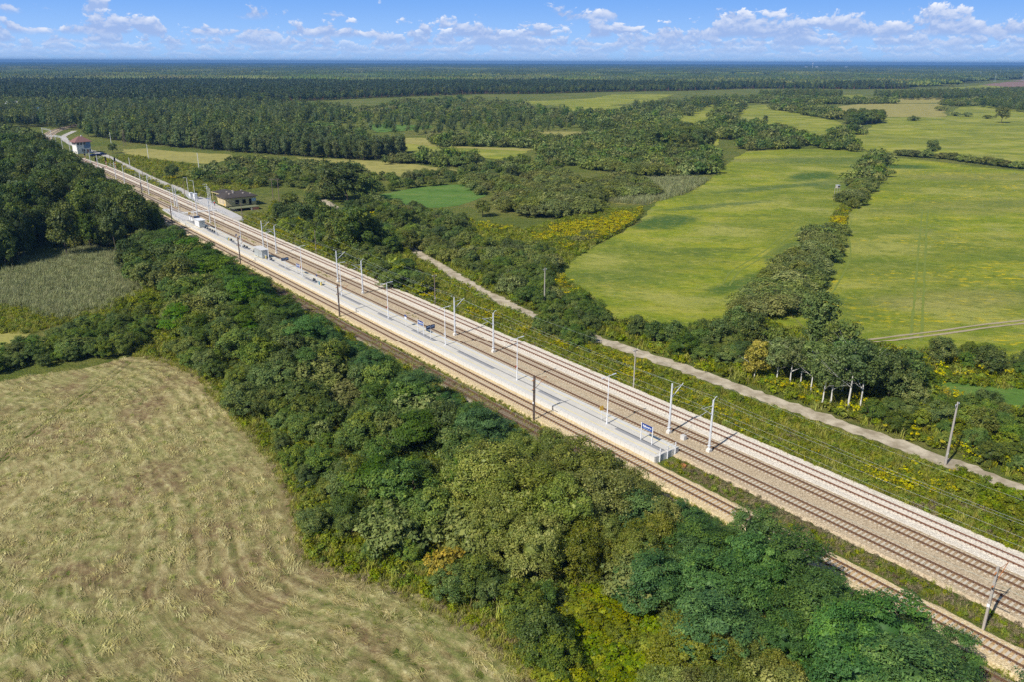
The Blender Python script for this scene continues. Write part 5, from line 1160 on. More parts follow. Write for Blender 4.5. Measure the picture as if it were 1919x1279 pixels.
n10 = sow('goldenrod', gpoly([(985, 432), (1070, 410), (1130, 397), (1205, 393), (1192, 415), (1150, 442), (1105, 458), (1060, 470), (1000, 452)]), 1.1, veg(), (1.1, 1.9), 'yellow goldenrod thicket at the corner of the mown meadow', clump=lambda p, rng: np.where((vnoise(p, .11, 71) > .50) & (rng.random(len(p)) < .7), 6, np.where(rng.random(len(p)) < .4, 0, 3)) + rng.integers(0, 3, len(p)))
n11 = sow('goldenrod', gpoly([(1548, 440), (1560, 405), (1585, 378), (1608, 362), (1612, 372), (1590, 400), (1580, 440), (1562, 448)]), 1.2, veg(), (1.0, 1.7), 'goldenrod growing in the gap of the hedgerow between the meadows', clump=lambda p, rng: np.where(vnoise(p, .14, 72) > .6, 6, np.where(rng.random(len(p)) < .5, 3, 9)) + rng.integers(0, 3, len(p)))
reed_o = [blades_mesh('reed', 30, 2.1, .10, .42, rg(360 + i), L_REED, 1.0, .6, seg=3) for i in range(4)]
bed1 = gpoly([(-60, 530), (60, 492), (150, 474), (235, 478), (262, 545), (200, 570), (120, 588), (0, 572), (-60, 570)])
bed1 = gpoly([(-60, 535), (40, 488), (150, 464), (250, 470), (285, 545), (215, 582), (120, 602), (0, 585), (-60, 580)])
n12 = sow('reeds', bed1, .62, reed_o, (.42, .92), clump=lambda p, rng: np.where(rng.random(len(p)) < np.clip(seg_dist(p, np.concatenate([bed1, bed1[:1]]))[0] / 7 - .1 + 1.2 * (vnoise(p, .14, 81) - .45), .05, 1), rng.integers(0, 4, len(p)), -1), label= 'grey-green reed bed in front of the dark alder wood')
n13 = sow('reeds', gpoly([(1124, 370), (1207, 337), (1280, 334), (1330, 337), (1285, 363), (1207, 384), (1140, 380)]), 1.7, [bpy.data.objects.new('r', o.data) for o in reed_o], (.9, 1.3), 'pale reed strip between willow scrub and mown meadow')
n14 = sow('sedge', gpoly([(-80, 570), (0, 570), (110, 586), (200, 568), (270, 545), (420, 600), (400, 650), (280, 640), (180, 612), (120, 606), (60, 625), (0, 625), (-80, 630)]), .8, veg(), (.6, 1.2), 'yellowish sedge and tall herbs below the reed bed', clump=lambda p, rng: np.where(rng.random(len(p)) < .6, 0, 3) + rng.integers(0, 3, len(p)))
print('sown', n1, n2, n2b, n3, n4, n5, n6, n7, n8, n9, n10, n12, n13, n14)
# bare bank below the locust trees
flat_poly('bare_bank', gpoly(BANK_PX), GZ + .12, plain('reddish_earth', (.22, .13, .085), .95, .25, .8), 1.0, .3)

# ================================================================== STATION
M_PLAT = plain('platform_concrete', (.585, .555, .495), .85, .14, .35)
M_EDGE = plain('white_edge_slab', (.60, .585, .55), .8, .05, 1.5)
M_WALLP = plain('light_wall_panel', (.64, .63, .60), .8, .06, 1.2)
M_TACT = plain('grey_tactile_paving', (.29, .29, .295), .85, .10, 1.5)
M_DRAIN = plain('dark_drain_channel', (.045, .05, .055), .6, .2, 2)
M_YEL = plain('yellow_line_paint', (.80, .66, .22), .7, .1, 2)
M_GALV = plain('galvanized_steel', (.70, .72, .75), .45, .10, 1.5, .15, .5)
M_WHITE = plain('white_painted_steel', (.82, .83, .85), .5, .05, 2)
M_BLUE = plain('sign_blue', (.012, .045, .24), .45, .1, 2)
M_NAVY = plain('display_navy', (.02, .03, .09), .3, .1, 2, 0, .5)
M_YSIGN = plain('yellow_sign', (.80, .46, .02), .5, .08, 3)
M_RED = plain('red_paint', (.62, .05, .03), .5, .1, 3)
M_BLACK = plain('black_metal', (.02, .02, .022), .5, .2, 2)
M_DKSEAT = plain('dark_seat', (.03, .035, .045), .6, .2, 3)
M_GLASS = plain('grey_shelter_glass', (.42, .46, .47), .15, .1, 2, 0, .6)
M_OLDPOLE = plain('old_brown_steel', (.20, .15, .12), .8, .25, 1.2)
M_OLDCONC = plain('weathered_concrete_pole', (.40, .36, .31), .9, .15, 1.0)
M_RUSTORANGE = plain('rusty_bracket', (.42, .17, .06), .8, .25, 3)
M_WIRE = plain('copper_green_wire', (.36, .46, .42), .5, .1, 2)
M_WIRE2 = plain('grey_wire', (.50, .53, .55), .5, .1, 2)
PZ = .78

def railbox(b, t0, t1, n0, n1, z0, z1, mi=0):
    """box along the rails, in the platform's own frame (x along rails, y across)"""
    return b.box((t0 + t1) / 2, (n0 + n1) / 2, (z0 + z1) / 2, abs(t1 - t0), abs(n1 - n0), z1 - z0, mi)
def rail_root(name, t=0, n=0, z=0, rot=0.0):
    o = empty(name, rp(t, n, z), RAIL_ROT + rot); return o
# frame: local +x = +t, local +y = left of T = -N  -> use y = -n
class RB(MB):
    def rbox(s, t0, t1, n0, n1, z0, z1, mi=0): return s.box((t0 + t1) / 2, -(n0 + n1) / 2, (z0 + z1) / 2, abs(t1 - t0), abs(n1 - n0), z1 - z0, mi)

def platform():
    root = rail_root('station_platform'); tag(root, 'long white concrete island platform with yellow lines between two tracks', 'platform')
    PL = 229.0
    RB().rbox(.12, PL, .12, 5.03, GZ, PZ - .06).obj('core', M_PLAT, root)
    # wall panels and edge slabs, one by one
    wp = RB().rbox(-.49, .49, -.06, .06, GZ, PZ - .13).obj('w', M_WALLP, link=False).data
    es = RB().rbox(-.49, .49, -.32, .32, -.055, .055).obj('e', M_EDGE, link=False).data
    for i in range(int(PL)):
        for n, nn in ((.02, .27), (5.13, 4.88)):
            if n < 1 or i < 2:
                o = bpy.data.objects.new('wall_panel', wp); COL.objects.link(o); o.parent = root; o.location = (i + .5, -n + float(RNG.uniform(-.006, .006)), 0)
            if n < 1 or i < 60:
                o = bpy.data.objects.new('edge_slab', es); COL.objects.link(o); o.parent = root; o.location = (i + .5, -nn, PZ - .055 + float(RNG.uniform(-.004, .004)))
    b = RB()
    b.rbox(2, PL, 5.07, 5.19, GZ, PZ - .13); tag(b.obj('wall_panels', M_WALLP, root), kind='stuff')
    b = RB(); b.rbox(60, PL, 4.56, 5.2, PZ - .11, PZ); tag(b.obj('edge_slabs', M_EDGE, root), kind='stuff')
    z = PZ - .06
    for nm, n0, n1, m in (('paving', .61, .95, M_PLAT), ('yellow_line', .96, 1.06, M_YEL), ('paving', 1.07, 1.78, M_PLAT), ('paving', 1.79, 1.98, M_PLAT), ('drain_channel', 2.70, 2.84, M_DRAIN), ('paving', 2.85, 3.02, M_PLAT), ('drain_joint', 3.03, 3.06, M_TACT), ('paving', 3.07, 4.2, M_PLAT), ('yellow_line', 4.21, 4.31, M_YEL), ('paving', 4.32, 4.54, M_PLAT)):
        RB().rbox(.6, PL - 3, n0, n1, z, PZ - (.008 if 'drain' in nm else 0.0) + (.004 if 'line' in nm else 0)).obj(nm, m, root)
    # grey tactile strip laid in stretches
    t = .6
    k = 0
    while t < PL - 6:
        L = float(RNG.uniform(5, 14)); RB().rbox(t, t + L, 1.99, 2.69, z, PZ - .002).obj('tactile_strip', M_TACT if k % 2 == 0 else M_PLAT, root); t += L; k += 1
    # end wall with posts
    for i in range(4): RB().rbox(-.02, .1, .1 + i * 1.24, 1.30 + i * 1.24, GZ, PZ - .03).obj('end_panel', M_WALLP, root)
    for n in (1.0, 2.65, 4.3): RB().rbox(-.16, -.04, n - .06, n + .06, GZ, PZ + 1.1).obj('end_post', M_WHITE, root)
    b = RB()
    for zz in (PZ + .55, PZ + 1.02): b.tube((-.1, -1.0, zz), (-.1, -4.3, zz), .022, n=6)
    b.obj('end_rail', M_GALV, root)
    # ramp down to the level crossing
    v = []; prof = [(229, .5, 5.2, PZ), (239, .55, 5.15, PZ - .1), (250, 2.0, 5.1, .35), (262, 2.6, 4.9, .08)]
    for t_, a, c, zt in prof: v += [(t_, -a, GZ), (t_, -c, GZ), (t_, -c, zt), (t_, -a, zt)]
    f = [(0, 3, 2, 1), (12, 13, 14, 15)]
    for i in range(3):
        o = i * 4; f += [(o, o + 4, o + 7, o + 3), (o + 3, o + 7, o + 6, o + 2), (o + 2, o + 6, o + 5, o + 1)]
    mesh_obj('ramp', v, f, plain('ramp_paving', (.56, .545, .53), .9, .1, 1.2), root)
    for side in (1, 2):
        rl = RB(); pts = [(t_, -(q[0] if side == 1 else q[1]), zt) for t_, *q, zt in [(p[0], p[1] + .15, p[2] - .15, p[3]) for p in prof]]
        P = resample(pts, 1.6)
        for p in P: rl.tube((p[0], p[1], p[2]), (p[0], p[1], p[2] + 1.1), .028, n=5)
        for hz in (.45, .8, 1.1): rl.path([(p[0], p[1], p[2] + hz) for p in P], .024, 5)
        rl.obj('railing', M_GALV, root)
    return root
platform()
# level crossing slabs
b = RB()
xr = rail_root('crossing'); tag(xr, 'pale concrete foot crossing over the tracks at the platform ramp', 'foot crossing')
for n0, n1 in ((4.7, 5.58), (5.75, 7.05), (7.25, 10.2), (10.4, 11.7), (11.9, 14.45), (14.65, 15.95), (16.15, 18.6)):
    RB().rbox(246.5, 249.6, n0, n1, -.1, .20).obj('slab', M_EDGE, xr)

# ---- lamps
def lamp(t, n, z, h=8.1, label='', arms=2, group='white lamp posts on the platform'):
    r = rail_root('platform_lamp', t, n, z); tag(r, label, 'lamp post', group)
    MB().box(0, 0, .03, .34, .34, .06).obj('base_plate', M_GALV, r)
    b = MB(); b.tube((0, 0, .05), (0, 0, h * .3), .115, .10, 8); b.tube((0, 0, h * .3), (0, 0, h), .085, .06, 8); b.obj('pole', M_WHITE, r)
    b = MB(); b.tube((0, -1.0, h + .12), (0, 1.0, h - .0), .04, n=6) if arms == 2 else b.tube((0, 0, h), (0, 1.2, h + .08), .04, n=6)
    b.obj('arm', M_WHITE, r)
    for s in ((-1, 1) if arms == 2 else (1,)): MB().box(0, s * 1.18, h + .06 - s * .06, .24, .66, .07).obj('lamp_head', M_GALV, r)
    return r
lt = [12.4, 35.5, 59, 82.3, 105.5, 128.7, 152, 174, 197.5, 220]
for i, t in enumerate(lt):
    if i == 4: pass
    lab = 'slender white double-armed lamp post on the platform, %s from the near platform end' % ORD[i]
    L = lamp(t, 2.35, PZ, 8.1, lab)
    if i in (1, 2, 3, 5):
        MB().box(.14, .12, 2.6, .03, .30, .34, 0).obj('notice', M_WHITE if i == 2 else M_RED, L)
lamp(238, 2.3, PZ - .1, 8, 'white double-armed lamp post in the middle of the grey ramp')
lamp(257, 4.9, 0.1, 8, 'white double-armed lamp post at the foot of the ramp beside the crossing')
for (px, py), l in zip(((366, 373), (354, 367), (394, 386), (397, 390), (391, 381), (357, 338 + 33)), ('single-armed grey street lamp at the back of the station square by the fence', 'grey street lamp farthest along the gravel service road by the station square', 'farther one of two close street lamps before the derelict house', 'nearer one of two close street lamps before the derelict house', 'short street lamp just behind the pair before the derelict house', None)):
    if l is None: continue
    q = gxy(px, py, 0); t, n = to_tn(q); lamp(float(t), float(n), GZ, 8.2, l, 1, 'street lamps on the station square')

# ---- signs
def text_mesh(s, size, name, mat, parent, loc, rot):
    cu = bpy.data.curves.new('lettering', 'FONT'); cu.body = s; cu.size = size; cu.align_x = 'CENTER'; cu.align_y = 'CENTER'; cu.extrude = .004; cu.offset = size * .028
    tmp = bpy.data.objects.new('tmp', cu); me = bpy.data.meshes.new_from_object(tmp); bpy.data.objects.remove(tmp)
    me.materials.clear(); me.materials.append(mat)
    o = bpy.data.objects.new(name, me); COL.objects.link(o); o.parent = parent; o.location = loc; o.rotation_euler = rot; return o
M_LETTER = plain('white_lettering', (.85, .85, .85), .5, .03, 2)
M_LETTER2 = plain('pale_blue_lettering', (.30, .48, .78), .5, .03, 2)
def name_sign(t, n, label):
    r = rail_root('station_sign', t, n, PZ); tag(r, label, 'station sign', 'blue station name signs on the platform')
    for s in (-1, 1): MB().box(s * 1.12, 0, 1.45, .11, .11, 2.9).obj('post', M_WHITE, r)
    MB().box(0, 0, 2.42, 2.1, .06, .86).obj('board', M_BLUE, r)
    # the side seen from the field: lettering reads towards the near end (-t)
    for sgn in (1, -1):
        text_mesh('Bąkowiec', .42, 'lettering', M_LETTER, r, (0, sgn * .034, 2.50), (R(90), 0, R(180) if sgn > 0 else 0))
        MB().box(.05 * sgn, sgn * .032, 2.15, 1.45, .006, .07).obj('underline', M_LETTER2, r)
    return r
name_sign(4.1, 2.55, 'blue station name board with white lettering nearest to the platform end')
name_sign(68.6, 2.45, 'blue station name board between two smaller signs in the middle of the platform')
name_sign(131.2, 2.4, 'blue station name board beyond the middle of the platform, near the second shelter')
def display(t, n, label, k=2):
    r = rail_root('departure_board', t, n, PZ); tag(r, label, 'departure board', 'navy departure boards on the platform')
    MB().tube((0, 0, 0), (0, 0, 3.0), .06, .05, 8).obj('post', M_WHITE, r)
    for i in range(k): 
        o = MB().box(0, (-.55 if k == 2 else 0) + i * 1.1, 2.55, .12, 1.0, .85).obj('display_panel', M_NAVY, r)
    for i in range(k): MB().box(-.065, (-.55 if k == 2 else 0) + i * 1.1, 2.66, .01, .7, .12).obj('display_line', M_LETTER2, r)
display(64.7, 2.45, 'navy twin departure board on a single white post beside the middle name board')
display(140.0, 2.4, 'navy twin departure board on a single white post by the second shelter')
display(219.0, 2.9, 'navy departure boards beside the first white shelter at the ramp end')
def small_sign(t, n, label, h=2.6, w=.62, hh=.6, cols=(0, 1), thin=.045, cat='sign', group='small signs on the platform', along=True):
    r = rail_root('platform_sign', t, n, PZ); tag(r, label, cat, group)
    MB().tube((0, 0, 0), (0, 0, h), thin, n=8).obj('post', M_WHITE, r)
    M = [M_BLUE, M_WHITE, M_YSIGN]
    sx, sy = (w, .05) if along else (.05, w)
    MB().box(0, .06 if along else 0, h - hh * .25, sx, sy, hh * .5).obj('upper_panel', M[cols[0]], r); MB().box(0, .06 if along else 0, h - hh * .755, sx, sy, hh * .5).obj('lower_panel', M[cols[1]], r)
small_sign(74.7, 2.45, 'half blue, half white small sign left of the middle name board', 2.7, .8, .9)
small_sign(119.5, 2.4, 'tiny blue sign on a white post at the seats in the middle of the platform', 2.4, .5, .5, (0, 0))
small_sign(13.9, 2.55, 'bright yellow square sign on a thin post beside the nearest lamp', 2.5, .75, .75, (2, 2), .03, along=False)
small_sign(226.0, 2.6, 'orange sign on a thin post where the ramp begins', 3.3, .85, .85, (2, 2), .04, along=False)
for k, (t, l) in enumerate(((225.0, 'white poster case farthest up the ramp end of the platform'), (222.5, 'white poster case beside the departure boards of the first shelter'))):
    r = rail_root('poster_case', t, 2.2, PZ); tag(r, l, 'poster case', 'white poster cases on the platform')
    for s in (-1, 1): MB().box(s * .62, 0, 1.05, .08, .08, 2.1).obj('post', M_WHITE, r)
    MB().box(0, 0, 1.35, 1.16, .08, 1.3).obj('panel', M_WHITE, r); MB().box(0, 0, 2.12, 1.3, .09, .16).obj('header', M_BLUE, r)
for t, l in ((180.6, 'blue square sign on a post, the farther of two beside the old mast'), (177.5, 'blue square sign on a post, the nearer of two beside the old mast')):
    small_sign(t, 3.2, l, 2.7, .55, .5, (0, 0), .045, along=False)
def shelter(t, n, L, W, label, solid):
    r = rail_root('waiting_shelter', t, n, PZ); tag(r, label, 'shelter', 'waiting shelters on the platform')
    for x in (-L / 2 + .1, L / 2 - .1):
        for y in (-W / 2 + .1, W / 2 - .1): MB().box(x, y, 1.22, .09, .09, 2.44).obj('post', M_WHITE, r)
    MB().box(0, 0, 2.5, L + .5, W + .5, .12).obj('roof', M_WHITE if solid else plain('light_grey_roof', (.62, .61, .6), .7, .08, 1), r)
    MB().box(0, W / 2 - .04, 1.25, L - .24, .04, 2.1).obj('side_panel', M_WHITE if solid else M_GLASS, r)
    MB().box(0, -W / 2 + .04, 1.25, L - .24, .04, 2.1).obj('back_glass', M_GLASS, r)
    MB().box(-L / 2 + .06, 0, 1.25, .04, W - .3, 2.1).obj('end_glass', M_GLASS, r)
    b = MB(); b.box(0, 0, .45, L - 1.2, .45, .06); b.box(-L / 2 + .9, 0, .22, .08, .4, .42); b.box(L / 2 - .9, 0, .22, .08, .4, .42); b.obj('bench', M_DKSEAT, r)
shelter(214.2, 2.4, 4.6, 2.1, 'white box-like waiting shelter with solid side at the ramp end of the platform', True)
shelter(157.6, 2.3, 6.0, 2.0, 'long grey-glazed waiting shelter in the far middle of the platform', False)
def seat(t, n, label, k=3):
    r = rail_root('bench', t, n, PZ); tag(r, label, 'bench', 'dark benches on the platform')
    MB().box(0, 0, .45, 1.5, .42, .06).obj('seat', M_DKSEAT, r); MB().box(0, -.2, .72, 1.5, .05, .42).obj('backrest', M_DKSEAT, r)
    for s in (-1, 1): MB().box(s * .6, 0, .21, .06, .38, .42).obj('leg', M_GALV, r)
seats = [208.8, 206.6, 204.2, 201.8, 199.6, 172.0, 169.8, 163.6, 183.6, 121.5, 150.6]
names = ['closest to the white shelter', 'second from the white shelter', 'third from the white shelter', 'fourth from the white shelter', 'fifth from the white shelter, next to a lamp', 'between old mast and grey shelter, the farther', 'between old mast and grey shelter, the nearer', 'right behind the grey shelter', 'alone beside the two blue square signs', 'alone by the tiny blue sign', 'alone just before the grey shelter']
for t, nm in zip(seats, names): seat(t, 2.35, 'dark bench on the platform, ' + nm)
for t, l in ((154.6, 'small sorting bin at the near end of the grey shelter'), (117.5, 'small sorting bin in the middle of the platform'), (186, 'small sorting bin at the lone bench by the blue square signs')):
    r = rail_root('litter_bin', t, 2.35, PZ); tag(r, l, 'litter bin', 'sorting bins on the platform')
    for i, m in enumerate((M_YEL, M_BLUE, plain('bin_teal', (.05, .32, .33), .5, .1, 2))): MB().box(i * .42 - .42, 0, .5, .38, .38, .9).obj('bin_body', m, r)
    MB().box(0, 0, .98, 1.3, .42, .05).obj('lid', M_GALV, r)

# ---- catenary masts
def new_mast(t, n, h, arm, label, ret=False):
    r = rail_root('catenary_mast', t, n, 0.0); tag(r, label, 'catenary mast', 'galvanized catenary masts between the tracks')
    b = MB(); b.box(0, 0, .2, .62, .62, .5); b.tube((0, 0, .44), (0, 0, .62), .3, .24, 8); b.obj('foundation', plain_conc, r)
    b = MB(); b.tube((0, 0, .6), (0, 0, h), .20, .13, 8); b.obj('pole', M_GALV, r)
    MB().box(0, 0, 1.0, .46, .46, .12).obj('foot_flange', M_GALV, r)
    s = -arm     # local y is -n
    b = MB(); b.tube((0, s * .12, h - 2.3), (0, s * 2.55, h - .55), .05, n=6); b.tube((0, s * .12, h - .9), (0, s * 2.4, h - .75), .03, n=6); b.tube((0, s * 1.3, h - 1.5), (.25, s * 2.9, h - 2.0), .028, n=6)
    b.obj('cantilever', M_GALV, r)
    b = MB(); b.tube((0, s * .14, h - 2.3), (0, s * .48, h - 2.06), .075, n=6); b.tube((0, s * .14, h - .9), (0, s * .46, h - .89), .06, n=6); b.obj('insulator', plain_ins, r)
    if ret:
        b = MB(); b.tube((0, 0, h - .05), (0, -s * .55, h + .42), .035, n=6); b.tube((0, -s * .55, h + .42), (0, -s * .8, h + .36), .05, n=6); b.obj('earth_wire_bracket', M_GALV, r)
    return r
plain_conc = plain('pale_foundation_concrete', (.68, .66, .62), .9, .1, 2)
plain_ins = plain('grey_insulator', (.55, .60, .66), .4, .1, 3)
mast_t = [(-2.7, -1, True), (5.2, 1, False), (51.5, -1, True), (65.3, 1, True), (106.3, -1, True), (120.2, 1, True), (161.8, -1, True), (172.2, 1, False), (222.8, 1, False), (237.5, -1, True), (263, 1, True), (266, -1, False), (304, 1, False), (316, -1, False), (347, 1, False), (364, -1, False), (402, 1, False), (420, -1, False)]
for i, (t, a, e) in enumerate(mast_t):
    new_mast(t, 8.85 - (.3 if t > 100 else 0), 8.4, a, 'galvanized round catenary mast between the buff ballast tracks, %s from the near end' % ORD[i], e)
def old_mast(t, n, h, arm, label, conc=False):
    r = rail_root('old_catenary_mast', t, n, GZ); tag(r, label, 'catenary mast', 'old weathered catenary masts beside the near track')
    b = MB()
    if conc:
        b.box(0, 0, h / 2, .22, .26, h); b.obj('pole', M_OLDCONC, r)
    else:
        for s in (-1, 1): b.box(s * .13, 0, h / 2, .06, .24, h)
        for k in range(int(h / .55)): b.box(0, 0, .3 + k * .55, .3, .18, .05)
        b.obj('pole', M_OLDPOLE, r)
    s = -arm
    b = MB(); b.tube((0, s * .15, h - 2.1), (0, s * 2.6, h - .55), .04, n=6); b.tube((0, s * .15, h - .35), (0, s * 2.5, h - .6), .025, n=6); b.tube((0, s * 1.5, h - 1.3), (0, s * 2.9, h - 1.9), .025, n=6); b.obj('cantilever', M_RUSTORANGE, r)
    b = MB(); b.tube((0, s * .1, h - 2.15), (0, -s * .45, h - 2.25), .07, n=6); b.tube((0, s * .1, h - .5), (0, -s * .5, h - .7), .07, n=6); b.obj('bracket', M_RUSTORANGE, r)
    MB().box(0, .2, h * .42, .28, .04, .34).obj('number_plate', M_WHITE, r)
    b = MB(); b.tube((0, -s * .5, h - 2.25), (-1.6, -s * 1.1, h - 1.6), .05, n=6); b.obj('tension_arm', M_BLACK, r)
for t, n, l, c in ((-45.5, -.1, 'grey concrete catenary mast with rusty brackets at the lower right, nearest of all masts', True), (22, -4.75, 'dark old catenary mast beside the yellow ballast track, opposite the second platform lamp', False), (92.5, -4.6, 'brown old catenary mast beside the yellow ballast track in the middle of the platform', False), (156, -4.6, 'brown old catenary mast beside the yellow ballast track opposite the grey shelter', False), (222.5, -4.6, 'brown old catenary mast beside the yellow ballast track opposite the ramp', False), (289, 2.2, 'brown old catenary mast in the grass between the far tracks, left of the ramp', False)):
    old_mast(t, n, 7.8, 1, l, c)
# ---- overhead wires
def wire(name, pts, r, mat, label, group, sag=0.0):
    b = MB()
    for p, q in zip(pts[:-1], pts[1:]):
        L = [(p[0] + (q[0] - p[0]) * f, p[1] + (q[1] - p[1]) * f, p[2] + (q[2] - p[2]) * f - sag * 4 * f * (1 - f)) for f in np.linspace(0, 1, 9 if sag else 2)]
        b.path(L, r, 4)
    tag(b.obj(name, mat), label, 'wire', group)
WG = 'overhead wires along the railway'
spanA = [rp(t, -2.1, 5.4) for t in (-120, -45.5, 22, 92.5, 156, 222.5, 289)]
wire('contact_wire', spanA, .013, M_WIRE, 'greenish contact wire over the yellow ballast track', WG, .05)
wire('messenger_wire', [(x, y, 6.9) for x, y, z in spanA], .010, M_WIRE, 'greenish messenger wire sagging above the yellow ballast track', WG, .8)
for n, ts, l in ((11.05, (-120, -58, 5.2, 65.3, 120.2, 172.2, 222.8, 263, 304, 347), 'track on buff ballast'), (6.4, (-120, -60, -2.7, 51.5, 106.3, 161.8, 237.5, 266, 316, 364), 'track beside the platform')):
    P = [rp(t, n, 5.6) for t in ts]
    wire('contact_wire', P, .009, M_WIRE2, 'grey contact wire over the ' + l, WG, .04)
    wire('messenger_wire', [(x, y, 7.6) for x, y, z in P], .008, M_WIRE2, 'grey messenger wire sagging above the ' + l, WG, .7)
for n in (9.4,):
    wire('earth_wire', [rp(t, n, 8.7) for t in (-120, -60, -2.7, 51.5, 65.3, 106.3, 120.2, 161.8, 237.5, 263)], .008, M_WIRE2, 'thin earth wire along the tops of the galvanized masts', WG, .5)
# ---- wooden and concrete line poles on the right
def line_pole(xy, h, label, mat, cross=True, group='line poles beside the railway', r0=.14):
    r = empty('utility_pole', (xy[0], xy[1], GZ), RAIL_ROT); tag(r, label, 'utility pole', group)
    b = MB(); b.tube((0, 0, -.3), (0, 0, h), r0, r0 * .6, 8); b.obj('pole', mat, r)
    if cross:
        MB().box(0, 0, h - .5, .1, 1.1, .1).obj('crossarm', M_OLDPOLE, r)
        b = MB()
        for s in (-.5, .5): b.tube((0, s, h - .45), (0, s, h - .22), .05, n=6)
        b.tube((.12, 0, h - .9), (.12, 0, h - .65), .06, n=6)
        b.obj('insulator', plain_ins, r)
    MB().box(-.16, .1, 1.9, .03, .26, .3).obj('number_plate', M_WHITE, r)
pl = [21.6, 87.3, 154, 214.7, 282.7, 349, 415]
ln = ['with crossarm on the weedy verge nearest to the viewer', 'on the verge beside the middle of the platform', 'on the verge opposite the grey shelter', 'on the verge in front of the derelict house', 'behind the galvanized masts at the station square', 'beside the gravel service road, nearer one', 'beside the gravel service road close to the signal box']
for t, l in zip(pl, ln): line_pole(rp(t, 17.9 + (0 if t < 200 else -.4))[:2], 7.8, 'weathered grey-brown utility pole ' + l, M_OLDCONC if t < 30 else M_OLDPOLE, t < 100)
line_pole(gxy(1771, 873), 10.0, 'tall pale concrete pole beside the dirt road at the right edge', M_OLDCONC, True, 'tall poles along the dirt road', .19)
line_pole(gxy(1020, 580), 10.2, 'tall pale pole behind the bushes where the dirt road bends', M_OLDCONC, True, 'tall poles along the dirt road', .17)
def hpole(px, py, gap, h, label):
    q = gxy(px, py); r = empty('twin_pole', (q[0], q[1], GZ), .2); tag(r, label, 'utility pole')
    for s in (-1, 1): MB().tube((s * gap, 0, -.3), (s * (gap if gap > .8 else .25), 0, h), .14, .10, 6).obj('pole', M_OLDPOLE, r)
    MB().box(0, 0, h - .25, gap * 2 + 1.6, .14, .14).obj('crossarm', M_OLDPOLE, r)
hpole(518, 378, 1.2, 9.6, 'pair of brown wooden poles with a joint crossbeam right of the derelict house')
hpole(234, 272, .75, 10, 'brown A-shaped twin pole before the poplar row near the signal box')
for px, py, h, l in ((375, 331, 12, 'white concrete pole in the scrub right of the first stubble field'), (279, 300, 9.5, 'white concrete pole at the near edge of the first stubble field'), (209, 272, 9, 'white concrete pole between signal box and poplar row'), (245, 320, 7, 'short white pole with a lamp beside the gravel service road')):
    line_pole(gxy(px, py), h, l, M_WHITE, False, 'white poles in the fields', .17)
wire('telephone_wire', [(*rp(t, 17.9)[:2], 7.0) for t in (-60, 21.6, 87.3, 154, 214.7, 282.7)], .007, M_WIRE2, 'thin line between the weathered poles on the verge', WG, .7)
# ---- small railway things
q = gxy(1280.5, 825, 0); r = empty('tension_weight', (q[0], q[1], 0), RAIL_ROT); tag(r, 'white concrete anchor block on the ballast between the two nearest masts', 'anchor block')
MB().box(0, 0, .35, .75, .6, .75).obj('block', M_EDGE, r); MB().tube((0, 0, .72), (-5.0, 3.8 * -1 * -1, 6.2), .022, n=5).obj('stay_wire', M_WIRE2, r)
r = rail_root('cable_chamber', -3.2, 2.6, GZ); tag(r, 'round rusty chamber cover in the weeds past the platform end', 'cover'); MB().tube((0, 0, -.1), (0, 0, .34), .42, .42, 12).obj('cover', M_RUSTORANGE, r); MB().tube((0, 0, .3), (0, 0, .38), .10, .10, 8).obj('cap', M_RUSTORANGE, r)
def signal(px, py, h, label):
    q = gxy(px, py, 0); r = empty('railway_signal', (q[0], q[1], 0), RAIL_ROT); tag(r, label, 'railway signal', 'light signals before the signal box')
    MB().tube((0, 0, -.3), (0, 0, h - 1.5), .12, .12, 8).obj('pole', M_WHITE, r)
    for k in range(3):
        z = .9 + k * 1.25; MB().tube((0, 0, z), (0, 0, z + .6), .135, .135, 8).obj('red_band', M_RED, r)
    MB().box(0, 0, h - .9, .42, .75, 2.0).obj('head', M_BLACK, r)
    b = MB(); b.tube((-.21, 0, h - .5), (-.4, 0, h - .5), .12, n=8); b.tube((-.21, 0, h - 1.2), (-.4, 0, h - 1.2), .12, n=8); b.obj('hood', M_BLACK, r)
for px, py, l in ((182.3, 317, 'black-headed signal on a red and white pole, leftmost but one before the signal box'), (200.6, 316, 'black-headed signal on a red and white pole beside the gravel service road'), (217.5, 317, 'black-headed signal on a red and white pole, rightmost before the signal box'), (161.5, 306, 'black-headed signal on a red and white pole, closest to the signal box'), (150.5, 320, 'black-headed signal on a red and white pole at the edge of the alder wood')): signal(px, py, 6.2, l)
def portal(p1, p2, h, label):
    a, b_ = gxy(*p1, 0), gxy(*p2, 0); r = empty('catenary_portal', (a[0], a[1], 0)); tag(r, label, 'catenary portal', 'catenary portals on the far curve'); d = b_ - a
    for q in ((0, 0), d): MB().tube((q[0], q[1], 0), (q[0], q[1], h), .2, .15, 6).obj('leg', M_GALV, r)
    bb = MB(); bb.tube((0, 0, h - .1), (d[0], d[1], h - .1), .08, n=5); bb.tube((0, 0, h - .8), (d[0], d[1], h - .8), .08, n=5)
    for f in np.linspace(0, 1, 9): bb.tube((d[0] * f, d[1] * f, h - .8), (d[0] * min(1, f + .1), d[1] * min(1, f + .1), h - .1), .05, n=4)
    bb.obj('beam', M_GALV, r)
portal((82, 261), (98, 265), 8.5, 'farthest white catenary portal over the curve')
portal((91, 277), (118, 279), 8.5, 'second white catenary portal over the curve beside the bend of the service road')
portal((107, 277), (132, 285), 8.5, 'nearest white catenary portal left of the signal box')
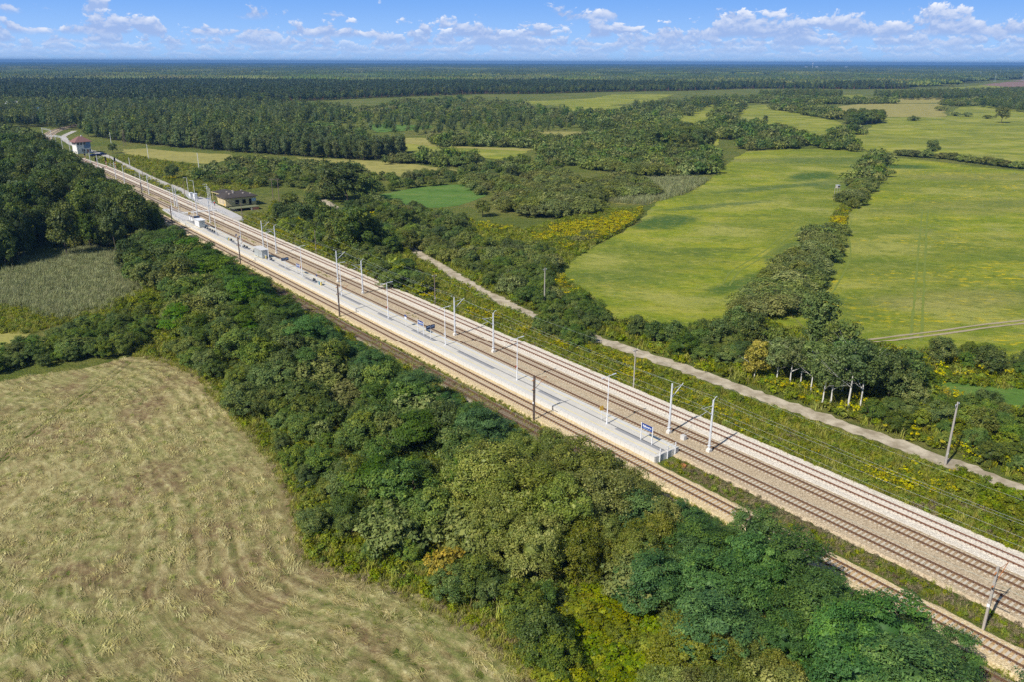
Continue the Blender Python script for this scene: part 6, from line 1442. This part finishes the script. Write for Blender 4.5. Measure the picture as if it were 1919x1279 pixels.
# ---- signal box
def signal_box():
    q = gxy(155, 287.5, GZ); view = math.atan2(-q[1], -q[0]); c = q - np.array([math.cos(view), math.sin(view)]) * 4.2
    r = empty('signal_box', (c[0], c[1], GZ), view + math.pi / 2 + R(22)); tag(r, 'white two-storey signal box with brown tiled tent roof beside the far tracks', 'building')
    # local -y looks at the viewer
    W, D, H = 8.6, 6.4, 7.2
    M_PLASTER = plain('white_plaster', (.78, .78, .77), .85, .05, .6); M_BLUEGREY = plain('blue_grey_cladding', (.16, .25, .40), .6, .08, .8); M_TILE = plain('brown_roof_tiles', (.23, .12, .105), .8, .15, 1.6); M_PANE = plain('dark_window_glass', (.05, .06, .08), .15, .2, 1, 0, .6)
    MB().box(0, 0, H / 2 - .2, W, D, H + .4).obj('wall', M_PLASTER, r)
    MB().box(W / 2 - 2.0, -D / 2 - .03, 5.0, 4.0, .08, 3.6).obj('cladding', M_BLUEGREY, r); MB().box(W / 2 + .03, 0, 5.0, .08, D, 3.6).obj('cladding', M_BLUEGREY, r)
    def window(x, z, w, h, side=0):
        if side == 0: f = MB().box(x, -D / 2 - .05, z, w + .2, .1, h + .2).obj('window', M_PLASTER, r); MB().box(x, -D / 2 - .11, z, w, .05, h).obj('pane', M_PANE, f)
        else: f = MB().box(-W / 2 - .05, x, z, .1, w + .2, h + .2).obj('window', M_PLASTER, r); MB().box(-W / 2 - .11, x, z, .05, w, h).obj('pane', M_PANE, f)
    for x in (-3.1, -1.2, .7): window(x, 6.0, 1.3, 1.3)
    for x in (-.9, .15): window(x, 1.9, .75, 1.4)
    window(3.6, 1.9, .7, 1.2)
    for y in (-1.8, 0, 1.8): window(y, 5.9, 1.1, 1.3, 1)
    d = MB().box(2.2, -D / 2 - .06, 1.15, 1.1, .12, 2.3).obj('door', M_RUSTORANGE, r); MB().box(1.85, -D / 2 - .15, 1.15, .08, .08, .2).obj('handle', M_BLACK, d)
    for x in (-W / 2 + .3, -W / 2 + 2.0, W / 2 - .3): MB().box(x, -D / 2 - .06, H / 2 - 1.6, .42, .12, H - 3.3).obj('pilaster', M_PLASTER, r)
    e, m_ = 1.1, .45; v = []
    for (sx, sy, z) in ((W / 2 + e, D / 2 + e, H - .05), (W / 2 - .5, D / 2 - .5, H + 1.25), (1.0, .6, H + 3.1)): v += [(-sx, -sy, z), (sx, -sy, z), (sx, sy, z), (-sx, sy, z)]
    v += [(-(W / 2 + e), -(D / 2 + e), H - .25), (W / 2 + e, -(D / 2 + e), H - .25), (W / 2 + e, D / 2 + e, H - .25), (-(W / 2 + e), D / 2 + e, H - .25)]
    f = [(8, 9, 10, 11), (15, 14, 13, 12)]
    for k in (0, 4): f += [(k + i, k + (i + 1) % 4, k + 4 + (i + 1) % 4, k + 4 + i) for i in range(4)]
    f += [(12 + i, 12 + (i + 1) % 4, (i + 1) % 4, i) for i in range(4)]
    rf = mesh_obj('roof', v, f, M_TILE, r); MB().box(1.5, 1.4, H + 2.9, .7, .7, 1.4).obj('chimney', M_PLASTER, rf)
    b = MB()
    for k in range(8): b.box(W / 2 + .5 + k * .3, -D / 2 - .4, 1.4 - k * .18, .3, 1.1, .16)
    b.obj('stair', M_OLDCONC, r)
signal_box()
# ---- derelict house
def derelict():
    c = rp(256.5, 30.4, GZ); r = empty('derelict_house', c, RAIL_ROT); tag(r, 'derelict yellow single-storey house with sagging dark roof beside the station square', 'building')
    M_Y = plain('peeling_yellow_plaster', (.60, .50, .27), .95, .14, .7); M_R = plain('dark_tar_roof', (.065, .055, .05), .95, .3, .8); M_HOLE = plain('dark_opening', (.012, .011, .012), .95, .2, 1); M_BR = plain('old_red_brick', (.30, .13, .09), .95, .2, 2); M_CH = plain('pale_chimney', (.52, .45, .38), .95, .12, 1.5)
    L, W, H = 9.5, 12.4, 3.3           # along rails, across
    MB().box(0, 0, H / 2 + .6, L, W, H + .1).obj('wall', M_Y, r)
    e = .75; z0 = H + .62
    v = [(-L / 2 - e, -W / 2 - e, z0), (L / 2 + e, -W / 2 - e, z0), (L / 2 + e, W / 2 + e, z0), (-L / 2 - e, W / 2 + e, z0), (-.4, -W / 2 + 3.4, z0 + 1.75), (.4, -W / 2 + 3.4, z0 + 1.75), (.4, W / 2 - 3.4, z0 + 1.7), (-.4, W / 2 - 3.4, z0 + 1.6)] + [(x, y, z0 - .2) for x, y in ((-L / 2 - e, -W / 2 - e), (L / 2 + e, -W / 2 - e), (L / 2 + e, W / 2 + e), (-L / 2 - e, W / 2 + e))]
    f = [(4, 5, 6, 7), (0, 1, 5, 4), (1, 2, 6, 5), (2, 3, 7, 6), (3, 0, 4, 7), (8, 9, 1, 0), (9, 10, 2, 1), (10, 11, 3, 2), (11, 8, 0, 3), (11, 10, 9, 8)]
    rf = mesh_obj('roof', v, f, M_R, r)
    for x, y, z in ((-2.4, 3.6, .95), (-1.6, 1.8, 1.3), (1.0, 1.0, 1.5), (-2.6, -1.9, .85), (.9, -2.4, 1.4), (-3.2, -4.6, .5), (1.6, 3.2, 1.1)): MB().box(x, y, z0 + z, .6, .6, 1.0).obj('chimney', M_CH, rf)
    for y, w, h in ((1.6, 1.5, 1.7), (-1.2, 1.4, 1.7), (-3.7, 1.0, 2.2)):     # openings towards the viewer (-t side)
        MB().box(-L / 2 - .03, y, 1.95 if h < 2 else 1.75, .08, w, h).obj('opening', M_HOLE, r)
    MB().box(-L / 2 - .03, -5.2, 2.3, .06, 1.7, 1.3).obj('graffiti_panel', plain('pale_blue_paint', (.45, .58, .70), .8, .25, 1), r)
    for x in (-2.6, -.6, 1.6): MB().box(x, W / 2 + .03, 2.0, 1.0, .08, 1.6).obj('opening', M_CH, r)
    MB().box(-L / 2 + 1.4, W / 2 + .05, 1.0, .8, .08, .7).obj('orange_box', M_YSIGN, r)
    # canopy towards the square
    v = [(L / 2 + e, 2.0, 3.0), (L / 2 + 17, 3.2, 3.0), (L / 2 + 17, -2.6, 3.7), (L / 2 + e, -4.6, 3.9)]; v += [(x, y, z - .22) for x, y, z in v]
    mesh_obj('canopy', v, [(0, 3, 2, 1), (4, 5, 6, 7), (0, 1, 5, 4), (1, 2, 6, 5), (2, 3, 7, 6), (3, 0, 4, 7)], M_R, r)
    MB().tube((L / 2 + e, 2.08, 2.95), (L / 2 + 17, 3.28, 2.95), .13, n=5).obj('fascia', M_Y, r)
    for k in range(4): MB().box(L / 2 + 2 + k * 4.6, 2.0 + k * .35, 1.45, .3, .3, 2.9).obj('canopy_post', M_Y, r)
    # old loading dock on the track side
    k = rp(243.6, 28.8, GZ); d = empty('loading_dock', k, RAIL_ROT); tag(d, 'overgrown old loading dock with brick front below the derelict house', 'dock')
    MB().box(0, 0, 1.12, 4.6, 10.5, .24).obj('slab', plain('mossy_slab', (.17, .18, .09), .95, .25, .8), d)
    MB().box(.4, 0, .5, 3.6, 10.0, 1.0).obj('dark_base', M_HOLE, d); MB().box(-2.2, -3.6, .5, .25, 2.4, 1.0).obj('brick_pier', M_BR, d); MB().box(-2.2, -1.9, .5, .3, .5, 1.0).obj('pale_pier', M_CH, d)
derelict()
# fence, sheds on the square
def fence_run(tns, label, h=1.3):
    P = [rp(t, n, GZ + .05) for t, n in tns]; r = empty('metal_fence', P[0]); tag(r, label, 'fence', 'light metal fences on the station square'); o = P[0]
    Q = resample([(p[0] - o[0], p[1] - o[1], 0) for p in P], 2.2)
    for p in Q: MB().box(p[0], p[1], h / 2, .08, .08, h).obj('post', M_GALV, r)
    b = MB()
    for p, q in zip(Q[:-1], Q[1:]):
        for z in (.25, h - .1): b.tube((p[0], p[1], z), (q[0], q[1], z), .03, n=4)
        for f in np.linspace(.1, .9, 6): x, y = p[0] + (q[0] - p[0]) * f, p[1] + (q[1] - p[1]) * f; b.tube((x, y, .2), (x, y, h - .1), .02, n=4)
    b.obj('railing_panels', M_GALV, r)
fence_run([(246, 18.9), (236, 19.2)], 'light metal fence from the crossing towards the derelict house')
fence_run([(251, 18.9), (268, 19.2), (286, 19.6), (294, 21)], 'long light metal fence along the track side of the station square')
for t, n, sx, l in ((281, 21.2, 2.0, 'white equipment cabinet at the back of the station square, nearer one'), (284.5, 20.6, 1.8, 'white equipment cabinet at the back of the station square, farther one')):
    r = rail_root('equipment_cabinet', t, n, GZ); tag(r, l, 'cabinet', 'white cabinets on the station square'); MB().box(0, 0, 1.2, sx, 1.2, 2.3).obj('body', M_WHITE, r); MB().box(0, 0, 2.42, sx + .2, 1.4, .12).obj('roof', M_GALV, r); dd = MB().box(-sx / 2 - .03, 0, 1.2, .05, .9, 1.9).obj('door', M_GALV, r)
r = rail_root('bicycle_shelter', 268, 22.6, GZ); tag(r, 'dark low bicycle shelter on the grey station square', 'bicycle shelter'); MB().box(0, 0, 1.9, 2.6, 1.6, .1).obj('roof', M_NAVY, r)
for x in (-1.1, 1.1): MB().box(x, -.6, .95, .08, .08, 1.9).obj('post', M_GALV, r)
b = MB()
for k in range(5): b.tube((-1 + k * .5, 0, 0), (-1 + k * .5, 0, .8), .03, n=5)
b.obj('rack', M_BLACK, r)
# ---- cars by the signal box
def car(px, py, rz, col, label):
    q = gxy(px, py); r = empty('parked_car', (q[0], q[1], GZ + .04), rz); tag(r, label, 'car', 'cars parked by the signal box')
    M_C = plain('car_paint', col, .3, .1, 1, .2, .5)
    v = []; sec = [(-2.1, .45, .95), (-1.9, .35, 1.0), (-1.4, .3, 1.02), (.9, .3, .98), (2.0, .35, .85), (2.15, .42, .7)]
    for x, z0, z1 in sec: v += [(x, -.86, z0), (x, .86, z0), (x, .82, z1), (x, -.82, z1)]
    f = [(3, 2, 1, 0), (20, 21, 22, 23)]
    for i in range(5): f += [(i * 4 + j, i * 4 + (j + 1) % 4, i * 4 + 4 + (j + 1) % 4, i * 4 + 4 + j) for j in range(4)]
    mesh_obj('body', v, f, M_C, r)
    v = [(-1.7, -.78, 1.0), (-1.7, .78, 1.0), (-1.35, .62, 1.46), (-1.35, -.62, 1.46), (.25, -.62, 1.46), (.25, .62, 1.46), (1.0, .78, .98), (1.0, -.78, .98)]
    mesh_obj('windows', v, [(0, 1, 2, 3), (4, 5, 6, 7), (0, 3, 4, 7), (1, 6, 5, 2)], M_NAVY, r); mesh_obj('roof', [(x, y, z + .01) for x, y, z in v[2:6]] + [(x, y, z + .06) for x, y, z in v[2:6]], [(0, 3, 2, 1), (4, 5, 6, 7), (0, 1, 5, 4), (1, 2, 6, 5), (2, 3, 7, 6), (3, 0, 4, 7)], M_C, r)
    for x in (-1.35, 1.35):
        for y in (-.8, .8): MB().tube((x, y - .1, .32), (x, y + .1, .32), .32, .32, 10).obj('wheel', M_BLACK, r)
    for y in (-.6, .6): MB().box(2.14, y, .62, .08, .3, .14).obj('headlight', M_WHITE, r)
car(176, 292.5, .9, (.02, .03, .09), 'dark blue car parked nearest to the signal box stair')
car(184, 292, 1.0, (.015, .016, .02), 'black car in the middle of the row by the signal box')
car(193, 290, 1.1, (.02, .04, .14), 'blue car at the right end of the row by the signal box')
car(141.5, 284, .6, (.35, .37, .42), 'silver car on the left side of the signal box')
# ---- hunting hide, far houses, pylons
q = gxy(1567, 372); r = empty('hunting_hide', (q[0], q[1], GZ), .4); tag(r, 'small pale raised hide above the shrubs of the hedgerow', 'hunting hide')
for x in (-.7, .7):
    for y in (-.7, .7): MB().box(x, y, 2.4, .12, .12, 4.8).obj('leg', M_OLDCONC, r)
MB().box(0, 0, 5.2, 1.3, 1.3, 1.2).obj('cabin', M_OLDCONC, r); MB().box(0, -.66, 5.35, .9, .04, .45).obj('window', M_BLACK, r); MB().box(0, 0, 5.86, 1.6, 1.6, .1).obj('roof', M_GALV, r)
def house(px, py, w, d, h, rz, wall, roof, label, lift=0):
    q = gxy(px, py); r = empty('far_house', (q[0], q[1], GZ + lift), rz); tag(r, label, 'house', 'houses beyond the fields')
    MB().box(0, 0, h / 2, w, d, h).obj('wall', wall, r); e = .6
    v = [(-w / 2 - e, -d / 2 - e, h), (w / 2 + e, -d / 2 - e, h), (w / 2 + e, d / 2 + e, h), (-w / 2 - e, d / 2 + e, h), (-w / 2 - e, 0, h + d * .42), (w / 2 + e, 0, h + d * .42)]
    rf = mesh_obj('roof', v, [(0, 1, 5, 4), (2, 3, 4, 5), (0, 4, 3), (1, 2, 5), (3, 2, 1, 0)], roof, r); MB().box(w * .2, .4, h + d * .42 + .3, .7, .7, 1.2).obj('chimney', M_OLDCONC, rf)
    for x in (-w * .28, 0, w * .28): MB().box(x, -d / 2 - .03, h * .55, 1.1, .08, 1.3).obj('window', M_BLACK, r)
MW = plain('pale_house_wall', (.74, .72, .68), .9, .05, .5); MRR = plain('red_house_roof', (.36, .13, .085), .8, .1, .5); MGR = plain('grey_house_roof', (.42, .43, .46), .7, .1, .5); MBR = plain('blue_house_roof', (.10, .20, .36), .6, .1, .5)
house(67, 224, 12, 9, 6, .5, MW, MBR, 'house with blue roof among the trees left of the far curve', 2)
house(30, 214, 18, 9, 6, -.3, MGR, MGR, 'long grey-roofed house standing among trees at the left edge', 4)
house(1884, 146, 26, 14, 7, .2, MW, MGR, 'large pale building at the far fields on the right')
house(1862, 143.5, 20, 12, 6, -.2, MW, MRR, 'red-roofed house at the forest edge on the far right')
house(1905, 141, 24, 12, 8, .4, MW, MW, 'white building between far woods on the right')
for px, l in ((1510, 'first of a scatter of white buildings at the horizon'), (1530, 'second of a scatter of white buildings at the horizon'), (1585, 'isolated white building at the horizon right of a tall mast')): house(px, 129, 26, 14, 9, .1, MW, MGR, l, 9)
def pylon(px, py, h, label):
    q = gxy(px, py); r = empty('power_pylon', (q[0], q[1], GZ), .6); tag(r, label, 'pylon', 'lattice pylons on the right')
    b = MB(); w = h * .09
    for sx in (-1, 1):
        for sy in (-1, 1): b.tube((sx * w, sy * w, 0), (sx * .4, sy * .4, h), .16, .1, 4)
    for k in range(7):
        f0, f1 = k / 7, (k + 1) / 7; a = w * (1 - f0) + .4 * f0; c = w * (1 - f1) + .4 * f1
        for s in (-1, 1): b.tube((-a, s * a, h * f0), (c, s * c, h * f1), .09, n=3); b.tube((a, s * a, h * f0), (-c, s * c, h * f1), .09, n=3)
    b.obj('tower', M_PYL, r)
    for z, ww in ((.72, 7), (.84, 5.2), (.95, 3.6)):
        c = MB(); c.tube((-ww, 0, h * z), (ww, 0, h * z), .12, n=4); c.tube((-ww, 0, h * z), (0, 0, h * z + 1.3), .08, n=3); c.tube((ww, 0, h * z), (0, 0, h * z + 1.3), .08, n=3); c.obj('crossarm', M_PYL, r)
M_PYL = plain('grey_green_lattice', (.36, .45, .43), .6, .08, 1)
for px, py, h, l in ((1864, 153.5, 27, 'nearest lattice pylon standing at the reddish field'), (1836, 147.5, 30, 'lattice pylon rising over the wood left of the reddish field'), (1916, 151, 27, 'lattice pylon at the right edge of the picture'), (1873, 145, 30, 'lattice pylon behind the nearest one'), (1888, 139, 34, 'farthest lattice pylon above the far woods')): pylon(px, py, h, l)
q = gxy(1522, 131); r = empty('radio_mast', (q[0], q[1], GZ)); tag(r, 'tall thin radio mast at the horizon among white buildings', 'mast'); MB().tube((0, 0, 0), (0, 0, 62), 1.6, .8, 6).obj('mast', M_GALV, r); MB().box(0, 0, 52, 5, 5, 6).obj('antenna', M_WHITE, r)

# ---- somebody waiting on the square
def person(t, n, label):
    r = rail_root('person', t, n, GZ + .07, R(200)); tag(r, label, 'person')
    J = [(0, 0, .95), (0, 0, 1.2), (0, .01, 1.45), (0, .02, 1.56), (0, .03, 1.68), (.10, 0, .9), (.11, .02, .5), (.11, 0, .07), (.12, .14, .04), (-.10, 0, .9), (-.12, -.04, .5), (-.13, -.06, .07), (-.13, .08, .04), (.21, 0, 1.42), (.27, -.02, 1.15), (.25, .12, .95), (.25, .18, .87), (-.21, 0, 1.42), (-.27, 0, 1.15), (-.26, .08, .92), (-.26, .12, .84)]
    E = [(0, 1), (1, 2), (2, 3), (3, 4), (0, 5), (5, 6), (6, 7), (7, 8), (0, 9), (9, 10), (10, 11), (11, 12), (2, 13), (13, 14), (14, 15), (15, 16), (2, 17), (17, 18), (18, 19), (19, 20)]
    RD = [.15, .14, .15, .06, .10, .095, .07, .05, .045, .095, .07, .05, .045, .07, .05, .04, .035, .07, .05, .04, .035]
    def grow(name, idx, mat, inflate=0.0):
        m = {j: k for k, j in enumerate(idx)}
        me = bpy.data.meshes.new(name); me.from_pydata([J[j] for j in idx], [(m[a], m[b]) for a, b in E if a in m and b in m], [])
        o = bpy.data.objects.new(name, me); COL.objects.link(o); o.parent = r; me.materials.append(mat)
        o.modifiers.new('skin', 'SKIN'); sd = o.modifiers.new('sub', 'SUBSURF'); sd.levels = 1; sd.render_levels = 1
        for k, j in enumerate(idx):
            s = me.skin_vertices[0].data[k]; s.radius = (RD[j] + inflate, RD[j] * (.85 if j > 4 else .72 if j < 3 else 1) + inflate); s.use_root = (k == 0)
        return o
    grow('body', list(range(21)), plain('skin', (.55, .36, .26), .6, .05, 3))
    grow('jacket', [0, 1, 2, 13, 14, 15, 17, 18, 19], M_RED, .022); grow('trousers', [0, 5, 6, 7, 9, 10, 11], plain('blue_denim', (.04, .07, .20), .9, .15, 4), .018)
    b = bmesh.new(); bmesh.ops.create_uvsphere(b, u_segments=10, v_segments=6, radius=.112)
    for v in b.verts: v.co.z = v.co.z * .8 + 1.745; v.co.y += .0
    me = bpy.data.meshes.new('hair'); b.to_mesh(me); b.free(); me.materials.append(M_BLACK); o = bpy.data.objects.new('hair', me); COL.objects.link(o); o.parent = r
person(259.5, 22.2, 'person in red jacket and blue trousers standing on the square before the derelict house')
# walker done

# ================================================================== AIR
def haze():
    b = MB(); x0, x1, y0, y1, z0, z1 = -15500, 15500, -1800, 17500, -2.0, 72.0
    b.box((x0 + x1) / 2, (y0 + y1) / 2, (z0 + z1) / 2, x1 - x0, y1 - y0, z1 - z0)
    m = bpy.data.materials.new('air'); m.use_nodes = True; t = NT(m.node_tree); t.n.clear(); out = t.new('ShaderNodeOutputMaterial')
    v = t.new('ShaderNodeVolumePrincipled'); v.inputs['Color'].default_value = (.14, .34, .70, 1); v.inputs['Density'].default_value = HAZE_DENSITY; v.inputs['Anisotropy'].default_value = 0.0
    t.l.new(v.outputs[0], out.inputs['Volume'])
    tag(b.obj('haze', m), kind='stuff')
HAZE_DENSITY = 0.00011
haze()

_u = {}
for _o in scene.objects:
    if _o.type == 'MESH' and _o.data.name not in _u: _u[_o.data.name] = sum(len(q.vertices) - 2 for q in _o.data.polygons) if len(_o.data.polygons) < 2000 else len(_o.data.loops) - 2 * len(_o.data.polygons)
print('TRIS unique', sum(_u.values()), sorted(_u.items(), key=lambda q: -q[1])[:5])
